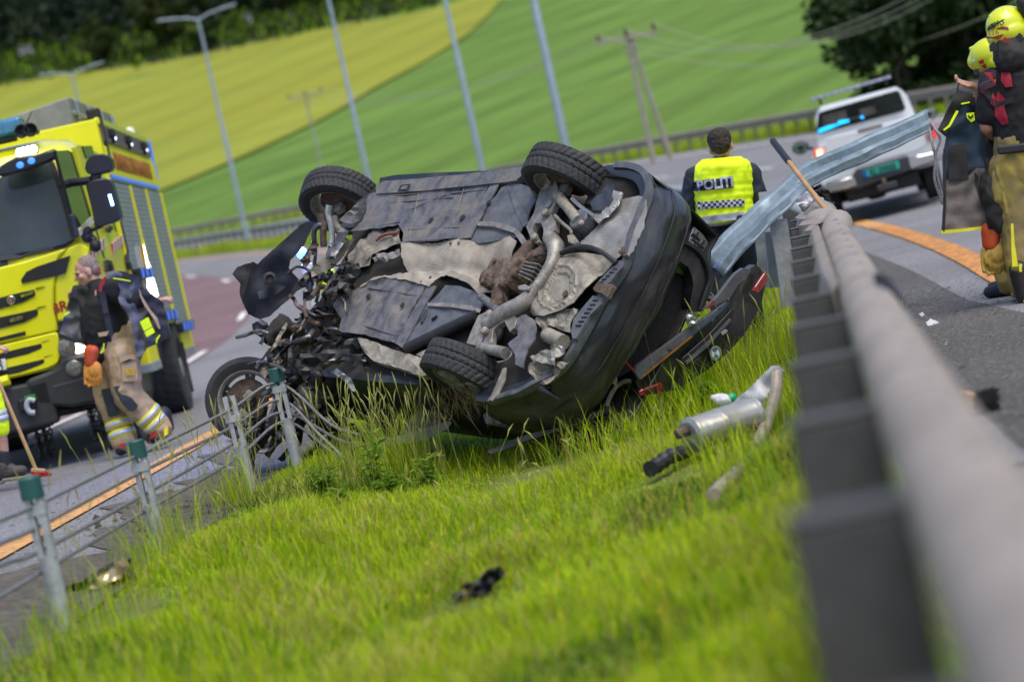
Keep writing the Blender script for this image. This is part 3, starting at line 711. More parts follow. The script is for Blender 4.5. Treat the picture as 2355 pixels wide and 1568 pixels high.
for p in (c2(627, 510), c2(548, 812), c2(432, 825), c2(516, 638), c2(195, 1410), c2(85, 1410), c4(50, 235), c4(50, 370)):
    disc('bolt', p, .128, .028, m_dust, .02)
for p in (c2(540, 568), c4(12, 305)): disc('tag_plate', p, .14, .03, m_alu, .004)
ctube('control_arm', T2((610, 505), (680, 590), (770, 700)), .15, [.042, .034, .04], m_dust, 12)
bm = bmesh.new(); q = cpt(c2(820, 720), .2); add_lathe(bm, [(0, -.07), (.07, -.07), (.078, -.06), (.078, .1), (0, .1)], q, n=20); shade_auto(bm_obj('spring_perch', bm, m_tray2, wreck))
disc('bolt', c2(790, 715), .12, .02, m_dust, .015)
ctube('tie_rod', T2((720, 530), (800, 600), (890, 662)), .14, .013, m_bright, 8)
ctube('tie_rod', T2((590, 660), (650, 720), (710, 770), (715, 800)), .15, .012, m_dust, 8)
ctube('stabiliser_bar', T2((635, 945), (740, 900), (850, 900), (950, 940), (1060, 1020)), [.16, .14, .13, .14, .18], .016, m_black, 8)
tr('bar_bracket', T2((680, 810), (720, 795), (760, 850), (740, 880), (690, 860)), 2, .13, m_dust, .03, bevel=.004)
ctube('half_shaft', T2((470, 1000), (540, 900), (620, 640), (690, 520)), [.24, .22, .24, .3], .03, m_hose, 10)
ctube('half_shaft', T2((200, 1330), (190, 1480), (150, 1600), (70, 1720)), [.22, .2, .22, .3], .03, m_hose, 10)
ctube('axle_stub', T2((500, 470), (560, 440), (600, 425)), [.2, .2, .24], .03, m_dust, 10)
bm = bmesh.new(); q = cpt(c2(265, 1150), .2)
add_ell(bm, q, (.15, .12, .12)); add_ell(bm, q+Vector((-.06, .05, -.02)), (.10, .1, .1)); [add_box(bm, q+Vector((.12*math.cos(k_*1.05), .1*math.sin(k_*1.05), -.07)), (.05, .05, .07)) for k_ in range(6)]; [add_box(bm, q+Vector((.16-.07*k_, 0, -.02)), (.022, .2, .19)) for k_ in range(5)]; add_cap(bm, q+Vector((.05, -.01, -.03)), q+Vector((.26, -.0, 0)), .085, .07); add_cap(bm, q+Vector((0, -.06, -.04)), q+Vector((-.02, -.2, -.02)), .07, .06); add_cap(bm, q+Vector((0, .1, -.02)), q+Vector((-.02, .25, .0)), .065, .055)
shade_auto(blob('differential', bm, m_rust, wreck, .009, 1, wr=.004, ws=.03), .5)
for k in range(9):
    a, b = cpt(c2(328+k*6, 1120-k*11.5), .10), cpt(c2(420+k*8, 1165-k*15), .10)
    bm = bmesh.new(); add_bar(bm, a, b, .05, .006, (1, .6, 0)); bm_obj('cooling_fin', bm, m_black if k % 2 else m_dust, wreck)
tr('diff_cover', T2((300, 1195), (360, 1180), (390, 1200), (380, 1230), (310, 1225)), 2, .09, m_alu, .02, bevel=.004)
ctube('exhaust_stub', T2((420, 1000), (460, 985), (520, 930)), .2, [.06, .065, .05], m_rust, 14)
ctube('cable', T2((130, 1190), (190, 1240), (225, 1330), (220, 1400)), .14, .007, m_hose, 6)
ctube('cable', T2((370, 1000), (440, 970), (520, 950)), .15, .008, m_hose, 6)
tr('shield_clip', T2((310, 1010), (345, 985), (380, 1000), (370, 1030), (330, 1030)), 2, .15, m_alu, .02)
ctube('link_rod', T2((20, 1275), (90, 1330), (150, 1385)), .15, [.026, .03, .026], m_tray, 10)
# heat shield and spare-wheel well
tr('foil_shield', T2((1050, 478), (1110, 486), (1100, 540), (1160, 522), (1240, 510), (1290, 540), (1300, 600), (1280, 680), (1270, 760), (1220, 850), (1210, 890), (1140, 990), (1100, 962), (1050, 1010), (930, 930), (800, 892), (790, 872), (890, 770), (930, 722), (892, 684), (890, 652), (950, 622), (1002, 592), (1032, 520)), 2, .22, m_silver, .005, step=6, disp=.02, ds=.022, crease=.15, seed=20, jag=1.2)
tr('foil_flap', T2((1050, 475), (1108, 484), (1085, 580), (1030, 640), (950, 700), (925, 722), (890, 684), (888, 652), (1000, 596), (1035, 520)), 2, .185, m_silver, .005, step=6, disp=.03, ds=.04, seed=21)
ctube('stud', T2((1090, 935), (1140, 975)), .17, .014, m_rust, 8); ctube('stud', T2((1110, 905), (1118, 950)), .16, .011, m_rust, 8)
cw = c2(665, 1250)
def wellfn(u, v):
    r = math.hypot((u-cw[0])*1.15+(v-cw[1])*.35, (v-cw[1])*.95); h = .07 if r < 66 else .07*max(0, 1-(r-66)/26)
    if r < 30: h -= .012
    if 44 < r < 49: h += .01
    return h
tr('spare_wheel_well', T2((590, 995), (700, 962), (820, 946), (950, 960), (1040, 1010), (1020, 1042), (930, 1130), (890, 1220), (850, 1290), (790, 1370), (720, 1410), (560, 1472), (460, 1452), (400, 1380), (408, 1300), (450, 1180), (540, 1060)), 2, .235, m_dust, .006, step=5, disp=.012, ds=.03, crease=.1, seed=22, fn=wellfn)
disc('well_plug', c2(668, 1254), .148, .024, m_rust, .006)
tr('crumpled_panel', T4((440, 150), (520, 105), (700, 60), (780, 80), (720, 150), (712, 250), (640, 230), (560, 200), (500, 230)), 2, .2, m_dust, .006, step=6, disp=.035, ds=.05, seed=23, jag=1)
tr('inner_slats', T2((895, 1190), (930, 1150), (1000, 1080), (1090, 1000), (1125, 1012), (1108, 1050), (1010, 1170), (950, 1190)), 2, .19, m_tray2, .02, disp=.004, seed=24)
tr('inner_slats', T2((730, 1450), (765, 1400), (880, 1270), (962, 1280), (945, 1335), (850, 1430), (750, 1600), (725, 1600), (712, 1540)), 2, .19, m_tray2, .02, disp=.004, seed=25)
for k in range(7): ctube('slat_slot', T2((750+k*22, 1500-k*32), (792+k*21, 1500-k*32)), .187, .006, m_black, 5)
for k in range(5): ctube('slat_slot', T2((925+k*28, 1175-k*27), (955+k*28, 1168-k*25)), .187, .006, m_black, 5)
tr('rusty_bracket', T2((890, 1222), (930, 1182), (1040, 1190), (1050, 1216), (1000, 1290), (960, 1262), (900, 1242)), 2, .17, m_rust, .03, step=7, disp=.03, seed=26)
tr('splash_plate', T4((300, 130), (370, 110), (440, 160), (452, 210), (440, 300), (385, 380), (350, 520), (290, 490), (290, 420), (235, 335), (300, 270)), 2, .11, m_tray, .008, step=7, disp=.02, seed=27, jag=1)
tr('crumpled_panel', T4((412, 445), (520, 370), (640, 342), (662, 370), (620, 430), (590, 500), (520, 490), (430, 470)), 2, .16, m_alu, .006, step=6, disp=.05, ds=.06, seed=28, jag=1)
tr('crumpled_panel', T4((410, 470), (600, 500), (700, 460), (640, 560), (560, 660), (450, 620), (410, 560)), 2, .21, m_dust, .006, step=7, disp=.06, ds=.05, seed=29, jag=1)
ctube('canister', T4((530, 265), (655, 322)), .17, .05, m_dust, 14)
ctube('damper', T4((20, 365), (110, 380), (215, 405)), .14, [.04, .036, .04], m_alu, 12)
ctube('cable', T4((260, 380), (255, 420), (215, 460), (150, 475)), .13, .006, m_alu, 6)
tr('arch_bracket', T4((90, 755), (190, 520), (215, 515), (205, 600), (150, 730), (110, 770)), 2, .1, m_dust, .01, disp=.01, seed=30)

# wheels
def tyre_bm(R=.316, W=.205, rim=.215, pat=34, n=204):
    bm = bmesh.new(); rows = [(-W/2*.86, rim), (-W/2, rim+.03), (-W/2*1.06, rim+.06), (-W/2, R-.022)] + [(w*W/2*.93, R-.006*abs(w)**3) for w in np.linspace(-1, 1, 17)] + [(W/2, R-.022), (W/2*1.06, rim+.06), (W/2, rim+.03), (W/2*.86, rim)]
    rings = []
    for i, (w, r) in enumerate(rows):
        ring = []
        for k in range(n):
            a = 2*PI*k/n; rr = r; t = i-4
            if 0 <= t <= 16:
                sh = abs(t-8)/8; fr = (a*pat/(2*PI)+sh*1.1) % 1
                if fr < .26 and sh > .12: rr -= .007
                if t in (6, 10): rr -= .008
            ring.append(bm.verts.new((math.cos(a)*rr, w, math.sin(a)*rr)))
        rings.append(ring)
    for A, B in zip(rings, rings[1:]):
        for k in range(n): bm.faces.new((A[k], A[(k+1) % n], B[(k+1) % n], B[k]))
    return bm
def wheel(R4, name, label, pat, inner=True, grass=False):
    root = bpy.data.objects.new(name, None); COL.objects.link(root); root.parent = wreck; root.matrix_local = R4
    if label: root['label'] = label
    o = bm_obj('tyre', tyre_bm(pat=pat), m_rubber, root); shade_auto(o, .45)
    bm = bmesh.new(); add_lathe(bm, [(.218, -.095), (.205, -.09), (.19, -.07), (.185, .06), (.205, .085), (.218, .092), (.222, .085), (.2, .05), (.198, -.06), (.214, -.09)], axis='Y', n=48); shade_auto(bm_obj('rim', bm, m_alu, root))
    # outer spokes on +y, hub and disc on the inner side
    bm = bmesh.new()
    for k in range(5):
        a = 2*PI*k/5
        for da in (-.12, .12):
            add_bar(bm, (.05*math.cos(a), .075, .05*math.sin(a)), (.19*math.cos(a+da), .07, .19*math.sin(a+da)), .035, .028, (0, 1, 0))
    bm_obj('spokes', bm, m_alu, root, bevel=.006)
    bm = bmesh.new(); add_lathe(bm, [(0, -.055), (.06, -.055), (.07, -.04), (.15, -.035), (.155, -.01), (.1, .0), (.07, .07), (0, .08)], axis='Y', n=30); shade_auto(bm_obj('brake_disc', bm, m_rust, root))
    bm = bmesh.new(); add_box(bm, (.12, -.045, .07), (.09, .08, .13)); add_box(bm, (-.03, -.09, 0), (.08, .07, .07)); bm_obj('brake_caliper', bm, m_dust, root, bevel=.012)
    return root
def Rl(y_axis, z_hint=(0, 0, 1), loc=(0, 0, 0)):
    y = Vector(y_axis).normalized(); x = y.cross(Vector(z_hint)).normalized(); z = x.cross(y)
    M = Matrix((x, y, z)).transposed().to_4x4(); M.translation = Vector(loc); return M
rl = Vector(CF.on(1307, 413, 1, .74)); fl = Vector(CF.on(782, 462, 1, .74)); rr_ = Vector(CF.on(1076, 857, 1, -.74))
wheel(Rl((0, 1, 0), loc=rl), 'wheel', 'raised rear wheel on top of the wreck', 40)
wheel(Rl((math.sin(.36), math.cos(.36), 0), loc=fl), 'wheel', 'raised front wheel, turned on its steering', 46)
w3 = wheel(Rl((.05, -1, .05), loc=rr_), 'wheel', 'lower rear wheel packed with dry grass', 40)
fr = CL(at(571, 918, 17.9)); cdir = CF.M.T @ (CAMPOS+np.array([-2.2, 0, .6])-at(571, 918, 17.9))
w4 = wheel(Rl(-cdir/np.linalg.norm(cdir), loc=fr), 'wheel', 'front wheel torn half off, facing the camera', 46)
# grass packed in the lower rear rim: one tangle
bm = bmesh.new(); rs = random.Random(3)
for k in range(170):
    p = Vector(cpt(c3(2060+rs.uniform(-160, 120), 700+rs.uniform(-110, 90)), .34+rs.uniform(-.08, .03))) if k < 100 else Vector(cpt(c3(1830+rs.gauss(0, 75), 760+rs.uniform(-190, 130)), .3))
    d = Vector(CF.M.T @ np.array([rs.uniform(-.05, .08), rs.uniform(-.05, .05), -rs.uniform(.04, .17)]))
    add_tube(bm, [p, p+d*.5+Vector((rs.uniform(-.02, .02),)*3), p+d], [.0022, .002, .0008], 3)
tag(bm_obj('dry_grass_tangle', bm, mat('dry_grass', (.30, .22, .09), .9, var=.5, vs=20), wreck), kind='stuff')

# rear bumper: section swept round the tail
bp_path = smooth_path([(-1.72, .86), (-1.98, .85), (-2.2, .78), (-2.34, .60), (-2.40, .3), (-2.42, 0), (-2.40, -.3), (-2.34, -.60), (-2.2, -.80), (-1.98, -.89), (-1.62, -.93)], 5)
bp_sec = [(-.09, .235), (-.015, .225), (.0, .235), (.0, .285), (-.02, .292), (-.018, .305), (.012, .34), (.03, .44), (.034, .53), (.02, .60), (-.01, .645), (-.06, .675), (-.13, .685), (-.12, .66), (-.05, .6), (-.0, .44), (-.05, .3)]
def sweep(name, path, sec, m, parent, dent=0, seed=0, rng_=None):
    V = []; Fc = []; k = len(sec)
    for i, p in enumerate(path):
        a = path[max(0, i-1)]; b = path[min(len(path)-1, i+1)]; t = np.array(b)-np.array(a); t = t/np.linalg.norm(t); nx, ny = t[1], -t[0]
        if np.dot((nx, ny), p-np.array([-1.2, 0])) < 0: nx, ny = -nx, -ny
        for o_, z in sec:
            d = dent*noise.noise((p[0]*4+seed, p[1]*4, z*4)); V.append((p[0]+nx*(o_+d), p[1]+ny*(o_+d), z+d*.5))
    for i in range(len(path)-1):
        for j in range(k): Fc.append((i*k+j, i*k+(j+1) % k, (i+1)*k+(j+1) % k, (i+1)*k+j))
    Fc.append(list(range(k))[::-1]); Fc.append(list(range((len(path)-1)*k, len(path)*k)))
    o = pyd(name, V, Fc, m, parent); bm = bmesh.new(); bm.from_mesh(o.data); bmesh.ops.recalc_face_normals(bm, faces=bm.faces); bm.to_mesh(o.data); bm.free(); shade_auto(o, .75); return o
sweep('rear_bumper', bp_path, bp_sec, m_paint, wreck, .045, 3)
sweep('bumper_lip', bp_path[2:-2], [(-.03, .215), (.012, .21), (.016, .235), (.008, .27), (-.01, .275), (-.03, .24)], m_tray2, wreck, .045, 3)
tr('arch_liner', T2((855, 560), (950, 490), (1000, 395), (1040, 420), (1050, 470), (1030, 520), (1000, 592), (930, 625), (885, 620)), 2, .17, m_blue, .01, step=8, disp=.03, seed=31, jag=1)
for z_, o_ in ((.455, .036), (.60, .024)): 
    pth = [(p, np.array([p[0]+1.2, p[1]])/np.linalg.norm([p[0]+1.2, p[1]])) for p in bp_path[3:-3]]; bm = bmesh.new(); add_tube(bm, [(p[0]+d[0]*o_, p[1]+d[1]*o_, z_) for p, d in pth], .004, 5); bm_obj('bumper_seam', bm, m_black, wreck)
for yy in (-.42, .42): disc('parking_sensor', (0, 0), 0, .001, m_black) if False else None
# boot opening, boot lid, lamps
tr('boot_lining', T2((1440, 1060), (1500, 1040), (1640, 1150), (1640, 1215), (1600, 1350), (1580, 1440), (1540, 1520), (1350, 1690), (1230, 1810), (1060, 1905), (1050, 1800), (1180, 1560), (1330, 1300)), 0, -2.13, mat('boot_carpet', (.022, .020, .02), .95, var=.4, vs=30), .02, step=16, disp=.01)
tr('boot_frame', T2((1545, 825), (1680, 890), (1750, 960), (1800, 1080), (1803, 1180), (1765, 1290), (1722, 1392), (1640, 1402), (1628, 1330), (1652, 1200), (1640, 1130), (1610, 1055), (1555, 1015), (1468, 1010), (1490, 950), (1520, 890)), 0, -2.25, m_paint, .09, step=10, disp=.004, bevel=.012)
ctube('boot_seal', [], 0, .01, m_black) if False else None
sp = [Vector(CF.on(*c2(*p), 0, -2.265)) for p in ((1535, 850), (1650, 905), (1720, 975), (1765, 1080), (1770, 1170), (1735, 1270), (1700, 1380))]
bm = bmesh.new(); add_tube(bm, smooth_path(sp, 5), .012, 8); shade_auto(bm_obj('boot_seal', bm, m_black, wreck))
tr('rear_window', T2((1430, 1062), (1475, 1005), (1570, 1015), (1642, 1142), (1590, 1122)), 0, -2.17, mat('tinted_window_glass', (.10, .20, .075), .12, var=.25, vs=3, coat=1), .008, step=12)
m_clear = mat('clear_lamp_glass', (.6, .62, .66), .12, .75, var=.4, vs=28, coat=1, bump=.5, bs=30)
for nm, pl in (('tail_lamp', ((1655, 742), (1722, 800), (1762, 862), (1764, 900), (1742, 948), (1612, 852))),): tr(nm, T2(*pl), 0, -2.16, m_clear, .05, step=9, disp=.006, ds=.1, bevel=.008)
for a, b in (((1650, 800), (1700, 850)), ((1640, 840), (1730, 910)), ((1690, 790), (1640, 850)), ((1735, 850), (1690, 905))):
    bm = bmesh.new(); add_bar(bm, CF.on(*c2(*a), 0, -2.168), CF.on(*c2(*b), 0, -2.168), .012, .01); bm_obj('lamp_rib', bm, m_black, wreck)
lid = bpy.data.objects.new('boot_lid', None); COL.objects.link(lid); lid.parent = wreck
lidpoly = T2((2095, 1072), (2150, 1035), (2185, 1060), (2225, 1130), (2222, 1200), (2190, 1315), (2120, 1430)) + T4((2050, 222), (1900, 385), (1750, 532), (1600, 645), (1560, 692), (1440, 702), (1250, 722), (1238, 612), (1270, 560), (1400, 450), (1640, 262), (1900, 32)) + T2((2000, 1180), (2065, 1125))
lc = np.mean(np.array(lidpoly), 0)
tr('lid_skin', lidpoly, 0, -2.2, m_paint, .07, step=11, disp=.006, parent=lid, seed=40, bevel=.012, fn=lambda u, v: .035*math.cos(((u-lc[0])*.8-(v-lc[1])*.6)/60))
tr('lid_edge', T4((1198, 545), (1218, 500), (1300, 440), (1550, 260), (1800, 92), (1912, 0)) + T2((1700, 1392), (1830, 1282), (1972, 1100), (2032, 1060), (2092, 1076), (2062, 1130), (2000, 1182), (1900, 1338)) + T4((1640, 264), (1400, 452), (1270, 562), (1240, 612)), 0, -2.26, m_tray2, .03, step=11, disp=.006, parent=lid, seed=41, bevel=.004)
tr('plate_recess', T4((1562, 445), (1760, 270), (1950, 62), (1968, 80), (1945, 125), (1770, 310), (1592, 485), (1570, 480)), 0, -2.245, m_black, .012, step=12, parent=lid, bevel=.003)
tr('handle_trim', T4((1590, 470), (1760, 320), (1930, 140), (1940, 155), (1770, 345), (1600, 492)), 0, -2.258, m_tray2, .008, step=12, parent=lid)
tr('plate_lamp', T4((1655, 470), (1700, 430), (1715, 445), (1670, 485)), 0, -2.265, m_black, .01, parent=lid)
tr('plate_lamp', T4((1865, 250), (1900, 222), (1915, 235), (1875, 268)), 0, -2.265, m_ltrim, .01, parent=lid)
tr('tail_lamp', T2((2208, 1086), (2218, 1160), (2152, 1252), (2105, 1235), (2125, 1200), (2190, 1105)), 0, -2.25, m_redp, .02, step=9, parent=lid, bevel=.004)
tr('tail_lamp', T4((1235, 692), (1400, 630), (1420, 640), (1400, 715), (1240, 730)), 0, -2.25, m_redp, .02, step=9, parent=lid, bevel=.004)
tr('lamp_core', T4((1275, 695), (1385, 655), (1380, 695), (1290, 712)), 0, -2.256, m_black, .008, parent=lid)
tr('reflector', T2((1748, 1372), (1800, 1308), (1818, 1318), (1770, 1372)), 0, -2.266, m_redp, .006, parent=lid)
tr('rust_streak', T4((1245, 605), (1275, 562), (1405, 456), (1640, 268), (1648, 278), (1410, 470), (1280, 580)), 0, -2.264, mat('orange_wood_edge', (.28, .12, .03), .7, var=.4, vs=30), .006, parent=lid)
# roundel: ring with blue and white quarters
rc = np.array(CF.on(*c4(1815, 405), 0, -2.247)); bm = bmesh.new(); add_lathe(bm, [(.046, 0), (.05, -.006), (.038, -.008), (.034, -.006), (.034, 0)], rc, axis='X', n=28); o = bm_obj('roundel_ring', bm, m_bright, lid); shade_auto(o)
for q in range(4):
    bm = bmesh.new(); vs_ = [bm.verts.new(rc+np.array([-.004, 0, 0]))]+[bm.verts.new(rc+np.array([-.004, .034*math.cos(q*PI/2+k*PI/16), .034*math.sin(q*PI/2+k*PI/16)])) for k in range(9)]
    bm.faces.new(vs_); ex = bmesh.ops.extrude_face_region(bm, geom=bm.faces[:]); bmesh.ops.translate(bm, verts=[v for v in ex['geom'] if isinstance(v, bmesh.types.BMVert)], vec=(.004, 0, 0))
    bm_obj('roundel_quarter', bm, mat('roundel_blue', (.03, .12, .3), .3) if q % 2 else mat('roundel_white', (.6, .62, .62), .3), lid)
tr('lock_plate', T2((1590, 1432), (1635, 1390), (1700, 1420), (1650, 1502), (1602, 1470)), 0, -2.29, m_bright, .012, step=5, disp=.03, ds=.12, parent=wreck, seed=43)
bm = bmesh.new(); add_bar(bm, CF.on(*c2(1725, 1290), 0, -2.15), CF.on(*c2(1825, 1296), 0, -2.2), .03, .025); bm_obj('hinge_arm', bm, m_black, wreck)
tr('side_reflector', T4((985, 598), (1010, 590), (1068, 640), (1055, 650)), 0, -2.2, mat('amber_plastic', (.45, .25, .06), .4), .01)
tr('hanging_trim', T4((1000, 570), (1035, 552), (1065, 590), (1068, 632), (1010, 590)), 0, -2.19, m_ltrim, .006)
bm = bmesh.new(); add_tube(bm, smooth_path([CF.on(*c4(*p), 0, -2.25) for p in ((1098, 425), (1130, 470), (1165, 510), (1195, 542))], 4), .007, 6); bm_obj('red_cord', bm, mat('red_cord_plastic', (.45, .02, .05), .5), wreck)
bm = bmesh.new(); add_tube(bm, smooth_path([CF.on(*c4(*p), 0, -2.1) for p in ((985, 812), (1010, 740), (1060, 660), (1130, 620), (1190, 625))], 5), [.016]*21, 8); bm_obj('tyre_bead', bm, m_dust, wreck)

# right flank and roof: crushed panels towards the grass
def vs(name, px, d, m, th=.008, step=10, disp=.04, ds=.03, seed=0, jag=1.5, tilt=0, parent=wreck, holes=()):
    """plate facing the viewer at distance d (metres), tilted; built in the car's frame"""
    cx = sum(p[0] for p in px)/len(px); cy = sum(p[1] for p in px)/len(px)
    nv = CF.M.T @ np.array([0, -1., .1])
    return sheet(name, px, lambda a, b: CL(at(a, b, d+tilt*((a-cx)*.6+(b-cy))/310)), m, parent, th, step, disp, ds, seed, None, holes, True, nv, jag, 0, .0 if name.startswith(('wing', 'liner', 'loose')) else .35)
vs('crushed_door', T3((820, 560), (900, 480), (990, 440), (1100, 420), (1230, 410), (1400, 510), (1560, 600), (1690, 800), (1500, 740), (1420, 640), (1300, 570), (1180, 520), (1050, 470), (960, 500), (880, 545)), 16.9, m_paint, seed=50, disp=.06, ds=.04)
vs('crushed_door', T3((1000, 450), (1180, 480), (1330, 560), (1500, 650), (1700, 830), (1720, 900), (1600, 900), (1420, 900), (1330, 1000), (1230, 880), (1150, 700), (1080, 560)), 17.1, m_black, seed=51, disp=.08, ds=.03)
vs('crushed_roof', T3((1220, 880), (1330, 760), (1500, 740), (1800, 800), (2150, 830), (2300, 880), (2200, 980), (1950, 950), (1700, 980), (1500, 1040), (1330, 1060), (1250, 980)), 17.0, m_cav, seed=52, disp=.06)
vs('crushed_wing', T3((690, 440), (760, 380), (900, 330), (1000, 300), (1170, 290), (1230, 400), (1020, 430), (900, 470), (820, 560), (760, 620), (720, 540)), 16.95, m_black, seed=53, disp=.08, ds=.05)
vs('pillar_trim', T3((1335, 1052), (1480, 1040), (1700, 972), (1860, 920), (1892, 932), (1860, 982), (1700, 1062), (1500, 1105), (1340, 1122)), 16.45, m_ltrim, seed=54, disp=.015, th=.03, jag=.5)
vs('cloudy_window', T3((1490, 1012), (1540, 920), (1640, 850), (1800, 870), (1850, 928), (1700, 972), (1500, 1032)), 16.6, mat('shattered_glass', (.16, .18, .19), .4, var=.5, vs=14, bump=.6, bs=90), seed=55, disp=.03)
vs('quarter_panel', T4((40, 880), (110, 810), (300, 740), (500, 660), (540, 690), (660, 780), (900, 830), (940, 860), (740, 930), (400, 1010), (300, 1000), (60, 940)), 15.6, m_paint, seed=56, disp=.03, ds=.02, jag=.6, th=.02)
for i, pl in enumerate([((960, 540), (1010, 520), (1120, 600), (1160, 690), (1140, 700), (1060, 610)), ((1150, 450), (1240, 460), (1340, 560), (1400, 640), (1370, 640), (1280, 560)), ((1230, 620), (1300, 640), (1420, 720), (1500, 735), (1400, 745), (1280, 700))]):
    vs('torn_strip', T3(*pl), 16.75, m_paint if i else m_ltrim, seed=57+i, disp=.05, ds=.06)

# front end: wing liner, subframe leg, steering arm and the heap of torn metal
vs('wing_liner', T1((790, 700), (850, 712), (800, 800), (772, 862), (722, 932), (655, 1000), (642, 1060), (720, 1150), (690, 1180), (680, 1240), (620, 1290), (565, 1370), (500, 1430), (420, 1452), (330, 1412), (290, 1330), (265, 1250), (272, 1180), (210, 1105), (250, 1050), (370, 1008), (400, 1030), (480, 960), (600, 850), (720, 735)), 18.5, m_blue, th=.012, step=7, disp=.05, ds=.02, seed=70, jag=.8, tilt=.25)
for i, pl in enumerate([((215, 1100), (255, 1052), (372, 1012), (400, 1032), (370, 1060), (340, 1130), (290, 1300), (330, 1400), (292, 1330), (265, 1240), (272, 1180)), ((400, 1240), (560, 1180), (620, 1200), (560, 1250), (420, 1300)), ((690, 1180), (770, 1130), (850, 1085), (865, 1100), (800, 1150), (790, 1200), (700, 1240), (640, 1300), (570, 1360), (560, 1320), (660, 1240))]):
    vs('liner_rib', T1(*pl), 18.42, m_black if i != 1 else m_blue, seed=72+i, disp=.03)
bm = bmesh.new(); p = CL(at(*c1(497, 1140), 18.36)); nv = Vector(CF.M.T @ np.array([.1, -1, .1])); d_, a_, b_ = basis(nv); add_lathe(bm, [(.05, -.02), (.05, .01), (.03, .015), (.022, -.01), (0, -.012)], p, n=20, R=Matrix((a_, b_, d_)).transposed()); shade_auto(bm_obj('liner_socket', bm, m_black, wreck))
vs('loose_bracket', T1((362, 1490), (400, 1470), (430, 1452), (480, 1480), (510, 1530), (520, 1580), (440, 1600), (375, 1560)), 18.4, m_blue, seed=75, disp=.05, ds=.06)
vs('subframe_leg', T1((745, 1120), (830, 1050), (960, 930), (1080, 860), (1145, 832), (1100, 905), (1040, 985), (960, 1075), (860, 1112), (770, 1150)), 17.7, m_dust, seed=76, disp=.03, th=.05, jag=.6)
def wtube(name, px, d, r, m, n=8, k=6, parent=wreck):
    ds_ = d if isinstance(d, (list, tuple)) else [d]*len(px); pts = [CL(at(p[0], p[1], q)) for p, q in zip(px, ds_)]
    pts = smooth_path(pts, k) if len(pts) > 2 else pts
    if isinstance(r, (list, tuple)): r = list(np.interp(np.linspace(0, 1, len(pts)), np.linspace(0, 1, len(r)), r))
    bm = bmesh.new(); add_tube(bm, pts, r, n); o = bm_obj(name, bm, m, parent); shade_auto(o, .9); return o
wtube('steering_arm', T1((955, 580), (945, 650), (968, 740), (975, 830), (960, 908)), 17.9, [.03, .022, .024, .022, .03], m_bright)
wtube('suspension_arm', T1((985, 660), (1000, 730), (1030, 780), (990, 840)), 18.1, .028, m_dust)
wtube('hose', T1((850, 740), (835, 800), (840, 900), (838, 960)), 18.2, .022, m_hose); wtube('hose', T1((920, 700), (905, 800), (912, 900)), 18.1, .028, m_rust); wtube('hose', T1((835, 770), (870, 735), (920, 740)), 18.1, .024, m_blue)
wtube('cable', T1((975, 760), (1040, 810), (1100, 850)), 17.9, .01, m_hose); wtube('hose', T1((880, 640), (890, 690), (905, 760)), 18.2, .03, m_rust)
vs('torn_lining', T1((1030, 690), (1080, 640), (1180, 560), (1250, 510), (1230, 600), (1180, 700), (1100, 740)), 17.6, m_tray, seed=77, disp=.04, ds=.04)
vs('cracked_undershield', T1((970, 1240), (1090, 1060), (1180, 1020), (1200, 1120), (1100, 1200)), 17.4, m_black, seed=78, disp=.05)
vs('yellow_label', T1((845, 1222), (865, 1170), (905, 1155), (895, 1190)), 17.75, mat('yellow_label', (.6, .62, .04), .5), seed=79, disp=.005, jag=0)
rs = random.Random(11)
heapA = [np.array(c1(*p)) for p in ((700, 1180), (860, 1110), (1000, 1160), (1150, 1090), (1240, 1000), (1180, 1180), (960, 1290), (820, 1390), (700, 1500), (620, 1560))]
zones = [((620, 700), (770, 1010), 17.9, 26), ((600, 760), (700, 860), 18.0, 12), ((700, 560), (860, 690), 18.0, 16), ((650, 860), (850, 1000), 17.85, 24), ((560, 960), (700, 1060), 17.9, 12), ((690, 620), (850, 800), 17.75, 22), ((640, 780), (820, 900), 17.6, 16)]
pal = [m_black, m_black, m_steel, m_dust, m_hose, m_paint, m_tray, m_rust]
for (x0, y0), (x1, y1), dd, cnt in zones:
    for k in range(cnt):
        cx, cy = rs.uniform(x0, x1), rs.uniform(y0, y1); L = rs.uniform(26, 85); W = rs.uniform(7, 26); ang = rs.gauss(-.95, .5)
        ca, sa = math.cos(ang), math.sin(ang); pl = []
        nseg = 5
        for j in range(nseg+1): pl.append((cx+ca*(j/nseg-.5)*L-sa*W*rs.uniform(.2, .7), cy+sa*(j/nseg-.5)*L+ca*W*rs.uniform(.2, .7)))
        for j in range(nseg, -1, -1): pl.append((cx+ca*(j/nseg-.5)*L+sa*W*rs.uniform(.2, .7), cy+sa*(j/nseg-.5)*L-ca*W*rs.uniform(.2, .7)))
        vs('torn_panel', pl, dd+rs.uniform(-.45, .4), rs.choice(pal), seed=100+k, disp=.07, ds=.06, step=8, tilt=rs.uniform(-.8, .8), jag=1, th=rs.uniform(.004, .02))
    for k in range(cnt//2):
        p = np.array([rs.uniform(x0, x1), rs.uniform(y0, y1)]); pts = [p]
        ang = rs.uniform(0, 6.28)
        for j in range(4): ang += rs.uniform(-.9, .9); pts.append(pts[-1]+np.array([math.cos(ang), math.sin(ang)])*rs.uniform(10, 26))
        wtube('hose', pts, [dd-.3+rs.uniform(-.25, .25) for _ in pts], rs.uniform(.006, .022), rs.choice([m_hose, m_hose, m_steel, m_rust, m_dust]))
bm = bmesh.new()
for k in range(16):
    q = Vector(CL(at(rs.uniform(650, 850), rs.uniform(720, 940), 18.0+rs.uniform(-.2, .3)))); add_box(bm, q, (rs.uniform(.1, .3), rs.uniform(.1, .25), rs.uniform(.08, .2)), Euler((rs.uniform(0, 3), rs.uniform(0, 3), 0)).to_matrix())
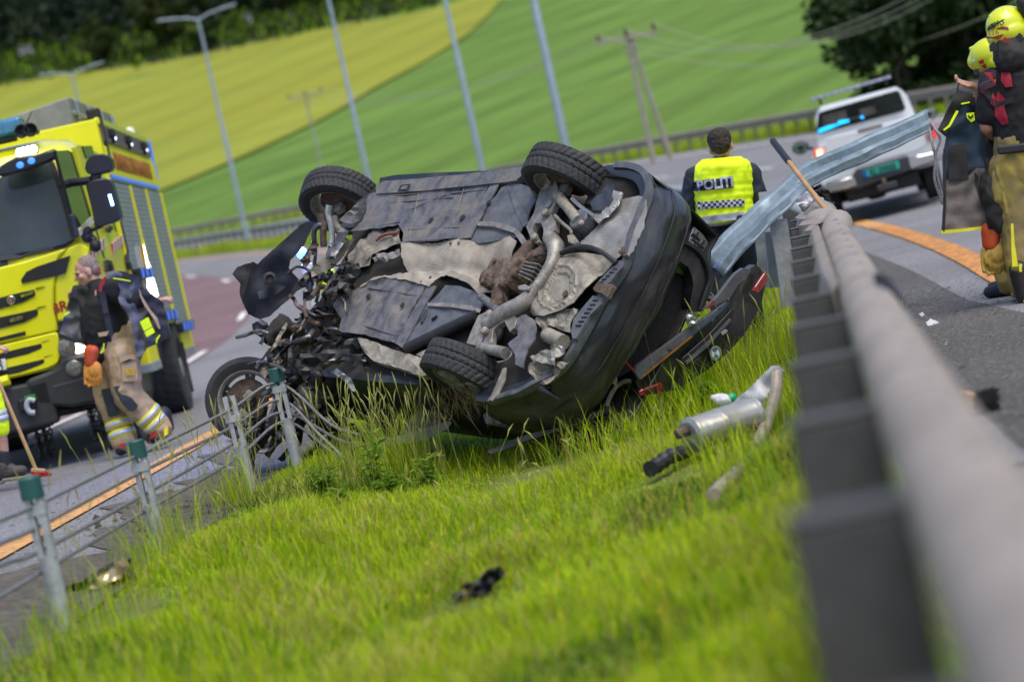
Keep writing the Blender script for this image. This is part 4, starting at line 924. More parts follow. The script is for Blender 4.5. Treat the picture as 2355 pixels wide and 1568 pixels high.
blob('engine_block', bm, m_cav, wreck, .02, 2, wr=.02, ws=.06)
bm = bmesh.new(); q = Vector(CL(at(*c3(820, 720), 17.55))); add_ell(bm, q, (.12, .13, .14)); add_cap(bm, q, q+Vector((0, .1, .12)), .07, .06); blob('gearbox_case', bm, m_alu, wreck, .012, 2, wr=.012, ws=.035)
# coil spring lying below the torn wheel
cpts = []
for k in range(60):
    a = k*.42; c = at(*c3(470-.9*k, 1120-2.2*k), 17.75); cpts.append(CL(c+np.array([math.cos(a)*.085, math.sin(a)*.03, math.sin(a)*.06])))
bm = bmesh.new(); add_tube(bm, cpts, .011, 6); shade_auto(bm_obj('coil_spring', bm, m_steel, wreck), 1)
# ------------------------------------------------------------------ fire engine (local: x forward = towards the camera, y to its left, z up)
TF = Frame(_orth([[.028, 1, 0], [-1, .028, 0], [0, 0, 1]]), [-4.874, 22.215, 0])
truck = empty('fire_engine', 'fluorescent yellow fire engine with black mirrors and roller shutters parked on the left road', 'fire engine', matrix=TF.mat())
def c5(x, y): return (x*.2402, 219.7+y*.2402)
def c6(x, y): return (x*.3503, 565+y*.3503)
def c7(x, y): return (x*.1501, 643.5+y*.1501)     # grille close-up
def c8(x, y): return (188.3+x*.2303, 470.8+y*.2303)  # side close-up
def T5(*a): return [c5(*p) for p in a]
def T6(*a): return [c6(*p) for p in a]
def T7(*a): return [c7(*p) for p in a]
def T8(*a): return [c8(*p) for p in a]
m_yel = mat('fluorescent_yellow_paint', (.74, .72, .008), .3, var=.04, vs=3, coat=.7)
m_yel2 = mat('fluorescent_yellow_plain', (.72, .70, .008), .4, var=.05, vs=3)
m_dark = mat('anthracite_plastic', (.028, .029, .034), .5, var=.25, vs=6, bump=.1, bs=80)
m_mirror = mat('mirror_housing', (.012, .013, .02), .35, var=.2)
m_glass = mat('dark_windscreen_glass', (.035, .05, .052), .08, var=.5, vs=1.1, col2=(.06, .075, .075), split=(.35, .8), spec=.4)
m_wing = mat('dark_side_glass', (.01, .014, .013), .06, var=.3, spec=.4)
m_blk = mat('matt_black', (.008, .008, .009), .6, var=.3)
m_alum = mat('shutter_aluminium', (.25, .29, .31), .5, .15, var=.12, vs=3)
m_frame = mat('black_shutter_frame', (.01, .01, .012), .5)
m_ledw = mat('white_led', (1, 1, 1), .3, emit=9, em=(1, .97, .92)); m_ledb = mat('blue_led', (.3, .5, 1), .3, emit=9, em=(.18, .42, 1))
m_ledb2 = mat('blue_trim_glow', (.05, .15, .6), .3, emit=.35, em=(.06, .2, 1)); m_head = mat('lit_headlamp', (1, .95, .85), .3, emit=14, em=(1, .86, .66))
m_chrome = mat('chrome', (.75, .75, .77), .12, 1, var=.15, vs=30)
m_ivory = mat('white_number_plate', (.62, .64, .66), .5, var=.05)
m_brown = mat('red_brown_lettering', (.30, .085, .01), .5, var=.1); m_redl = mat('dark_red_lettering', (.30, .012, .01), .5, var=.1)
m_chk = mat('chequer_plate', (.25, .25, .235), .45, .5, var=.2, vs=5)
def diamond(m, sc):
    nt = m.node_tree; n = nt.nodes; L = nt.links; tc = n.new('ShaderNodeTexCoord'); mp = n.new('ShaderNodeMapping'); mp.inputs['Rotation'].default_value = (PI/4, PI/4, 0)
    ck = n.new('ShaderNodeTexChecker'); ck.inputs['Scale'].default_value = sc; L.new(tc.outputs['Object'], mp.inputs[0]); L.new(mp.outputs[0], ck.inputs[0])
    bp = n.new('ShaderNodeBump'); bp.inputs['Strength'].default_value = .6; bp.inputs['Distance'].default_value = .01; L.new(ck.outputs['Fac'], bp.inputs['Height']); L.new(bp.outputs[0], n['Principled BSDF'].inputs['Normal'])
diamond(m_chk, 14)
def tt(name, px, axis, val, m, th=.02, step=20, parent=truck, bevel=0, disp=0, seed=0, out=1, fn=None, jag=0): return tr(name, px, axis, val, m, th, step, disp, .03, seed, fn, (), parent, jag, TF, out, bevel)
def tbox(name, c, size, m, bevel=.02, parent=truck, seg=2, rot=None):
    bm = bmesh.new(); add_box(bm, c, size, rot); return bm_obj(name, bm, m, parent, False, bevel, seg)
# cab: side outline swept across, with a rounded front
def cab():
    prof_ = [(-2.78, .95), (-.35, .95), (-.06, .9), (-.05, 1.3), (-.06, 1.75), (-.18, 2.35), (-.30, 2.72), (-.42, 2.92), (-.7, 3.02), (-1.3, 3.08), (-2.6, 3.06), (-2.78, 2.98)]
    V = []; Fc = []; ys = [-1.22, -1.2, -1.12, -.9, 0, .9, 1.12, 1.2, 1.22]
    for y in ys:
        e = max(0, (abs(y)-.9)/.32)
        for x, z in prof_:
            dx = 0 if x < -1.0 else -.16*e**2.6*(1 if x > -.5 else .5); dz = -.13*e**2.4 if z > 2.9 else 0
            V.append((x+dx, y, z+dz))
    k = len(prof_)
    for i in range(len(ys)-1):
        for j in range(k): Fc.append((i*k+j, i*k+(j+1) % k, (i+1)*k+(j+1) % k, (i+1)*k+j))
    Fc.append(list(range(k))[::-1]); Fc.append(list(range((len(ys)-1)*k, len(ys)*k)))
    o = pyd('cab', V, Fc, m_yel, truck); bm = bmesh.new(); bm.from_mesh(o.data); bmesh.ops.recalc_face_normals(bm, faces=bm.faces); bm.to_mesh(o.data); bm.free(); shade_auto(o, .5)
cab()
# windscreen on the raked plane
def wsl(a, b, dx=.0):
    q = TF.on(a, b, 0, -.15); q = TF.on(a, b, 0, -.045-.262*(q[2]-1.75)/1.0+dx); return q
def wsheet(name, px, m, dx, th=.02, step=24, bevel=0): return sheet(name, px, lambda a, b: wsl(a, b, dx), m, truck, th, step, 0, .02, 0, None, (), True, (1, 0, .26), 0, bevel)
wsheet('windscreen_seal', T5((-20, 790), (240, 730), (490, 625), (520, 640), (610, 900), (735, 1330), (700, 1400), (620, 1450), (300, 1530), (-20, 1600)), m_blk, .012, .02)
wsheet('windscreen', T5((-20, 798), (240, 742), (470, 640), (590, 1010), (690, 1385), (610, 1425), (420, 1470), (-20, 1545)), m_glass, .03, .012)
wsheet('wiper', T5((-20, 1545), (90, 1515), (190, 1530), (220, 1555), (0, 1580)), m_dark, .07, .03)
wsheet('wiper_arm', T5((190, 1530), (420, 1455), (520, 1455), (515, 1475), (300, 1520), (200, 1550)), m_blk, .06, .02)
tt('sun_visor', T5((-20, 690), (60, 640), (150, 592), (330, 572), (530, 508), (542, 600), (440, 645), (240, 720), (-20, 782)), 0, .0, m_mirror, .16, bevel=.02)
for p in ((300, 628), (192, 668)): 
    bm = bmesh.new(); add_ell(bm, TF.on(*c5(*p), 0, .012), (.015, .035, .03)); bm_obj('blue_indicator', bm, mat('dim_blue_led', (.02, .1, .4), .3, emit=1.2, em=(.05, .25, 1)), truck)
tt('led_bar', T5((150, 535), (345, 488), (357, 548), (165, 582)), 0, -.1, m_blk, .12, bevel=.01)
for p in ((190, 547), (232, 537), (275, 526), (318, 516)):
    bm = bmesh.new(); add_lathe(bm, [(0, .012), (.033, .008), (.038, 0), (0, 0)], TF.on(*c5(*p), 0, -.098), axis='X', n=14); bm_obj('led_lamp', bm, m_ledw, truck)
# side windows, seams, door handles
tt('side_window', T5((537, 533), (650, 526), (688, 552), (868, 1150), (785, 1272), (740, 1165), (700, 1155)), 1, 1.232, m_wing, .03)
tt('side_window', T5((790, 486), (880, 482), (905, 562), (830, 604)), 1, 1.232, m_wing, .03)
tt('window_trim', T5((640, 524), (690, 545), (875, 1150), (862, 1165), (683, 560)), 1, 1.235, m_blk, .03)
tt('door_pillar', T5((700, 500), (740, 495), (905, 1140), (895, 1180)), 1, 1.235, m_yel2, .02)
tt('window_sill', T5((730, 1320), (800, 1240), (875, 1160), (905, 1215), (830, 1290), (770, 1345)), 1, 1.24, mat('cream_trim', (.55, .52, .40), .4), .03)
for pl in (((245, 560), (262, 548), (300, 560), (322, 620), (325, 660), (300, 660), (285, 600), (268, 600), (280, 665), (255, 665)), ((452, 470), (478, 458), (510, 510), (522, 590), (505, 640), (485, 645), (470, 580)),):
    tt('door_handle', T8(*pl), 1, 1.25, m_blk, .04, bevel=.006)
tt('handle_slot', T8((470, 485), (485, 490), (505, 570), (498, 600), (480, 560)), 1, 1.254, m_alum, .02)
for a, b in (((735, 640), (1000, 1560)), ((890, 590), (1110, 1300))):
    bm = bmesh.new(); add_tube(bm, [TF.on(*c5(*a), 1, 1.224), TF.on(*c5(*b), 1, 1.224)], .008, 5); bm_obj('door_seam', bm, m_blk, truck)
m_chev = mat('red_white_chevron', (.62, .6, .6), .4, var=.05)
def stripes(m, c2, sc):
    nt = m.node_tree; n = nt.nodes; L = nt.links; tc = n.new('ShaderNodeTexCoord'); mp = n.new('ShaderNodeMapping'); mp.inputs['Rotation'].default_value = (0, .9, 0)
    w = n.new('ShaderNodeTexWave'); w.inputs['Scale'].default_value = sc; L.new(tc.outputs['Object'], mp.inputs[0]); L.new(mp.outputs[0], w.inputs[0])
    r = n.new('ShaderNodeValToRGB'); r.color_ramp.interpolation = 'CONSTANT'; r.color_ramp.elements[0].color = (*c2, 1); r.color_ramp.elements[1].position = .5; r.color_ramp.elements[1].color = (.62, .6, .6, 1)
    L.new(w.outputs[0], r.inputs[0]); L.new(r.outputs[0], n['Principled BSDF'].inputs['Base Color'])
stripes(m_chev, (.36, .02, .03), 2.2)
tt('chevron_band', T5((790, 1555), (1000, 1362), (1016, 1450), (960, 1500), (880, 1590)), 1, 1.236, m_chev, .02)
tt('chevron_band', T5((1075, 1420), (1185, 1320), (1202, 1400), (1090, 1512)), 1, 1.236, m_chev, .02)
tt('camera_pod', T8((275, 215), (300, 205), (320, 240), (300, 275), (280, 255)), 1, 1.27, m_blk, .04, bevel=.01)
# grille panels and their dark slots
grl = tt('grille_panel', T6((-30, 150), (150, 105), (300, 60), (440, 15), (385, 80), (362, 190), (352, 300), (352, 420), (362, 470)) + T6((380, 560), (-30, 650)), 0, .02, m_yel, .08, bevel=.02, step=14)
tt('grille_panel', T7((-40, 1010), (300, 930), (870, 795), (895, 900), (910, 1180), (890, 1270), (840, 1310), (700, 1370), (400, 1450), (-40, 1545)), 0, .03, m_yel, .09, bevel=.02, step=14)
tt('grille_seam', T7((-40, 1000), (500, 865), (868, 778), (870, 797), (500, 885), (-40, 1020)), 0, .005, m_blk, .03)
for pl in (((325, 30), (322, 0), (400, -120), (560, -200), (1070, -370), (1000, -100), (870, -60), (350, 55)), ((-40, 285), (180, 225), (520, 150), (535, 235), (500, 265), (340, 350), (-40, 455)), ((-40, 580), (300, 510), (568, 447), (580, 520), (560, 550), (370, 650), (-40, 755)), ((-40, 890), (385, 785), (390, 845), (-40, 945)),
           ((-40, 1135), (300, 1050), (630, 975), (645, 1030), (600, 1065), (430, 1135), (-40, 1250)), ((-40, 1400), (110, 1345), (670, 1212), (680, 1260), (640, 1290), (440, 1370), (300, 1420), (-40, 1490))):
    tt('grille_slot', T7(*pl), 0, .034, m_blk, .03, step=18)
for pl in (((540, 130), (690, 95), (560, 140)), ((560, 425), (700, 390), (570, 435)), ((640, 950), (760, 920), (650, 962)), ((670, 1180), (800, 1145), (680, 1190))):
    tt('grille_crease', T7(*pl), 0, .034, m_blk, .012)
for pl in (((300, 235), (490, 182), (515, 210), (320, 280)), ((140, 610), (160, 590), (330, 550), (355, 575), (345, 605), (165, 660), (145, 645))):
    tt('name_plate', T7(*pl), 0, .045, m_chrome, .012, bevel=.003)
xd = TF.M.T @ (np.array(at(*c7(500, 185), 22.2))-at(*c7(310, 245), 22.2))
for p, wd in (((408, 232), .105), ((250, 606), .115)):
    q = TF.on(*c7(*p), 0, .0455); text_mesh('lettering', 'SCANIA', .06, m_blk, truck, q, (0, 1, 0), (0, 0, 1), .002, xs=.8)
tt('badge_shield', T7((95, 300), (120, 258), (170, 245), (225, 262), (238, 300), (220, 350), (195, 385), (165, 388), (120, 360), (100, 330)), 0, .05, m_chrome, .02, step=6, bevel=.004)
tt('badge_core', T7((108, 305), (150, 265), (205, 275), (222, 300), (205, 345), (180, 362), (135, 345)), 0, .054, mat('badge_blue', (.03, .06, .2), .3), .008, step=6)
tt('badge_griffin', T7((130, 320), (150, 280), (180, 300), (190, 330), (175, 352), (158, 345), (148, 325)), 0, .058, mat('badge_red', (.45, .08, .07), .3), .006, step=5)
tt('number_plate', T7((-80, 1240), (75, 1205), (105, 1370), (-50, 1410)), 0, .07, m_ivory, .02, bevel=.004)
q = TF.on(*c7(8, 1318), 0, .0715); text_mesh('plate_digit', '3', .17, m_blk, truck, q, (0, 1, 0), (0, 0, 1), .002, xs=.7)
# corner panel with its red script, headlamp, bumper
tt('corner_panel', T6((385, 82), (450, 15), (520, -20), (600, 20), (560, 120), (520, 330), (500, 480), (370, 500), (362, 420), (358, 250)), 0, .0, m_yel, .05, bevel=.02)
q = TF.on(*c7(975, 405), 0, .004); text_mesh('red_script', 'BRA', .13, m_redl, truck, q, (0, 1, .1), (-0, 0, 1), .002, bold=.004, shear=.1)
tt('lamp_recess', T7((870, 660), (1000, 620), (1350, 540), (1360, 900), (1300, 950), (900, 930)), 0, -.03, m_dark, .05)
tt('headlamp_housing', T7((905, 930), (1000, 925), (1310, 990), (1345, 1050), (1330, 1100), (935, 1210)), 0, .0, mat('lamp_bowl', (.42, .40, .38), .25, .6, var=.2), .06, bevel=.01)
bm = bmesh.new(); add_lathe(bm, [(0, .03), (.04, .026), (.08, .012), (.092, 0), (.092, -.02), (0, -.02)], TF.on(*c7(1030, 1048), 0, .015), axis='X', n=24); shade_auto(bm_obj('headlamp_lens', bm, mat('dim_lamp_glass', (.22, .21, .2), .2, .5, var=.5, vs=25, bump=.5, bs=30), truck))
tt('headlamp_lit', T7((1110, 968), (1200, 985), (1325, 1035), (1350, 1060), (1300, 1095), (1170, 1128), (1130, 1050)), 0, .02, m_head, .03, step=10)
tt('bumper', T6((392, 742), (610, 690), (700, 700), (720, 900), (700, 1000), (640, 1030), (480, 1060), (250, 1050), (190, 985), (150, 905), (200, 870), (330, 822), (385, 795)), 0, .06, m_dark, .2, bevel=.03)
tt('bumper_crease', T6((345, 920), (560, 860), (562, 872), (350, 932)), 0, .065, mat('worn_plastic_edge', (.07, .075, .085), .5), .01)
bm = bmesh.new(); add_lathe(bm, [(0, .012), (.04, .01), (.06, .006), (.066, 0), (.076, -.005), (.076, -.03), (0, -.03)], TF.on(*c6(487, 803), 0, .08), axis='X', n=24); shade_auto(bm_obj('fog_lamp', bm, MATS['dim_lamp_glass'], truck))
tt('lower_valance', T6((-30, 900), (160, 885), (200, 985), (250, 1050), (480, 1060), (650, 1040), (700, 1070), (590, 1062), (470, 1092), (360, 1132), (300, 1200), (200, 1232), (160, 1245), (-30, 1290)), 0, -.1, m_blk, .5, bevel=.02)
tbox('tow_coupling', TF.on(*c6(180, 1040), 0, .05), (.1, .16, .12), m_blk); bm = bmesh.new(); cps = [TF.on(*c6(*p), 0, .12) for p in ((230, 1015), (190, 1010), (175, 1050), (195, 1090), (230, 1095))]
add_tube(bm, smooth_path(cps, 4), .025, 8); shade_auto(bm_obj('hose_coupling', bm, mat('pale_coupling', (.4, .43, .45), .4), truck))
bm = bmesh.new(); add_box(bm, TF.on(*c6(200, 1000), 0, .1), (.06, .1, .06)); bm_obj('green_coupling_cap', bm, mat('green_cap', (.04, .2, .05), .4), truck)
bm = bmesh.new(); add_tube(bm, [TF.on(*c6(-30, 905), 0, .12), TF.on(*c6(60, 880), 0, .12)], .05, 8); bm_obj('bumper_bracket', bm, m_yel2, truck)
tt('wheel_arch_void', T6((640, 700), (900, 640), (1000, 700), (1010, 900), (1000, 1030), (700, 1060)), 1, 1.0, m_blk, .1)
# mirrors
tt('mirror_stem', T5((868, 745), (965, 750), (960, 812), (862, 820)), 0, -.02, m_mirror, .08, bevel=.01)
tt('wide_mirror', T5((812, 700), (822, 640), (850, 590), (900, 565), (975, 557), (1035, 572), (1065, 610), (1080, 690), (1055, 728), (960, 752), (868, 762), (828, 740)), 0, .02, m_mirror, .2, bevel=.05, step=40)
o = tt('main_mirror', T5((818, 860), (850, 826), (900, 808), (1000, 793), (1050, 806), (1078, 850), (1120, 1010), (1156, 1150), (1150, 1185), (1095, 1212), (960, 1258), (915, 1250), (900, 1205), (865, 1040)), 0, .02, m_mirror, .2, bevel=.045, step=60)
for o in [x for x in truck.children if x.name.startswith(('wide_mirror', 'main_mirror'))]: o.modifiers['bevel'].segments = 4
bm = bmesh.new(); add_tube(bm, [TF.on(*c5(590, 850), 0, -.1), TF.on(*c5(700, 835), 0, -.06), TF.on(*c5(870, 815), 0, -.05)], [.045, .04, .04], 10); shade_auto(bm_obj('mirror_arm', bm, m_mirror, truck))
bm = bmesh.new(); add_tube(bm, smooth_path([TF.on(*c5(*p), 0, -.06) for p in ((985, 1245), (900, 1280), (840, 1310), (830, 1350), (850, 1370), (890, 1330))], 4), [.02]*6+[.05]*15, 10); shade_auto(bm_obj('mirror_arm', bm, m_mirror, truck))
bm = bmesh.new(); add_ell(bm, TF.on(*c5(912, 1440), 0, .0), (.06, .055, .06)); add_cap(bm, TF.on(*c5(900, 1385), 0, 0), TF.on(*c5(885, 1370), 0, 0), .03, .02); shade_auto(bm_obj('camera_ball', bm, m_blk, truck))
tt('mirror_strobe', T5((1034, 950), (1060, 947), (1090, 1052), (1066, 1060)), 0, .028, m_ledb, .02, step=8)
tbox('side_deflector', TF.on(*c5(710, 1250), 1, 1.26), (.1, .05, .22), m_mirror)
# roof: blue light bar, horns, aerial
lb = TF.on(*c5(225, 285), 0, -.7)
tbox('light_bar', lb+np.array([0, -.75, 0]), (.3, 1.5, .16), mat('blue_beacon_plastic', (.02, .17, .30), .15, var=.4, vs=9, coat=1), .03)
tbox('light_bar_base', lb+np.array([0, -.75, -.1]), (.25, 1.3, .05), m_blk, .01)
tbox('light_bar_lens', lb+np.array([.155, -.5, -.01]), (.02, .3, .08), mat('pale_blue_lens', (.12, .25, .32), .2), .005)
for p in ((205, 345), (290, 332)):
    bm = bmesh.new(); q = TF.on(*c5(*p), 0, -.45); add_lathe(bm, [(0, -.1), (.045, -.02), (.06, 0), (.068, 0), (.055, -.06), (.03, -.2), (.025, -.4), (0, -.4)], q, axis='X', n=18); shade_auto(bm_obj('air_horn', bm, m_blk, truck))
bm = bmesh.new(); add_tube(bm, [TF.on(*c5(240, 300), 0, -.9), TF.on(*c5(312, 145), 0, -.9)], [.008, .004], 5); bm_obj('aerial', bm, m_blk, truck)
tbox('roof_hatch', (-.9, -.3, 3.07), (.5, .7, .07), m_blk, .03)
# bodywork behind the cab with its shutters
ZT = 3.30; ZB = .66
tbox('body', (-5.3, 0, (ZT+1.05)/2), (4.72, 2.48, ZT-1.05), m_yel2, .015)
tbox('body_lower', (-3.35, 0, .92), (.82, 2.48, .52), m_yel2, .02); tbox('body_lower', (-7.05, 0, .92), (1.2, 2.48, .54), m_yel2, .02)
tbox('lower_trim', (-3.35, 0, .66), (.83, 2.5, .1), m_alum, .01); tbox('lower_trim', (-7.05, 0, .66), (1.21, 2.5, .1), m_alum, .01)
tbox('front_corner_guard', TF.on(*c5(950, 410), 1, 1.2), (.16, .14, .62), m_blk, .02)
for i, (x0, x1) in enumerate(((-3.05, -4.35), (-4.55, -5.85), (-6.02, -7.45))):
    zb = (1.62, 1.12, .95)[i]
    fr_ = tbox('shutter_frame', ((x0+x1)/2, 1.243, (2.62+zb)/2), (abs(x1-x0)+.1, .02, 2.68-zb), m_frame, .004)
    bm = bmesh.new(); z = 2.6
    me = None
    while z > zb+.06:
        add_box(bm, ((x0+x1)/2, 1.256, z), (abs(x1-x0)-.06, .014, .047)); z -= .052
    so = bm_obj('shutter_slats', bm, m_alum, fr_); so['kind'] = 'stuff'
    tbox('shutter_post', (x1-.09, 1.262, (2.66+zb)/2), (.07, .03, 2.6-zb), m_yel2, .006)
    tbox('shutter_handle', ((x0+x1)/2, 1.285, zb+.02), (abs(x1-x0)-.05, .07, .12), m_blk, .015)
    for k in range(3): tbox('handle_pad', (x0-.2-k*.42, 1.325, zb+.02), (.09, .02, .1), m_ledb2, .01)
tbox('blue_trim', (-5.25, 1.256, 2.69), (4.4, .03, .035), m_ledb2, .004); tbox('blue_trim', (-7.62, 1.25, 3.05), (.04, .04, .5), m_ledb2, .004)
tbox('sign_board', (-5.3, 1.252, 2.86), (4.55, .02, .3), m_yel2, .003)
text_mesh('lettering', 'DRAMMENSREGIONENS BRANNVESEN IKS', .27, m_brown, truck, (-5.25, 1.264, 2.86), (-1, 0, 0), (0, 0, 1), .003, bold=.006, xs=.68)
tbox('lamp_strip', (-5.25, 1.255, 3.15), (4.3, .02, .17), mat('mauve_grille_mesh', (.14, .11, .12), .5, .3, var=.3, vs=40), .003)
for x in (-3.75, -5.2, -6.7):
    bm = bmesh.new(); add_lathe(bm, [(0, .02), (.05, .018), (.06, 0), (.075, .0), (.07, -.04), (0, -.04)], (x, 1.285, 3.14), axis='Y', n=16); bm_obj('scene_lamp', bm, m_blk, truck)
    bm = bmesh.new(); add_lathe(bm, [(0, .012), (.035, .008), (.045, 0), (0, 0)], (x+.02, 1.305, 3.14), axis='Y', n=14); bm_obj('scene_lamp_led', bm, mat('cool_led', (.7, .85, 1), .3, emit=3, em=(.6, .8, 1)), truck)
    tbox('lamp_hood', (x+.1, 1.29, 3.17), (.2, .06, .1), m_blk, .02)
tbox('top_rail', (-5.3, 1.235, 3.28), (4.6, .05, .07), m_yel, .01)
bm = bmesh.new(); add_lathe(bm, [(0, .14), (.05, .12), (.06, .06), (.05, 0), (0, 0)], (-7.2, 1.1, 3.33), n=14); bm_obj('white_roof_lamp', bm, mat('white_lamp', (.8, .8, .8), .3), truck)
# roof box of chequered plate
bm = bmesh.new(); bv = [(-2.95, -1.2, 3.05), (-2.95, 1.0, 3.05), (-2.95, 1.02, 3.58), (-2.95, -1.2, 3.32), (-6.6, -1.2, 3.3), (-6.6, 1.0, 3.3), (-6.6, 1.0, 3.62), (-6.6, -1.2, 3.36)]
vv = [bm.verts.new(v) for v in bv]
for f in ((0, 1, 2, 3), (5, 4, 7, 6), (1, 5, 6, 2), (4, 0, 3, 7), (3, 2, 6, 7), (0, 4, 5, 1)): bm.faces.new([vv[i] for i in f])
bm_obj('roof_box', bm, m_chk, truck, bevel=.015)
for k in range(4): tbox('box_latch', (-3.3-k*1.0, 1.03, 3.46), (.06, .04, .22), m_alum, .01)
tbox('box_rail', (-4.8, 1.025, 3.42), (3.6, .03, .04), m_alum, .008)
# open locker with strip light and gear
tt('locker_cavity', T8((510, 405), (640, 375), (780, 915), (740, 930), (650, 850), (600, 720)), 1, 1.262, m_frame, .01)
tt('locker_light', T8((608, 405), (622, 402), (760, 905), (738, 930), (665, 830), (640, 640)), 1, 1.27, m_ledw, .012, step=12)
tt('locker_gear', T8((525, 415), (560, 405), (650, 800), (640, 850), (610, 800)), 1, 1.268, mat('lilac_hose', (.45, .43, .55), .5), .01)
tt('locker_gear', T8((565, 420), (600, 412), (680, 830), (650, 800)), 1, 1.268, mat('yellow_hose', (.65, .55, .03), .5), .01)
tt('locker_gear', T8((590, 410), (615, 405), (660, 670), (645, 675)), 1, 1.273, mat('red_gear', (.4, .01, .04), .5), .01)
# chassis, wheels, snow chains
tbox('chassis', (-3.9, 0, .72), (6.8, 1.0, .3), m_blk, .03); tbox('front_axle', (-1.35, 0, .52), (.2, 1.9, .2), m_blk, .03); tbox('rear_axle', (-5.6, 0, .52), (.25, 1.9, .25), m_blk, .03)
tbox('fuel_tank', (-3.35, .85, .62), (.7, .5, .45), m_dark, .05); tbox('step_box', (-2.3, .95, .6), (.5, .45, .4), m_dark, .03); tbox('mudflap', (-6.35, .95, .5), (.03, .6, .6), m_blk, .005)
def truck_wheel(x, y, W):
    root = bpy.data.objects.new('wheel', None); COL.objects.link(root); root.parent = truck; root.location = (x, y, .53)
    o = bm_obj('tyre', tyre_bm(.53, W, .3, 30, 132), m_rubber, root); shade_auto(o, .5)
    s_ = 1 if y > 0 else -1
    bm = bmesh.new(); add_lathe(bm, [(.3, W*.42), (.28, W*.4), (.26, W*.1), (.15, W*.15), (.14, W*.42), (.1, W*.5), (0, W*.5)] if s_ > 0 else [(.3, -W*.42), (.28, -W*.4), (.26, -W*.1), (.15, -W*.15), (.14, -W*.42), (0, -W*.5)], axis='Y', n=30); shade_auto(bm_obj('rim', bm, m_alu, root))
    for k in range(10):
        a = k*2*PI/10; bm = bmesh.new(); add_lathe(bm, [(0, .03), (.016, .03), (.018, 0)], (math.cos(a)*.2, s_*W*.2, math.sin(a)*.2), axis='Y', n=8); bm_obj('wheel_nut', bm, m_chrome, root)
    if y > 0:
        bm = bmesh.new(); pts = [(.66*math.cos(a), 0, .66*math.sin(a)) for a in np.linspace(.05*PI, .95*PI, 20)]
        for yy in (-.12, .16): pass
        V = [(px_, yy, pz) for (px_, _, pz) in pts for yy in (-.3, .16)]; Fc = [(2*i, 2*i+1, 2*i+3, 2*i+2) for i in range(len(pts)-1)]
        o = pyd('mudguard', V, Fc, m_dark, root, True); md = o.modifiers.new('t', 'SOLIDIFY'); md.thickness = .03
for x in (-1.35, -5.6):
    for sy in (1, -1): truck_wheel(x, sy*(1.06 if x > -2 else .98), .31 if x > -2 else .56)
ltor = None
def chain(p, n_):
    global ltor
    bm = bmesh.new()
    for k in range(n_):
        R_ = Matrix.Rotation(PI/2*(k % 2), 3, 'Z') @ Matrix.Rotation(PI/2, 3, 'X'); c = Vector(p)-Vector((0, 0, .052*k)); n1, n2 = 10, 4; rings = []
        for i in range(n1):
            a = 2*PI*i/n1; ctr = Vector((math.cos(a)*.02, math.sin(a)*.034, 0)); dr = Vector((math.cos(a), math.sin(a), 0))
            rings.append([bm.verts.new(c+R_ @ (ctr+dr*math.cos(2*PI*j/n2)*.008+Vector((0, 0, math.sin(2*PI*j/n2)*.008)))) for j in range(n2)])
        for i in range(n1):
            for j in range(n2): bm.faces.new((rings[i][j], rings[i][(j+1) % n2], rings[(i+1) % n1][(j+1) % n2], rings[(i+1) % n1][j]))
    o = bm_obj('snow_chain', bm, m_steel, truck); o['kind'] = 'stuff'
for px, py, n_ in ((578, 1075, 9), (592, 1075, 11), (604, 1070, 11), (628, 1070, 12), (648, 1075, 11), (662, 1075, 9), (232, 1215, 6), (245, 1215, 8), (278, 1195, 8), (292, 1195, 8), (322, 1185, 7)):
    q = TF.on(*c6(px, py), 0, -2.2 if px < 400 else -3.2); chain(q, n_)
# the half of the cab front that runs out of the picture
sheet('windscreen', [(-1.06, 1.80), (.5, 1.78), (.5, 2.58), (-.98, 2.62)], lambda a, b: (-.045-.262*(b-1.75)+.026, a, b), m_glass, truck, .012, .5, 0, 1, 0, None, (), True, (1, 0, .26))
tbox('sun_visor', (-.08, -.35, 2.70), (.16, 1.7, .12), m_mirror, .02); tbox('bumper_centre', (-.02, 0, .62), (.16, 1.3, .42), m_dark, .03); tbox('number_plate', (.062, -.42, 1.0), (.012, .3, .12), m_ivory, .004)
for yy in (370, 670, 915, 1190, 1445): tbox('grille_slot', (.02, -.42, TF.on(*c7(0, yy), 0, .034)[2]+.02), (.03, 1.2, .11), m_blk, .01)
for o in [x for x in list(truck.children) if x.name.split('.')[0] in ('bumper', 'headlamp_housing', 'headlamp_lens', 'headlamp_lit', 'fog_lamp', 'corner_panel', 'lamp_recess', 'main_mirror', 'wide_mirror', 'mirror_stem', 'mirror_arm', 'side_window', 'window_trim', 'air_horn')]:
    c = o.copy(); COL.objects.link(c); c.parent = truck; c.scale = (1, -1, 1)
# ------------------------------------------------------------------ people
m_skin = mat('skin', (.46, .25, .17), .55, var=.12, vs=22, col2=(.40, .17, .12), split=(.55, .75))
m_hair = mat('short_dark_hair', (.03, .02, .016), .8, var=.5, vs=60, bump=.8, bs=140)
m_hairg = mat('short_grey_hair', (.23, .17, .13), .85, var=.35, vs=50, bump=.8, bs=140)
m_navy = mat('navy_uniform', (.010, .016, .030), .8, var=.35, vs=9, bump=.2, bs=120)
m_tee = mat('black_shirt', (.008, .008, .011), .85, var=.3, vs=9, bump=.2, bs=90)
m_tan = mat('tan_turnout_cloth', (.42, .30, .165), .85, var=.2, vs=9, bump=.3, bs=150, col2=(.27, .18, .10), split=(.5, .75))
m_khaki = mat('khaki_turnout_cloth', (.20, .155, .08), .85, var=.35, vs=5, bump=.3, bs=120, col2=(.31, .24, .04), split=(.42, .62))
m_pad = mat('dark_knee_pad', (.018, .026, .034), .7, var=.3, bump=.3, bs=90)
m_boot = mat('black_boot', (.015, .015, .02), .5, var=.3)
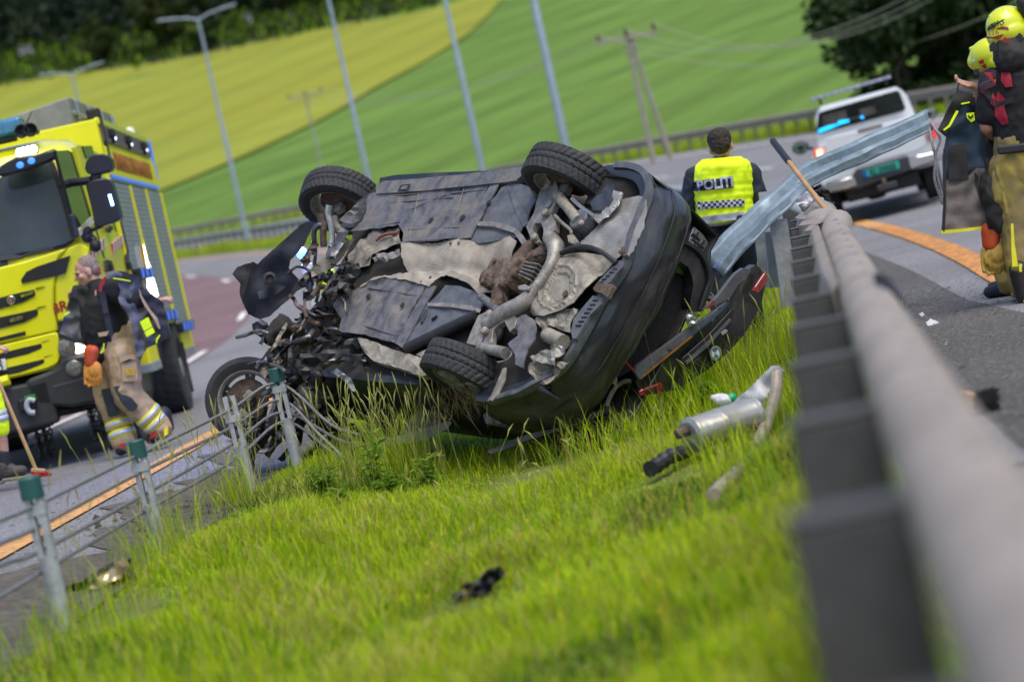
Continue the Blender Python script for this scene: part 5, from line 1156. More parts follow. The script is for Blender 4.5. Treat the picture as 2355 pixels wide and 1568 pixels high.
m_redt = mat('red_strap', (.34, .01, .03), .6, var=.15); m_straps = mat('black_webbing', (.015, .016, .02), .6, bump=.3, bs=150)
m_grey = mat('grey_jacket_cloth', (.105, .108, .112), .75, var=.25, vs=9, bump=.35, bs=140)
m_jblack = mat('black_jacket_cloth', (.017, .016, .016), .75, var=.4, vs=9, bump=.3, bs=120)
m_jblue = mat('blue_grey_lining', (.03, .055, .085), .8, var=.35, vs=6, bump=.3, bs=100)
m_lining = mat('grey_beige_lining', (.16, .135, .125), .85, var=.35, vs=7, bump=.3, bs=90)
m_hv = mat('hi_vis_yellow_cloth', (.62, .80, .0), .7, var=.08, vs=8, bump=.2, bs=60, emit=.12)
m_sil = mat('silver_reflective_tape', (.52, .54, .62), .35, .25, var=.15, vs=20); m_yelt = mat('yellow_reflective_tape', (.70, .66, .02), .5, var=.12)
m_glove = mat('orange_leather_glove', (.60, .24, .03), .65, var=.25, vs=18); m_cuff = mat('red_orange_cuff', (.45, .06, .01), .6, var=.2)
m_glove2 = mat('yellow_leather_glove', (.42, .27, .05), .65, var=.3, vs=18)
m_helm = mat('fluorescent_helmet', (.60, .66, .01), .3, var=.06, vs=6, coat=.6)
m_eye = mat('eye_dark', (.02, .015, .012), .2)
class Person:
    def __init__(s, name, label, depth, pel, up_to, face):
        """pel, up_to: photo points of pelvis and head; face: world direction faced. Frame: x right of figure, y forward, z along the spine"""
        s.depth = depth; o = at(*pel, depth); h = at(*up_to, depth); z = Vector(h-o).normalized(); y = Vector(face); y = (y-z*y.dot(z)).normalized(); x = y.cross(z)
        M = np.array(Matrix((x, y, z)).transposed()); s.F = Frame(M, o); s.root = empty(name, label, 'person', matrix=s.F.mat())
    def L(s, px, py, dd=0): return Vector(s.F.M.T @ (at(px, py, s.depth+dd)-s.F.t))
    def W(s, w): return Vector(s.F.M.T @ (np.asarray(w, float)-s.F.t))
    def d(s, w): return Vector(s.F.M.T @ np.asarray(w, float))
    def sheet(s, name, px, m, dd=0, th=.012, step=6, disp=.02, ds=.04, seed=0, jag=0, tilt=0, tiltx=0, fn=None, parent=None):
        cx = sum(p[0] for p in px)/len(px); cy = sum(p[1] for p in px)/len(px)
        return sheet(name, px, lambda a, b: s.L(a, b, dd+tilt*(b-cy)/300+tiltx*(a-cx)/300), m, parent or s.root, th, step, disp, ds, seed, fn, (), True, s.d((0, -1, 0)), jag)
def head(bm, c, fwd, up, k=1.0):
    """head about .24 high: cranium, jaw, nose, ears, brow"""
    c = Vector(c); f = Vector(fwd).normalized(); u = Vector(up); u = (u-f*u.dot(f)).normalized(); r = f.cross(u); R = Matrix((r, f, u)).transposed()
    P = lambda x, y, z: c+R @ Vector((x*k, y*k, z*k))
    add_ell(bm, P(0, -.012, .03), (.078*k, .096*k, .092*k), R); add_ell(bm, P(0, .022, -.04), (.066*k, .07*k, .075*k), R); add_ell(bm, P(0, .055, -.085), (.04*k, .035*k, .03*k), R)
    add_ell(bm, P(0, .072, .018), (.06*k, .022*k, .014*k), R); add_cap(bm, P(0, .084, .005), P(0, .108, -.03), .009*k, .014*k, 10, 4); add_ell(bm, P(0, .087, -.062), (.027*k, .014*k, .012*k), R)
    for s_ in (-1, 1): add_ell(bm, P(s_*.08, -.008, -.012), (.012*k, .022*k, .034*k), R); add_ell(bm, P(s_*.045, .06, -.025), (.024*k, .024*k, .026*k), R)
    return P, R
def eyes(P, R, parent, k=1.0):
    for s_ in (-1, 1):
        bm = bmesh.new(); add_ell(bm, P(s_*.032, .082, .0), (.012*k, .006*k, .007*k), R, 10); bm_obj('eye', bm, m_eye, parent)
        bm = bmesh.new(); add_ell(bm, P(s_*.034, .088, .02), (.022*k, .007*k, .005*k), R, 10); bm_obj('eyebrow', bm, m_hairg, parent)
def hand(bm, wrist, d, nrm, curl=.5, k=1.0, thumb=1, r=.0095):
    """palm, four unequal bent fingers and a thumb leaving the side of the palm"""
    w = Vector(wrist); d = Vector(d).normalized(); n = Vector(nrm); n = (n-d*n.dot(d)).normalized(); a = d.cross(n)*thumb; R = Matrix((d, a, n)).transposed()
    add_ell(bm, w+d*.05*k, (.055*k, .042*k, .018*k), R, 14); add_cap(bm, w-d*.03*k, w+d*.03*k, .026*k, .028*k, 10, 4)
    for i, (off, ln) in enumerate(((.032, .072), (.011, .08), (-.011, .075), (-.031, .06))):
        b = w+d*.088*k+a*off*k; p1, p2, p3 = b, None, None; ang = curl*.55; dirv = d*math.cos(ang)+n*math.sin(ang)
        p2 = p1+dirv*ln*.45*k; ang += curl*.9; dirv = d*math.cos(ang)+n*math.sin(ang); p3 = p2+dirv*ln*.32*k; ang += curl*.7; dirv = d*math.cos(ang)+n*math.sin(ang); p4 = p3+dirv*ln*.25*k
        add_cap(bm, p1-d*.03*k, p2, r*1.08*k, r*k, 8, 3); add_cap(bm, p2, p3, r*k, r*.92*k, 8, 3); add_cap(bm, p3, p4, r*.92*k, r*.8*k, 8, 3)
    t0 = w+d*.025*k+a*.034*k; t1 = t0+(d*.6+a*.7+n*.25).normalized()*.045*k; t2 = t1+(d*.85+a*.25+n*.5*curl).normalized()*.034*k
    add_cap(bm, t0-a*.015*k, t1, .0135*k, .011*k, 8, 3); add_cap(bm, t1, t2, .011*k, .0088*k, 8, 3)
def caps(bm, pts, rs, n=14):
    for (p, q), (a, b) in zip(zip(pts, pts[1:]), zip(rs, rs[1:])): add_cap(bm, p, q, a, b, n, 5)
def boot(bm, heel, toe, up, h=.2, w=.05):
    heel = Vector(heel); toe = Vector(toe); u = Vector(up).normalized(); f = (toe-heel).normalized()
    add_cap(bm, heel+u*.05, toe+u*.045-f*.03, w, w*.92, 12, 4); add_cap(bm, heel+u*.04, heel+u*h, w*1.05, w*1.25, 12, 4); add_cap(bm, heel+u*.09+f*.02, toe+u*.05-f*.08, w*.95, w*.9, 12, 4)
def sole(name, P_, heel, toe, up, parent):
    bm = bmesh.new(); heel = Vector(heel); toe = Vector(toe); add_bar(bm, heel-(toe-heel)*.16, toe+(toe-heel)*.05, .1, .03, up); return bm_obj(name, bm, m_straps, parent, bevel=.012, seg=2)
UP = np.array([0, 0, 1.])

# --- firefighter walking, pulling his jacket off
A_ = Person('person', 'grey haired firefighter in black shirt and tan trousers striding with jacket held open behind him', 21.6, c6(745, 700), c6(640, 250), (-1, -.12, 0)); p = A_; J = lambda x, y, dd=0: p.L(*c6(x, y), dd)
bm = bmesh.new()
hp = J(566, 172); fw = p.d((-.93, -.3, -.16)); P_, R_ = head(bm, hp, fw, p.d((-.05, 0, 1)), 1.08)
caps(bm, [hp+P_(0, -.02, -.05)-hp, J(625, 262), J(690, 330)], [.062, .068, .11])
caps(bm, [J(690, 330), J(690, 430), J(720, 560), J(745, 700)], [.15, .17, .16, .15])
sh_n = J(735, 285, -.19); sh_f = J(620, 300, .2)
hand_n = J(1035, 372, -.1); el_n = J(895, 360, -.27); hand_f = J(480, 380, .1); el_f = J(520, 420, .3)
caps(bm, [J(690, 320), sh_n, el_n, hand_n], [.09, .065, .045, .03]); caps(bm, [J(660, 320), sh_f, el_f, hand_f], [.09, .065, .045, .03])
hand(bm, hand_n, p.d((.6, -.2, .15)), p.d((-.2, .3, -1)), 1.15, 1.1, 1); hand(bm, hand_f, p.d((-.1, -.3, .8)), p.d((.8, -.3, .2)), 1.1, 1.05, -1)
hipf, kneef, ankf = J(690, 720, .1), J(712, 1000, .05), J(815, 1275, 0); hipn, kneen, ankn = J(800, 720, -.1), J(838, 985, -.12), J(1045, 1180, -.05)
caps(bm, [J(745, 690), hipf, kneef, ankf], [.12, .08, .055, .04]); caps(bm, [J(745, 690), hipn, kneen, ankn], [.12, .08, .055, .04])
blob('body', bm, m_skin, p.root, .008, 3)
eyes(P_, R_, p.root, 1.08)
bm = bmesh.new(); add_ell(bm, P_(0, -.028, .05), (.088, .098, .088), R_); add_ell(bm, P_(0, -.06, .0), (.084, .062, .08), R_)
hr = blob('hair', bm, m_hairg, p.root, .008, 2, wr=.004, ws=.02)
bm = bmesh.new(); caps(bm, [J(628, 270), J(690, 330), J(690, 430), J(700, 560), J(700, 690)], [.085, .15, .2, .21, .17]); caps(bm, [J(620, 480), J(630, 590), J(665, 680)], [.13, .13, .09]); caps(bm, [J(700, 330), sh_n, el_n], [.12, .1, .085]); caps(bm, [J(670, 330), sh_f, el_f], [.12, .1, .085])
blob('shirt', bm, m_tee, p.root, .012, 5, wr=.008, ws=.09)
bm = bmesh.new(); caps(bm, [J(735, 590), J(745, 700)], [.185, .18]); caps(bm, [J(790, 570), J(800, 690)], [.13, .15])
caps(bm, [J(720, 700), hipf+Vector((0, 0, 0)), kneef, J(770, 1140, .04), ankf], [.16, .15, .12, .11, .115], 16); caps(bm, [J(775, 700), hipn, kneen, J(950, 1090, -.08), ankn], [.17, .16, .125, .115, .12], 16)
add_box(bm, J(850, 830, -.16), (.06, .16, .2)); add_box(bm, J(850, 740, -.17), (.05, .15, .1))
blob('trousers', bm, m_tan, p.root, .011, 5, wr=.014, ws=.1, wseed=3)
bm = bmesh.new(); boot(bm, J(850, 1345, 0), J(775, 1385, -.05), p.d((.1, 0, 1)), .2, .055); blob('boot', bm, m_boot, p.root, .011, 3)
bm = bmesh.new(); boot(bm, J(1110, 1215, -.05), J(985, 1310, -.08), p.d((-.1, 0, 1)), .16, .058); blob('boot', bm, m_boot, p.root, .011, 3)
p.sheet('boot_flash', T6((985, 1235), (1030, 1215), (1030, 1245), (985, 1270)), m_redt, -.16, .02); p.sheet('boot_flash', T6((1072, 1190), (1100, 1185), (1102, 1235), (1078, 1250)), m_yelt, -.16, .02)
p.sheet('boot_flash', T6((780, 1300), (820, 1295), (818, 1318), (785, 1325)), m_redt, -.12, .02)
def band(name, cpt_, ax, r, h, m, parent, n=24, fl=1.0):
    bm = bmesh.new(); d_, a_, b_ = basis(ax); R = Matrix((a_, b_*fl, d_)).transposed(); add_lathe(bm, [(r, -h/2), (r+.006, -h/2), (r+.006, h/2), (r, h/2)], cpt_, n=n, R=R); return bm_obj(name, bm, m, parent, True)
for (a, b, r) in ((J(770, 1140, .04), ankf, .118), (J(950, 1090, -.08), ankn, .122)):
    ax = (b-a); 
    for t in (.25, .72): band('reflective_band', a+ax*t, ax, r, .075, m_yelt, p.root); band('reflective_stripe', a+ax*t, ax, r+.004, .034, m_sil, p.root)
for (k_, a, pl) in ((kneef, .05, ((662, 945), (722, 932), (760, 1040), (786, 1105), (735, 1122), (712, 1122), (690, 1040))), (kneen, -.1, ((745, 925), (812, 912), (840, 970), (905, 1050), (880, 1085), (845, 1085), (790, 1020)))):
    p.sheet('knee_pad', T6(*pl), m_pad, a-.145, .02, 5, .008)
p.sheet('pocket_flap', T6((780, 728), (885, 712), (895, 745), (792, 768)), m_tan, -.285, .015, disp=.004); p.sheet('cargo_pocket', T6((795, 765), (895, 750), (905, 885), (808, 893)), m_tan, -.275, .015, disp=.008, seed=4)
p.sheet('pocket_slot', T6((800, 762), (850, 742), (875, 750), (830, 765)), m_straps, -.29, .008, disp=0)
q = p.L(*c6(855, 828), -.292); text_mesh('pocket_number', '63', .085, mat('ochre_print', (.45, .28, .01), .7), p.root, q, p.d(CR), p.d(CU), .002, bold=.004)
p.sheet('brace', T6((645, 305), (690, 300), (712, 430), (745, 590), (725, 600), (700, 560), (680, 440)), m_straps, -.285, .012, disp=.006); p.sheet('brace_top', T6((645, 300), (655, 240), (690, 200), (702, 210), (680, 260), (690, 300)), m_redt, -.26, .012, disp=.006)
p.sheet('brace_buckle', T6((672, 412), (705, 408), (712, 440), (680, 448)), m_dark, -.3, .012, disp=0); p.sheet('waist_strap', T6((642, 572), (715, 560), (700, 590), (650, 598)), m_tan, -.29, .02, disp=.004)
p.sheet('collar_trim', T6((640, 140), (655, 145), (665, 190), (660, 195), (648, 170)), m_redt, -.09, .01, disp=0)
p.sheet('fly_cord', T6((678, 640), (686, 640), (682, 690), (660, 708), (655, 700), (675, 680)), m_hv, -.25, .01, disp=0)
# jacket: the near half swings out behind, the far half hangs in front
jk = p.sheet('jacket', T6((690, 178), (745, 165), (830, 172), (915, 215), (912, 262), (1000, 320), (1068, 372), (1100, 520), (1122, 592), (1040, 640), (960, 672), (915, 762), (892, 720), (884, 600), (842, 460), (800, 400), (775, 345), (790, 290), (760, 215), (715, 215)), m_grey, -.32, .03, 4, .06, .05, 5, tiltx=.25)
p.sheet('jacket_lining', T6((908, 258), (1000, 318), (1068, 372), (1102, 520), (1124, 594), (1045, 636), (1030, 560), (1040, 520), (1000, 440), (950, 380)), m_jblack, -.36, .02, 4, .03, .05, 6, tiltx=.2, parent=jk)
p.sheet('jacket_collar', T6((690, 178), (745, 165), (830, 172), (912, 212), (860, 225), (790, 212), (715, 212)), m_jblack, -.37, .03, 4, .02, .06, 7, parent=jk)
p.sheet('jacket_piping', T6((742, 210), (800, 218), (858, 230), (856, 236), (800, 226), (742, 216)), m_hv, -.4, .008, disp=.004, parent=jk)
p.sheet('jacket_zip', T6((912, 285), (930, 330), (985, 420), (1035, 480), (1052, 545), (1040, 545), (1010, 480), (950, 400), (918, 330)), m_tan, -.395, .015, 4, .01, parent=jk, tiltx=.2)
p.sheet('jacket_patch', T6((918, 500), (972, 468), (998, 530), (945, 560)), m_hv, -.385, .01, 5, .006, parent=jk); p.sheet('jacket_patch', T6((948, 566), (1000, 535), (1017, 568), (962, 600)), m_hv, -.385, .01, 5, .006, parent=jk)
p.sheet('jacket_hem', T6((1120, 590), (1042, 638), (962, 670), (968, 650), (1040, 615), (1112, 570)), m_jblack, -.39, .012, 5, .01, parent=jk); p.sheet('jacket_pull', T6((1024, 612), (1046, 582), (1050, 590), (1032, 622), (1030, 640), (1024, 640)), m_hv, -.41, .01, disp=0, parent=jk)
jf = p.sheet('jacket_front', T6((480, 262), (560, 250), (592, 300), (560, 450), (570, 620), (500, 640), (380, 600), (410, 500), (440, 390), (468, 310)), m_grey, -.02, .03, 4, .06, .05, 9)
p.sheet('jacket_front_lining', T6((480, 262), (560, 250), (590, 300), (570, 380), (540, 440), (480, 340), (455, 345)), m_jblack, -.06, .02, 4, .03, .05, 10, parent=jf); p.sheet('jacket_hem', T6((380, 600), (388, 575), (500, 618), (572, 600), (570, 622), (500, 642)), m_jblack, -.08, .015, 5, .01, parent=jf)
p.sheet('jacket_pull', T6((430, 440), (455, 430), (458, 440), (425, 462), (418, 458)), m_hv, -.09, .01, disp=0, parent=jf)
# gloves clipped at the hip
def gloves(label, P, cuff, tips, m_c, m_g, depth, parent_m=None, n=5, spread=20):
    """a pair of work gloves hanging by the cuff, fingers down: cuff and tips are photo points"""
    c_ = at(*cuff, depth); t_ = at(*tips, depth); d = Vector(t_-c_); Ln = d.length; d.normalize(); a = Vector(CR)*1.0; a = (a-d*a.dot(d)).normalized(); n_ = d.cross(a)
    root = empty('gloves', label, 'gloves', tuple(c_)); k = Ln/.27
    bm = bmesh.new(); add_cap(bm, (0, 0, 0), d*.09*k, .045*k, .04*k, 12, 4); add_cap(bm, a*.03*k+n_*.03, d*.09*k+a*.01*k+n_*.03, .04*k, .038*k, 12, 4); blob('cuff', bm, m_c, root, .008, 3)
    for s_, off in ((1, Vector((0, 0, 0))), (-1, a*.035*k+n_*.045)):
        bm = bmesh.new(); R = Matrix((a, n_, d)).transposed(); add_ell(bm, off+d*.13*k, (.052*k, .026*k, .06*k), R)
        for i, (o2, ln) in enumerate(((-.038, .075), (-.013, .092), (.013, .086), (.037, .068))):
            b = off+d*.155*k+a*o2*k; m2 = b+d*ln*.55*k+n_*.006*s_; e = b+d*ln*k+n_*.02*k*s_; add_cap(bm, b-d*.03*k, m2, .0145*k, .0135*k, 9, 3); add_cap(bm, m2, e, .0135*k, .012*k, 9, 3)
        t0 = off+d*.105*k+a*.045*k*s_; add_cap(bm, t0-a*.02*s_, t0+d*.045*k+a*.02*k*s_, .016*k, .0135*k, 9, 3); add_cap(bm, t0+d*.045*k+a*.02*k*s_, t0+d*.08*k+a*.016*k*s_, .0135*k, .011*k, 9, 3)
        blob('glove', bm, m_g, root, .007, 2)
    return root
gloves('pair of orange work gloves hanging from the hip of the walking firefighter', p, c6(590, 690), c6(600, 940), m_cuff, m_glove, 21.35)

# --- police officer seen from behind
B_ = Person('person', 'police officer seen from behind in bright yellow vest lettered POLITI and navy trousers', 18.8, (1672, 530), (1657, 345), (.12, 1, 0)); p = B_; J = lambda x, y, dd=0: p.L(x, y, dd)
bm = bmesh.new(); hp = J(1657, 338); P_, R_ = head(bm, hp, p.d((.1, 1, -.25)), p.d((.02, .2, 1)), 1.06)
caps(bm, [hp, J(1658, 374), J(1660, 400)], [.06, .062, .09]); caps(bm, [J(1660, 400), J(1664, 450), J(1672, 530)], [.14, .15, .15])
shl, shr = J(1596, 406, .03), J(1726, 398, .03); ell, elr = J(1582, 478, .05), J(1745, 462, .02); hl, hrr = J(1603, 530, .2), J(1752, 522, -.03)
caps(bm, [J(1640, 400), shl, ell, hl], [.08, .06, .045, .032]); caps(bm, [J(1690, 398), shr, elr, hrr], [.08, .06, .045, .033]); hand(bm, hrr, p.d((-.05, -.1, -1)), p.d((-1, .3, 0)), .9, 1.05, 1); hand(bm, hl, p.d((.2, .5, -1)), p.d((1, .2, 0)), .8, 1.0, -1)
gl = p.W((at(1650, 700, 18.7)[0], 18.7, gh(at(1650, 700, 18.7)[0], 18.7))); gr = p.W((at(1715, 700, 19.2)[0], 19.2, gh(at(1715, 700, 19.2)[0], 19.2)))
hl2, hr2 = J(1642, 545), J(1700, 540); kl, kr = J(1655, 655, -.05), J(1712, 640, .1)
caps(bm, [hl2, kl, gl+Vector((0, 0, .08))], [.09, .06, .045]); caps(bm, [hr2, kr, gr+Vector((0, 0, .08))], [.09, .06, .045]); blob('body', bm, m_skin, p.root, .008, 3)
bm = bmesh.new(); add_ell(bm, P_(0, -.018, .052), (.09, .104, .088), R_); add_ell(bm, P_(0, -.05, .008), (.081, .066, .074), R_); add_ell(bm, P_(0, .02, .105), (.05, .07, .032), R_)
blob('hair', bm, m_hair, p.root, .007, 2, wr=.01, ws=.02)
bm = bmesh.new(); caps(bm, [J(1659, 378), J(1660, 405)], [.08, .12]); caps(bm, [J(1660, 405), J(1664, 450), J(1672, 520)], [.16, .17, .165]); caps(bm, [J(1640, 402), shl, ell], [.1, .075, .075]); caps(bm, [J(1690, 400), shr, elr], [.1, .078, .075]); caps(bm, [ell, ell+(hl-ell)*.12], [.075, .06]); caps(bm, [elr, elr+(hrr-elr)*.12], [.075, .06])
blob('shirt', bm, m_navy, p.root, .011, 4, wr=.008, ws=.07)
bm = bmesh.new(); caps(bm, [J(1666, 520), J(1672, 550)], [.17, .18]); caps(bm, [hl2, kl, gl+Vector((0, 0, .05))], [.125, .1, .09]); caps(bm, [hr2, kr, gr+Vector((0, 0, .05))], [.125, .1, .09]); blob('trousers', bm, m_navy, p.root, .012, 4, wr=.012, ws=.09)
for g in (gl, gr): bm = bmesh.new(); boot(bm, g+p.d((0, -.08, .0)), g+p.d((.02, .2, 0)), p.d(UP), .12); blob('boot', bm, m_boot, p.root, .011, 2)
# vest: shell over the torso, bands and lettering laid on it
bm = bmesh.new(); vt = [J(1661, 388), J(1661, 420), J(1665, 470), J(1671, 508)]
R3 = Matrix.Identity(3)
for q, wx in zip(vt, (.185, .2, .195, .19)): add_ell(bm, q, (wx+.036, .198, .09), R3)
for a, b in zip(vt, vt[1:]):
    for t in (.33, .66): add_ell(bm, a+(b-a)*t, (.233, .198, .09), R3)
add_cap(bm, J(1626, 380), J(1616, 400), .06, .06); add_cap(bm, J(1694, 376), J(1708, 396), .06, .06)
zt, zb = J(1661, 372)[2], J(1668, 520)[2]
def cut(co):
    co[:, 2] = np.clip(co[:, 2], zb, zt+.03); return co
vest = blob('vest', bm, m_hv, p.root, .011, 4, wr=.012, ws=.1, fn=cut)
VB = bpy.data.objects['vest']
from mathutils.bvhtree import BVHTree
def lay(o, target, d, off):
    """press a flat print onto the surface behind it"""
    t = target.data; bv = BVHTree.FromPolygons([v.co for v in t.vertices], [tuple(f.vertices) for f in t.polygons]); d = Vector(d).normalized(); lows = min((v.co.dot(d) for v in o.data.vertices))
    for v in o.data.vertices:
        ex = v.co.dot(d)-lows; h = bv.ray_cast(v.co-d*(v.co.dot(d)-lows)-d*.6, d, 3)
        if h[0] is not None: v.co = h[0]-d*(off-min(ex, .004))
def printed(name, px, m, target, off, p, d=(0, 1, 0), step=5):
    o = sheet(name, px, lambda a, b: p.L(a, b, -.6), m, p.root, .003, step, .0001, .05, 0, None, (), True, p.d((0, -1, 0)), 0); lay(o, target, p.d(d), off); return o
printed('name_panel', T2((1690, 390), (1990, 350), (2000, 438), (1697, 466)), m_navy, vest, .022, p)
tx = text_mesh('lettering', 'POLITI', .112, m_sil, p.root, p.L(*c2(1858, 408), -.62), p.d(at(*c2(1990, 392), 18.8)-at(*c2(1680, 432), 18.8)), p.d(CU), .002, bold=.004, xs=.84)
bmx = bmesh.new(); bmx.from_mesh(tx.data); bmesh.ops.triangulate(bmx, faces=bmx.faces); bmesh.ops.subdivide_edges(bmx, edges=[e for e in bmx.edges if e.calc_length() > .02], cuts=2); bmx.to_mesh(tx.data); bmx.free(); lay(tx, vest, p.d((0, 1, 0)), .03)
m_chq = mat('navy_silver_chequer', (.5, .5, .6), .5); nt = m_chq.node_tree; ck = nt.nodes.new('ShaderNodeTexChecker'); ck.inputs['Scale'].default_value = 46; ck.inputs[1].default_value = (.45, .47, .56, 1); ck.inputs[2].default_value = (.01, .015, .05, 1)
tc_ = nt.nodes.new('ShaderNodeTexCoord'); mp_ = nt.nodes.new('ShaderNodeMapping'); mp_.inputs['Scale'].default_value = (1, .001, 1); nt.links.new(tc_.outputs['Object'], mp_.inputs[0]); nt.links.new(mp_.outputs[0], ck.inputs[0]); nt.links.new(ck.outputs[0], nt.nodes['Principled BSDF'].inputs['Base Color'])
printed('chequer_band', T2((1672, 555), (1850, 540), (2085, 524), (2088, 580), (1870, 595), (1680, 612)), m_chq, vest, .014, p)
printed('silver_band', T2((1690, 680), (1850, 650), (2085, 620), (2090, 680), (1880, 700), (1700, 740)), m_sil, vest, .014, p)
pts = [p.L(*c2(x, y), -.19) for x, y in ((1700, 745), (1850, 735), (1980, 705), (2075, 675))]; bm = bmesh.new(); add_tube(bm, smooth_path(pts, 5), .018, 8); bm_obj('belt', bm, m_straps, p.root)
bm = bmesh.new(); q = p.L(*c2(2010, 690), -.2); d_, a_, b_ = basis(p.d((0, -1, 0)))
for i in range(20):
    a0, a1 = 2*PI*i/20, 2*PI*(i+1)/20; add_tube(bm, [q+(a_*math.cos(a0)+b_*math.sin(a0))*.03, q+(a_*math.cos(a1)+b_*math.sin(a1))*.03], .011, 6)
blob('torch_ring', bm, m_straps, p.root, .006, 1); bm = bmesh.new(); add_box(bm, p.L(*c2(2000, 735), -.19), (.07, .05, .1)); bm_obj('belt_pouch', bm, m_straps, p.root, bevel=.012)
bm = bmesh.new(); add_tube(bm, smooth_path([p.L(*c2(x, y), -.02) for x, y in ((1935, 150), (1930, 190), (1915, 215), (1900, 230))], 4), .005, 6); bm_obj('ear_cord', bm, mat('clear_cord', (.5, .45, .3), .4), p.root)

# --- two firefighters at the right edge
def c9(x, y): return (2071.6+x*.2502, y*.2502)
def cA(x, y): return (1883.3+x*.4505, y*.4505)
def T9(*a): return [c9(*q) for q in a]
def TA(*a): return [cA(*q) for q in a]
def helmet(p, c, fwd, up, k, label_txt=True):
    c = Vector(c); f = Vector(fwd).normalized(); u = Vector(up); u = (u-f*u.dot(f)).normalized(); r = f.cross(u); R = Matrix((r, f, u)).transposed(); P = lambda x, y, z: c+R @ Vector((x*k, y*k, z*k))
    bm = bmesh.new(); add_ell(bm, P(0, -.005, .03), (.128*k, .155*k, .125*k), R, 28); add_ell(bm, P(0, -.05, -.02), (.126*k, .115*k, .095*k), R, 24); add_ell(bm, P(0, .09, .02), (.105*k, .075*k, .07*k), R, 20)
    for x in (-.05, 0, .05): add_cap(bm, P(x, .1, .115), P(x, -.1, .11), .014*k, .014*k)
    lo = P(0, 0, -.075).dot(u)
    def fn(co):
        h = co @ np.array(u); m_ = h < lo; co[m_] += np.outer(lo-h[m_], np.array(u)); return co
    h = blob('helmet', bm, m_helm, p.root, .009, 3, fn=fn); return h, P, R
# the nearer one, back towards us
C_p = Person('person', 'helmeted firefighter in black shirt with red harness straps standing at the right edge, back turned', 16.5, (2352, 370), (2325, 110), (.25, 1, 0)); p = C_p; J = lambda x, y, dd=0: p.L(x, y, dd)
bm = bmesh.new(); hp = J(2322, 92); fwd = p.d((.55, .8, -.05)); P_, R_ = head(bm, hp, fwd, p.d((-.05, 0, 1)), 1.05)
shl, shr = J(2285, 190), J(2405, 175); ell, hl = J(2268, 292, .02), J(2300, 330, .3); elr, hrr = J(2440, 270, .05), J(2400, 300, .35)
caps(bm, [hp, J(2330, 150), J(2340, 185)], [.06, .065, .1]); caps(bm, [J(2342, 200), J(2346, 270), J(2352, 360)], [.15, .16, .16]); caps(bm, [J(2310, 190), shl, ell, hl], [.08, .065, .05, .032]); caps(bm, [J(2370, 185), shr, elr, hrr], [.08, .065, .05, .032]); hand(bm, hl, p.d((.3, .6, .5)), p.d((0, 0, 1)), .9); hand(bm, hrr, p.d((-.3, .6, .5)), p.d((0, 0, 1)), .9, 1, -1)
f1 = p.W((at(2350, 690, 16.5)[0], 16.4, 0)); f2 = p.W((at(2440, 690, 16.6)[0], 16.7, 0)); h1, h2 = J(2330, 390), J(2392, 385); k1, k2 = J(2345, 540, -.03), J(2415, 530, .05)
caps(bm, [h1, k1, f1+Vector((0, 0, .1))], [.1, .065, .05]); caps(bm, [h2, k2, f2+Vector((0, 0, .1))], [.1, .065, .05]); blob('body', bm, m_skin, p.root, .009, 3)
bm = bmesh.new(); caps(bm, [J(2332, 158), J(2342, 195)], [.1, .15]); caps(bm, [J(2342, 200), J(2346, 270), J(2350, 345)], [.19, .19, .18]); caps(bm, [J(2310, 190), shl, shl+(ell-shl)*.72], [.12, .1, .088]); caps(bm, [J(2370, 185), shr, shr+(elr-shr)*.72], [.12, .1, .088]); shirt = blob('shirt', bm, m_tee, p.root, .012, 4, wr=.01, ws=.08)
bm = bmesh.new(); caps(bm, [J(2346, 335), J(2352, 390)], [.185, .19]); caps(bm, [h1, k1, f1+Vector((0, 0, .12))], [.165, .125, .1]); caps(bm, [h2, k2, f2+Vector((0, 0, .12))], [.165, .125, .1]); add_box(bm, J(2300, 430, -.05), (.1, .12, .2)); tro = blob('trousers', bm, m_khaki, p.root, .012, 4, wr=.011, ws=.12)
for g in (f1, f2): bm = bmesh.new(); boot(bm, g+p.d((-.02, -.08, 0)), g+p.d((.06, .2, 0)), p.d(UP), .22, .056); blob('boot', bm, m_boot, p.root, .011, 2)
hel, PH, RH = helmet(p, J(2320, 72), fwd, p.d((-.12, 0, 1)), 1.12)
bm = bmesh.new(); add_cap(bm, PH(0, -.06, -.07), PH(0, -.08, -.16), .1, .12); add_cap(bm, PH(-.05, .0, -.07), PH(-.05, -.02, -.14), .08, .09); blob('neck_curtain', bm, m_jblack, p.root, .012, 4, wr=.012, ws=.07)
def hprint(name, px, m, p, hel, dd, off=.006): return printed(name, px, m, hel, off, p, (0, 1, 0), 3)
m_hred = mat('dark_red_helmet_flash', (.22, .01, .012), .4)
for pl in (((775, 335), (840, 345), (925, 318), (945, 325), (900, 372), (840, 360), (780, 358)), ((955, 345), (1025, 395), (980, 402), (915, 385)), ((1010, 212), (1060, 192), (1110, 200), (1115, 230), (1080, 220), (1030, 218))): hprint('helmet_flash', T9(*pl), m_hred, p, hel, 0)
for pl in (((1035, 292), (1070, 290), (1115, 330), (1118, 370), (1085, 388), (1050, 350)), ((820, 420), (850, 385), (885, 425), (880, 470), (830, 475))):
    p.sheet('helmet_knob', T9(*pl), m_blk, -.17, .05, 4, 0)
for s_, c_, sz, dx in (('116', (845, 305), .046, (1, -.12)), ('DRBV', (972, 190), .040, (1, .62))):
    X = p.d(CR*dx[0]+CU*(dx[1] if s_ == 'DRBV' else .12)); t_ = text_mesh('lettering', s_, sz, m_brown if s_ == '116' else m_blk, p.root, p.L(*c9(*c_), -.62), X, p.d(CU), .002, bold=.001, xs=1.1); lay(t_, hel, p.d((0, 1, 0)), .012)
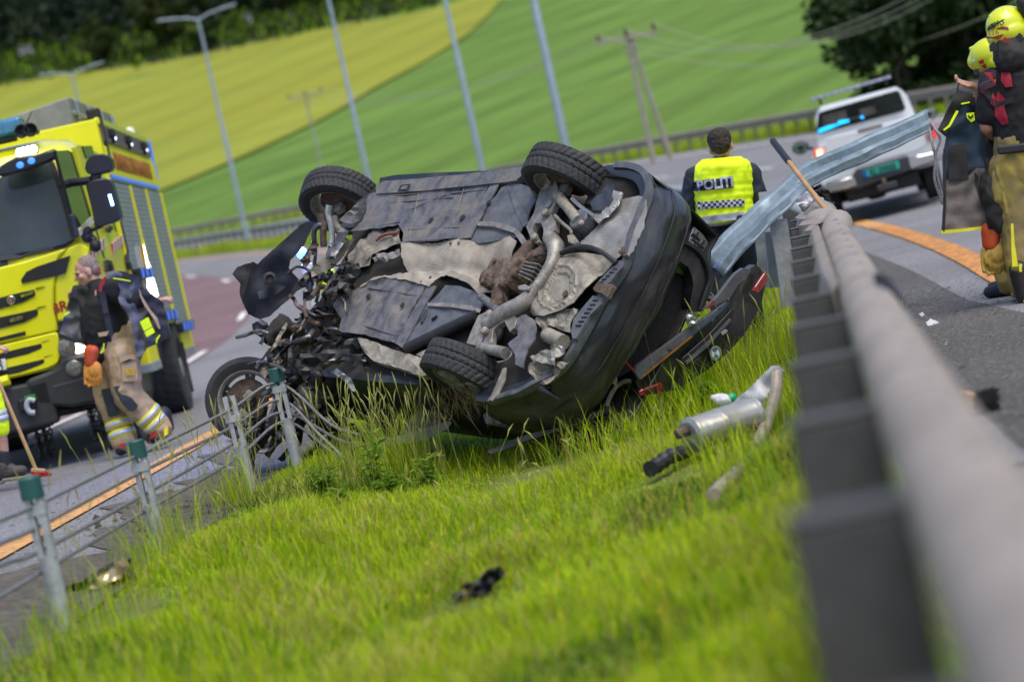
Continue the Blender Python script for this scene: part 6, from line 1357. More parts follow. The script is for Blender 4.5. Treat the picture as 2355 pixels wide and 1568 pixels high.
for nm, pl, m in (('harness_strap', ((760, 670), (835, 665), (915, 740), (925, 790), (900, 815), (860, 770)), m_redt), ('harness_strap', ((1065, 620), (1130, 590), (1150, 760), (1090, 770), (1055, 700)), m_redt), ('harness_strap', ((985, 815), (1015, 870), (1010, 930), (965, 920)), m_redt), ('harness_strap', ((1035, 800), (1090, 880), (1020, 925), (1018, 860)), m_redt), ('harness_strap', ((1010, 950), (1080, 930), (1120, 1110), (1075, 1120), (1010, 1030)), m_redt), ('harness_web', ((820, 640), (870, 650), (1010, 900), (1150, 860), (1150, 910), (1020, 960), (990, 940), (840, 720)), m_straps), ('logo_tab', ((948, 668), (1000, 655), (1012, 710), (955, 722)), m_hv)):
    printed(nm, T9(*pl), m, shirt, .015, p, (0, 1, 0), 4)
printed('logo_mark', T9((962, 680), (978, 692), (996, 674), (992, 694), (978, 704), (964, 698)), m_straps, shirt, .02, p, (0, 1, 0), 3)
bm = bmesh.new(); add_box(bm, J(2352, 340, -.19), (.34, .03, .06)); bm_obj('waistband', bm, m_straps, p.root, bevel=.012)
printed('reflective_stripe', TA((978, 1145), (990, 1140), (998, 1250), (1015, 1360), (985, 1362), (980, 1250)), m_yelt, tro, .01, p, (0, 1, 0), 5); printed('reflective_stripe', TA((1018, 1350), (1046, 1345), (1050, 1385), (1022, 1388)), m_yelt, tro, .012, p, (0, 1, 0), 5)
p.sheet('side_pocket', TA((900, 850), (930, 840), (955, 900), (958, 955), (930, 960), (905, 900)), m_khaki, -.12, .03, 5, .02); p.sheet('side_pocket', TA((930, 985), (950, 980), (965, 1080), (975, 1110), (950, 1090)), m_khaki, -.12, .03, 5, .02)
bm = bmesh.new(); add_cap(bm, J(2352, 8, -.1), J(2362, 30, -.1), .05, .05); bm_obj('helmet_lamp', bm, m_blk, p.root, True)
# the farther one: helmet and open hand
D_p = Person('person', 'second firefighter beyond the first at the right edge, yellow helmet and open bare hand showing', 17.4, (2318, 390), (2292, 150), (-.6, .9, 0)); p = D_p; J = lambda x, y, dd=0: p.L(x, y, dd)
bm = bmesh.new(); hp = J(2278, 150); fwd = p.d((-.75, .6, -.05)); head(bm, hp, fwd, p.d((-.05, 0, 1)), 1.0); caps(bm, [hp, J(2292, 195), J(2302, 225)], [.06, .065, .1]); caps(bm, [J(2304, 230), J(2312, 300), J(2318, 390)], [.14, .15, .15])
caps(bm, [J(2302, 225), J(2275, 228, -.02), J(2262, 262, .15), J(2243, 200, .05)], [.08, .06, .045, .03]); hand(bm, J(2241, 199, .05), p.d((-.75, 0, .35)), p.d((.1, -.4, .8)), .55, 1.1, -1); caps(bm, [J(2305, 225), J(2345, 235, .1), J(2360, 300, .1), J(2340, 330, .3)], [.08, .06, .045, .03])
g1 = p.W((at(2320, 690, 17.4)[0], 17.3, 0)); g2 = p.W((at(2350, 690, 17.5)[0], 17.7, 0)); caps(bm, [J(2312, 400), J(2316, 540), g1+Vector((0, 0, .08))], [.1, .065, .045]); caps(bm, [J(2335, 400), J(2345, 540), g2+Vector((0, 0, .08))], [.1, .065, .045]); blob('body', bm, m_skin, p.root, .009, 3)
bm = bmesh.new(); caps(bm, [J(2302, 232), J(2312, 300), J(2318, 380)], [.17, .175, .17]); caps(bm, [J(2302, 225), J(2275, 228, -.02), J(2264, 255, .1)], [.1, .08, .07]); blob('shirt', bm, m_tee, p.root, .013, 4, wr=.01, ws=.08)
bm = bmesh.new(); caps(bm, [J(2312, 390), J(2316, 540), g1+Vector((0, 0, .1))], [.16, .12, .1]); caps(bm, [J(2335, 390), J(2345, 540), g2+Vector((0, 0, .1))], [.16, .12, .1]); blob('trousers', bm, m_khaki, p.root, .013, 4, wr=.012, ws=.1)
for g in (g1, g2): bm = bmesh.new(); boot(bm, g+p.d((.04, -.06, 0)), g+p.d((-.14, .16, 0)), p.d(UP), .2); blob('boot', bm, m_boot, p.root, .012, 2)
hel, PH, RH = helmet(p, J(2279, 138), fwd, p.d((-.12, 0, 1)), 1.05)
for pl in (((705, 570), (755, 545), (765, 585), (725, 595)), ((735, 610), (775, 585), (790, 625), (770, 640))): hprint('helmet_flash', T9(*pl), m_hred, p, hel, 0)
p.sheet('camera_mount', T9((678, 640), (712, 632), (716, 660), (740, 680), (700, 690), (680, 680)), m_blk, -.12, .05, 4, 0)
# the turnout jacket held between them, and the glove hanging under it
jb = Vector(at(2170, 330, 16.6)); jr = empty('turnout_jacket', 'dark blue and grey turnout jacket held up by its collar at the right, lining outwards', 'jacket', tuple(jb))
def js(name, px, m, d, th=.015, step=6, disp=.03, ds=.03, seed=0, parent=jr): return sheet(name, px, lambda a, b: Vector(at(a, b, d))-jb, m, parent, th, step, disp, ds, seed, None, (), True, (0, -1, 0))
js('body', TA((708, 462), (745, 470), (795, 500), (805, 560), (835, 700), (880, 900), (882, 1160), (720, 1184), (625, 1190), (637, 1050), (632, 800), (652, 700), (608, 662), (640, 600), (690, 490)), m_jblue, 16.62, .03, 5, .05)
js('shoulder_lining', TA((706, 460), (795, 500), (800, 545), (740, 522), (700, 560), (660, 650), (650, 690), (606, 662), (640, 600), (690, 488)), m_jblack, 16.58, .02, 5, .02, seed=2)
js('lower_lining', TA((640, 925), (700, 900), (760, 900), (800, 860), (850, 860), (882, 950), (882, 1162), (720, 1170), (632, 1175), (640, 1050)), m_lining, 16.575, .012, 5, .03, seed=3); js('pocket', TA((662, 742), (750, 738), (762, 915), (662, 920)), m_jblack, 16.56, .012, 6, .01, seed=4)
js('hem', TA((622, 1176), (720, 1170), (875, 1150), (878, 1164), (720, 1186), (622, 1194)), m_yelt, 16.56, .02, 5, .01); js('piping', TA((632, 664), (660, 640), (700, 565), (712, 570), (668, 648), (640, 668)), m_hv, 16.55, .01, 5, .004); js('piping', TA((724, 528), (768, 520), (768, 527), (726, 536)), m_hv, 16.55, .01, 5, .002); js('logo_tab', TA((750, 580), (790, 575), (795, 615), (775, 625), (755, 605)), m_hv, 16.54, .01, 5, .004)
js('logo_mark', TA((758, 586), (772, 598), (788, 582), (784, 600), (772, 610), (762, 602)), m_straps, 16.53, .006, 4, .001)
js('fold', TA((790, 880), (805, 890), (835, 1040), (815, 1010)), m_jblack, 16.56, .01, 5, .01); js('zip_edge', TA((634, 760), (645, 760), (648, 1050), (640, 1180), (632, 1180), (640, 1050)), m_jblack, 16.555, .012, 6, .004)
bm = bmesh.new(); caps(bm, [Vector(at(*cA(815, 600), 16.85))-jb, Vector(at(*cA(868, 780), 16.75))-jb, Vector(at(*cA(905, 1000), 16.5))-jb, Vector(at(*cA(925, 1130), 16.5))-jb], [.07, .1, .09, .085]); blob('sleeve', bm, m_jblack, jr, .012, 5, wr=.02, ws=.09)
bm = bmesh.new(); add_tube(bm, smooth_path([Vector(at(*cA(x, y), 16.6))-jb for x, y in ((705, 470), (708, 440), (715, 425))], 3), .006, 6); bm_obj('hanger_loop', bm, m_straps, jr)
gloves('yellow and orange work glove hanging under the held jacket at right', p, cA(865, 1175), cA(873, 1420), m_cuff, m_glove2, 16.55)
# --- road worker, only the legs in frame at the left edge
E_p = Person('person', 'road worker at the left edge with bare calf, hi-vis shorts and brown work shoes', 20.6, (-62, 840), (-115, 560), (.9, -.5, 0)); p = E_p; J = lambda x, y, dd=0: p.L(x, y, dd)
bm = bmesh.new(); hp = J(-118, 540); fwd = p.d((.9, -.5, 0)); P_, R_ = head(bm, hp, fwd, p.d((0, 0, 1)), 1.0); caps(bm, [hp, J(-108, 590), J(-100, 620)], [.06, .065, .1]); caps(bm, [J(-100, 625), J(-85, 720), J(-62, 840)], [.15, .16, .15])
k1, k2 = J(-12, 950, -.1), J(-60, 950, .12); a1, a2 = J(14, 1075, -.1), J(-35, 1085, .1); caps(bm, [J(-50, 850, -.1), k1, J(2, 1010, -.1), a1], [.09, .055, .058, .038]); caps(bm, [J(-75, 850, .1), k2, J(-50, 1015, .1), a2], [.09, .055, .058, .038])
e1, e2 = J(-70, 740, -.25), J(-120, 740, .25); w1, w2 = J(-15, 800, -.25), J(-40, 760, .2); caps(bm, [J(-100, 630, -.15), J(-98, 640, -.22), e1, w1], [.08, .06, .045, .03]); caps(bm, [J(-100, 630, .15), J(-105, 640, .22), e2, w2], [.08, .06, .045, .03]); hand(bm, w1, p.d((.8, -.2, -.1)), p.d((0, .2, -1)), 1.2); hand(bm, w2, p.d((.8, -.2, -.1)), p.d((0, .2, -1)), 1.2, 1, -1); blob('body', bm, m_skin, p.root, .009, 3)
eyes(P_, R_, p.root); b3 = bmesh.new(); add_ell(b3, P_(0, -.025, .05), (.084, .1, .088), R_); add_ell(b3, P_(0, -.06, .0), (.08, .06, .08), R_); blob('hair', b3, m_hair, p.root, .009, 2, wr=.005, ws=.02)
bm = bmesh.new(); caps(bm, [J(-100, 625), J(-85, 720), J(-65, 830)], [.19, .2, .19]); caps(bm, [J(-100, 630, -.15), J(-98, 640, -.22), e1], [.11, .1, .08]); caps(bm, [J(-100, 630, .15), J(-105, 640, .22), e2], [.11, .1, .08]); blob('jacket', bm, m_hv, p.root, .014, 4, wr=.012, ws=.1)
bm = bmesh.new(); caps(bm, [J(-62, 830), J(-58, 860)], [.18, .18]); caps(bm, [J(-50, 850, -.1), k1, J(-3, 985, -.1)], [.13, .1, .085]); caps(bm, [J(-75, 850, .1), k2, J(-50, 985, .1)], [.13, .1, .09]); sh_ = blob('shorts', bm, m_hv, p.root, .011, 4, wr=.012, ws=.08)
for t in (.55, .9): band('reflective_band', k1+(J(-3, 985, -.1)-k1)*(t-.5), J(-3, 985, -.1)-k1, .098, .05, m_sil, p.root)
for a, dd in ((a1, -.1), (a2, .1)):
    bm = bmesh.new(); caps(bm, [a+p.d((0, 0, .13)), a], [.056, .05]); blob('sock', bm, m_boot, p.root, .01, 2)
m_shoe = mat('brown_grey_work_shoe', (.06, .05, .042), .7, var=.4, vs=14); m_sole = mat('dusty_sole', (.22, .18, .13), .8, var=.3)
for (hx, hy), (tx_, ty), dd in (((15, 1098), (62, 1092), -.1), ((-36, 1110), (8, 1104), .1)):
    bm = bmesh.new(); boot(bm, J(hx, hy, dd), J(tx_, ty, dd), p.d(UP), .1, .048); blob('shoe', bm, m_shoe, p.root, .009, 2, wr=.004, ws=.03); o = sole('sole', p, J(hx, hy+4, dd), J(tx_, ty+4, dd), p.d(UP), p.root); o.data.materials[0] = m_sole
# ------------------------------------------------------------------ white pickup on the right road (local: x forward, y left, z up, rear at x = 0)
_X = np.array([.136, .99, .03]); _X /= np.linalg.norm(_X); _Y = np.array([-.989, .139, -.035]); _Y -= _X*(_X @ _Y); _Y /= np.linalg.norm(_Y)
PF = Frame(np.stack([_X, _Y, np.cross(_X, _Y)], 1), [5.91, 36.0, 0.27])
pick = empty('pickup_truck', 'white double cab pickup with green number plate and roof lights stopped on the right road', 'pickup', matrix=PF.mat())
def cP(x, y): return (1530.2+x*.3603, 141.2+y*.3603)
def TP(*a): return [cP(*q) for q in a]
m_wht = mat('white_car_paint', (.62, .64, .66), .3, var=.04, vs=3, coat=.6)
m_green = mat('green_number_plate', (.01, .34, .25), .5, var=.05)
def pt(name, px, axis, val, m, th=.02, step=22, bevel=0, parent=pick, out=-1, disp=0): return tr(name, px, axis, val, m, th, step, disp, .03, 0, None, (), parent, 0, PF, out, bevel)
def loft(name, secs, m, parent, ang=.5):
    V = [v for s_ in secs for v in s_]; k = len(secs[0]); Fc = []
    for i in range(len(secs)-1):
        for j in range(k): Fc.append((i*k+j, i*k+(j+1) % k, (i+1)*k+(j+1) % k, (i+1)*k+j))
    Fc.append(list(range(k))); Fc.append(list(range((len(secs)-1)*k, len(secs)*k)))
    o = pyd(name, V, Fc, m, parent); b_ = bmesh.new(); b_.from_mesh(o.data); bmesh.ops.recalc_face_normals(b_, faces=b_.faces); b_.to_mesh(o.data); b_.free(); shade_auto(o, ang); return o
def ring(x, w, z0, z1, r=.08): return [(x, -w+r, z0), (x, w-r, z0), (x, w, z0+r), (x, w, z1-r), (x, w-r, z1), (x, -w+r, z1), (x, -w, z1-r), (x, -w, z0+r)]
loft('body', [ring(.0, .88, .62, 1.14), ring(.1, .91, .55, 1.16), ring(1.4, .92, .5, 1.16), ring(3.4, .92, .45, 1.14), ring(3.6, .9, .45, 1.12), ring(5.0, .88, .5, 1.02), ring(5.25, .8, .5, .9)], m_wht, pick)
loft('cab', [ring(1.42, .80, 1.1, 1.16), ring(1.5, .72, 1.1, 1.70), ring(1.75, .68, 1.1, 1.80), ring(2.9, .67, 1.1, 1.79), ring(3.3, .66, 1.1, 1.66), ring(4.0, .78, 1.05, 1.12)], m_wht, pick)
pt('rear_window', TP((975, 332), (1000, 320), (1475, 186), (1492, 195), (1530, 296), (1522, 318), (968, 468), (962, 440)), 0, 1.36, m_wing, .02, bevel=.004)
pt('interior_seats', TP((1000, 350), (1150, 310), (1160, 370), (1250, 345), (1230, 310), (1330, 285), (1345, 330), (1010, 425)), 0, 1.355, mat('dim_interior', (.05, .045, .042), .9, var=.5, vs=4), .004)
pt('painted_reflection', TP((972, 462), (976, 436), (1040, 412), (1100, 400), (1102, 382), (1168, 372), (1170, 388), (1110, 405), (1060, 428), (985, 456)), 0, 1.352, mat('cyan_reflection_glow', (.02, .3, .6), .3, emit=1.6, em=(.0, .42, 1)), .004, step=10)  # glowing colour stands in for emergency lights mirrored in the rear window
pt('painted_reflection', TP((1240, 362), (1252, 346), (1266, 360), (1258, 368)), 0, 1.35, MATS['cyan_reflection_glow'], .004)
pt('tailgate', TP((1022, 492), (1600, 352), (1650, 368), (1690, 520), (1600, 575), (1270, 660), (1048, 712), (1024, 640)), 0, -.012, m_wht, .03, bevel=.01)
pt('badge_strip', TP((1224, 442), (1380, 402), (1382, 414), (1228, 456)), 0, -.03, mat('dull_red_brown', (.16, .07, .05), .5), .012)
pt('tailgate_handle', TP((1218, 492), (1390, 448), (1402, 456), (1398, 472), (1240, 510)), 0, -.06, m_wht, .03, bevel=.006)
pt('tail_light', TP((944, 565), (996, 545), (1012, 560), (1020, 625), (1005, 638), (950, 652)), 0, -.03, mat('red_tail_glow', (.5, .02, .02), .25, coat=1, emit=.5, em=(1, .03, .02)), .06, bevel=.008)
pt('tail_light_core', TP((962, 570), (998, 558), (1006, 605), (970, 622)), 0, -.036, mat('lit_tail_core', (1, .5, .35), .3, emit=4, em=(1, .32, .16)), .01, step=8)
pt('tail_light', TP((1676, 372), (1690, 366), (1724, 420), (1732, 490), (1715, 500), (1690, 440)), 0, -.03, MATS['red_tail_glow'], .06, bevel=.008); pt('tail_light_lens', TP((1655, 470), (1680, 455), (1705, 500), (1670, 512)), 0, -.03, mat('pink_lens', (.3, .12, .1), .3, coat=1), .03)
pt('bumper', TP((1020, 780), (1198, 722), (1215, 690), (1540, 600), (1552, 612), (1752, 566), (1764, 625), (1560, 700), (1232, 815), (1042, 845)), 0, -.1, m_dark, .15, bevel=.02)
pt('chrome_corner', TP((1028, 786), (1196, 732), (1226, 792), (1040, 838)), 0, -.13, m_chrome, .05, bevel=.012); pt('chrome_corner', TP((1550, 618), (1748, 572), (1758, 620), (1562, 690)), 0, -.13, m_chrome, .05, bevel=.012)
pt('number_plate', TP((1254, 700), (1484, 634), (1496, 684), (1264, 746)), 0, -.13, m_green, .015, bevel=.003); pt('plate_strip', TP((1256, 702), (1278, 695), (1288, 738), (1265, 745)), 0, -.134, mat('plate_blue', (.01, .04, .35), .5), .008)
q = PF.on(*cP(1385, 690), 0, -.134); dx = PF.M.T @ (at(*cP(1484, 659), 36)-at(*cP(1285, 719), 36)); text_mesh('lettering', 'KJ 29555', .115, m_blk, pick, q, (0, -1, 0), (0, 0, 1), .002, bold=.004, xs=.95)
def pbox(name, c, size, m, bevel=.02): 
    bm = bmesh.new(); add_box(bm, c, size); return bm_obj(name, bm, m, pick, False, bevel, 2)
pbox('chassis', (2.6, 0, .42), (5.0, 1.1, .22), m_blk); pbox('rear_axle', (1.25, 0, .36), (.14, 1.4, .16), m_blk); pbox('differential_housing', (1.25, .1, .36), (.3, .32, .3), m_blk, .08); pbox('tow_hitch', (-.12, -.05, .42), (.2, .3, .1), m_dark); pbox('tow_ball', (-.2, -.02, .5), (.06, .06, .1), m_rust, .02); pbox('spare_wheel', (.75, 0, .5), (.7, .7, .18), m_blk, .06)
pbox('fender_liner', (1.25, .72, .6), (.9, .3, .3), m_blk); pbox('fender_liner', (1.25, -.72, .6), (.9, .3, .3), m_blk)
for x in (1.25, 4.3):
    for sy in (1, -1):
        root = bpy.data.objects.new('wheel', None); COL.objects.link(root); root.parent = pick; root.location = (x, sy*.77, .37)
        o = bm_obj('tyre', tyre_bm(.37, .25, .22, 30, 120), m_rubber, root); shade_auto(o, .5)
        bm = bmesh.new(); add_lathe(bm, [(.22, -.1), (.2, -.08), (.1, -.03), (.1, .03), (.2, .08), (.22, .1)], axis='Y', n=24); shade_auto(bm_obj('rim', bm, m_alu, root))
for sy in (1, -1):
    bm = bmesh.new(); add_ell(bm, (3.35, sy*1.06, 1.22), (.08, .14, .11)); shade_auto(bm_obj('wing_mirror', bm, m_blk, pick)); bm = bmesh.new(); add_bar(bm, (3.4, sy*.86, 1.16), (3.38, sy*1.0, 1.18), .06, .05); bm_obj('mirror_arm', bm, m_blk, pick)
    bm = bmesh.new(); add_box(bm, (3.285, sy*1.06, 1.22), (.01, .2, .15)); bm_obj('mirror_glass', bm, mat('mirror_glass', (.25, .35, .33), .08, .6), pick, bevel=.003)
# roof light bar on a rack
A0, A1 = PF.on(*cP(918, 250), 0, 1.9), PF.on(*cP(1438, 98), 0, 1.9)
bm = bmesh.new(); add_bar(bm, A0, A1, .1, .05); bm_obj('roof_bar', bm, mat('light_bar_grey', (.13, .13, .16), .4, .4), pick, bevel=.01)
for k in range(11):
    bm = bmesh.new(); add_box(bm, A0+(A1-A0)*(k+.5)/11+np.array([-.055, 0, .0]), (.012, .1, .035)); bm_obj('bar_lens', bm, mat('lilac_lens', (.34, .36, .52), .2, var=.3), pick)
for t in (.12, .93): bm = bmesh.new(); q0 = A0+(A1-A0)*t; add_bar(bm, q0-np.array([0, 0, .03]), q0-np.array([-.02, 0, .12]), .04, .04); bm_obj('bar_foot', bm, m_blk, pick)
# ------------------------------------------------------------------ torn-off barrier beam rearing up behind the wreck
beamp = [(310, 1325, 17.2), (450, 1165, 17.25), (600, 1015, 17.3), (700, 925, 17.35), (775, 865, 17.4), (850, 780, 17.5), (930, 722, 17.6), (1080, 650, 17.8), (1250, 580, 18.0), (1420, 510, 18.1), (1560, 445, 18.2), (1682, 385, 18.3)]
wid = [160, 150, 140, 130, 120, 135, 140, 135, 130, 125, 125, 120]
bp = smooth_path([at(*cP(x, y), d) for x, y, d in beamp], 4); ww = np.interp(np.linspace(0, 1, len(bp)), np.linspace(0, 1, len(wid)), wid)
broot = Vector(bp[len(bp)//2]); V = []; Fc = []
prof_ = [(-1, .0), (-.86, .1), (-.72, .42), (-.5, .46), (-.36, .4), (-.14, .05), (0, 0), (.14, .05), (.36, .4), (.5, .46), (.72, .42), (.86, .1), (1, 0)]
for i, p in enumerate(bp):
    a, b = bp[max(0, i-1)], bp[min(len(bp)-1, i+1)]; t = (b-a)/np.linalg.norm(b-a); v = (p-CAMPOS)/np.linalg.norm(p-CAMPOS); pr = np.cross(t, v); pr /= np.linalg.norm(pr)
    if pr @ CU < 0: pr = -pr
    half = ww[i]*.3603/2*np.linalg.norm(p-CAMPOS)/FPX; ca = min(1, half/.155); sa = math.sqrt(1-ca*ca); wdir = pr*ca+v*sa; nrm = np.cross(wdir, t); nrm = -nrm if nrm @ v > 0 else nrm
    for w, d in prof_:
        j = noise.noise((p[0]*5, p[2]*5, w*1.5))*.018; V.append(p-np.array(broot)+wdir*w*.155+nrm*(d*.14+j))
k = len(prof_)
for i in range(len(bp)-1):
    for j in range(k-1): Fc.append((i*k+j, i*k+j+1, (i+1)*k+j+1, (i+1)*k+j))
m_bgalv = mat('blue_galvanised_sheet', (.19, .25, .30), .48, .35, var=.25, vs=9, bump=.2, bs=30, col2=(.13, .17, .20), split=(.52, .66), stretch=(1, 1, 1))
rail_ = empty('torn_barrier_beam', 'torn galvanised barrier beam bent upwards from the wreck across the police officer and pickup', 'barrier beam', tuple(broot))
o = pyd('beam', V, Fc, m_bgalv, rail_); md = o.modifiers.new('t', 'SOLIDIFY'); md.thickness = .006; shade_auto(o, .5)
for (x0, y0), (x1, y1), d in (((1500, 418), (1690, 330), 18.2), ):
    bm = bmesh.new(); pass
for pl in (((1676, 372, 18.2), (1700, 520, 18.1), (1722, 620, 18.1), (1716, 750, 18.1), (1750, 860, 18.1), (1772, 915, 18.1)), ((1684, 378, 18.2), (1722, 440, 18.1), (1752, 500, 18.1), (1728, 580, 18.1), (1730, 700, 18.1), (1768, 880, 18.1))):
    bm = bmesh.new(); add_tube(bm, [Vector(q)-broot for q in smooth_path([at(*cP(x, y), d) for x, y, d in pl], 5)], .011, 6); bm_obj('loose_wire', bm, m_rope, rail_)
bm = bmesh.new()
for t_ in (.06, .2, .34, .5, .66, .8, .93):
    i = int(t_*(len(bp)-1)); a, b = bp[max(0, i-1)], bp[min(len(bp)-1, i+1)]; v = (bp[i]-CAMPOS)/np.linalg.norm(bp[i]-CAMPOS); bm = bmesh.new(); d_, a_, b_ = basis(Vector(-v)); add_lathe(bm, [(0, .006), (.011, .006), (.011, -.02), (0, -.02)], Vector(bp[i])-broot+Vector(-v)*.008, n=10, R=Matrix((a_*1.8, b_, d_)).transposed()); bm_obj('bolt_slot', bm, m_blk, rail_)
# bent posts of the broken barrier
def loose_post(label, a, b, d, w, m, dd=0):
    A, B = Vector(at(*cP(*a), d)), Vector(at(*cP(*b), d+dd)); root = empty('bent_post', label, 'barrier post', tuple(B), 'knocked-out barrier posts')
    L_ = (A-B); d_, a_, b_ = basis(L_, (0, 1, 0)); sec = [(-w/2, -.03), (w/2, -.03), (w/2, -.022), (-w/2+.008, -.022), (-w/2+.008, .022), (w/2, .022), (w/2, .03), (-w/2, .03)]; V = []
    for t in (0, .5, 1):
        for x, y in sec: V.append(L_*t+a_*x+b_*y+Vector((noise.noise((x*9, t*3, w))*.01, 0, 0)))
    n_ = 8; Fc = [(i*n_+j, i*n_+(j+1) % n_, (i+1)*n_+(j+1) % n_, (i+1)*n_+j) for i in range(2) for j in range(n_)]+[tuple(range(n_))[::-1], tuple(range(16, 24))]
    o = pyd('post_blade', V, Fc, m, root); b2 = bmesh.new(); b2.from_mesh(o.data); bmesh.ops.recalc_face_normals(b2, faces=b2.faces); b2.to_mesh(o.data); b2.free(); return root
m_lgalv = mat('pale_galvanised_post', (.36, .39, .42), .45, .5, var=.2, vs=8, bump=.15)
loose_post('pale grey knocked-out post nearest the police officer\'s right hand', (690, 1085), (725, 1440), 17.6, .14, m_lgalv)
loose_post('second pale post just left of the officer\'s hand', (610, 1110), (650, 1440), 17.9, .1, m_lgalv)
loose_post('dark bent post between the pale posts and the standing barrier', (715, 1010), (800, 1560), 17.3, .12, m_galv)
loose_post('darkest bent post directly behind the end of the standing barrier', (660, 830), (690, 1120), 18.6, .16, m_galv)
r = empty('fallen_bracket', 'pale grey barrier bracket under the officer\'s right hand', 'bracket', tuple(at(*cP(640, 1120), 17.7))); rl_ = Vector(r.location)
sheet('bracket_plate', TP((560, 1140), (610, 1105), (690, 1080), (705, 1110), (660, 1140), (600, 1170)), lambda a, b: Vector(at(a, b, 17.7))-rl_, m_lgalv, r, .05, 8, .01, .05, 1, None, (), True, (0, -1, 0))
# long-handled tool leaning on the barrier end
A, B = Vector(at(*cP(686, 512), 17.0)), Vector(at(*cP(1125, 1085), 15.6)); t_ = empty('long_handled_tool', 'long wooden tool handle with black grip leaning over the broken barrier end', 'tool', tuple(B)); S = A.lerp(B, .235)
bm = bmesh.new(); add_tube(bm, [S-B, (0, 0, 0), (B-S).normalized()*.3], .017, 10); shade_auto(bm_obj('handle', bm, mat('tan_wood_handle', (.40, .23, .10), .6, var=.2, vs=12), t_))
bm = bmesh.new(); add_cap(bm, A-B, S-B, .024, .024, 12, 4); shade_auto(bm_obj('grip', bm, m_boot, t_))
# crumpled plastic hooked on the barrier end
def scrap(name, label, cat, px, d, m, disp=.08, ds=.05, step=6, th=.01, seed=0, extra=(), tilt=.0, group=None, jag=1.5):
    c = np.mean(np.array(px), 0); o = Vector(at(c[0], c[1], d)); root = empty(name, label, cat, tuple(o), group)
    sheet('sheet', px, lambda a, b: Vector(at(a, b, d+tilt*(b-c[1])/300))-o, m, root, th, step, disp, ds, seed, None, (), True, (0, -1, .2), jag)
    for nm, pl, m2, dd in extra: sheet(nm, pl, lambda a, b: Vector(at(a, b, d-dd+tilt*(b-c[1])/300))-o, m2, root, th, step, disp, ds, seed+5, None, (), True, (0, -1, .2), jag)
    return root
m_wcl = mat('grubby_white_cloth', (.82, .80, .84), .8, var=.12, vs=8, col2=(.5, .47, .47), split=(.58, .78), trans=.35)
m_blkw = mat('black_white_crumple', (.03, .03, .035), .45, var=.4, vs=16, col2=(.4, .4, .4), split=(.56, .64))
scrap('crumpled_wreckage', 'crumpled black and pale plastic wreckage caught on the broken barrier end', 'wreckage', TP((935, 800), (990, 785), (1040, 830), (1075, 900), (1108, 960), (1095, 1010), (1050, 960), (1010, 940), (980, 880), (940, 840)), 17.4, m_blkw, .15, .06, extra=(('pale_sheet', TP((840, 860), (890, 840), (960, 850), (1010, 900), (1060, 960), (1108, 970), (1085, 1080), (1020, 1010), (960, 930), (900, 960), (870, 950), (838, 900)), m_wcl, .2),), tilt=-.3)
scrap('dark_cover', 'dark navy cover slumped on the road side of the near barrier', 'cover', [(2010, 625), (2045, 640), (2075, 690), (2092, 750), (2100, 800), (2060, 780), (2030, 700)], 7.6, m_navy, .05, .02, th=.03)
# broom on the right road
o = Vector(at(2235, 930, 6.9)); 
def to_ground(px, py, z=0.0): q = gz(px, py, z); return Vector((q[0], q[1], z))
q = to_ground(2255, 950); br = empty('brush', 'brush head with wooden block and black bristles on the right road', 'broom', tuple(q)); bm = bmesh.new(); add_box(bm, (-.05, 0, .06), (.05, .14, .1), Matrix.Rotation(.3, 3, 'Y')); bm_obj('block', bm, mat('broom_wood', (.34, .2, .1), .7), br, bevel=.01)
bm = bmesh.new(); rs = random.Random(5)
for k in range(160): y = rs.uniform(-.07, .07); add_tube(bm, [(-.03, y, .06+rs.uniform(-.035, .035)), (.07+rs.uniform(-.01, .02), y*1.25, .05+rs.uniform(-.05, .05))], [.004, .003], 3)
tag(bm_obj('bristles', bm, m_blk, br), kind='stuff')
# broom at the left
H0, H1 = Vector(at(-25, 825, 20.1)), Vector(at(82, 1078, 20.0)); b2 = empty('broom', 'red bristled broom with long wooden handle swept by the road worker at left', 'broom', tuple(H1)); bm = bmesh.new(); add_tube(bm, [H0-H1, (0, 0, 0)], .016, 10); shade_auto(bm_obj('handle', bm, MATS['tan_wood_handle'], b2))
h_ = [Vector(at(*c6(x, y), 20.0))-H1 for x, y in ((205, 1470), (300, 1478))]; bm = bmesh.new(); add_bar(bm, h_[0], h_[1], .06, .035); bm_obj('block', bm, MATS['broom_wood'], b2, bevel=.008)
bm = bmesh.new()
for k in range(260):
    t = rs.random(); p0 = h_[0].lerp(h_[1], t)+Vector((0, rs.uniform(-.03, .03), -.01)); p1 = Vector(at(*c6(218+t*125, 1515+rs.uniform(-8, 8)-t*14), 20.0+rs.uniform(-.05, .05)))-H1; add_tube(bm, [p0, p1], [.005, .004], 3)
tag(bm_obj('bristles', bm, mat('red_bristle', (.42, .01, .015), .6, var=.3), b2), kind='stuff')
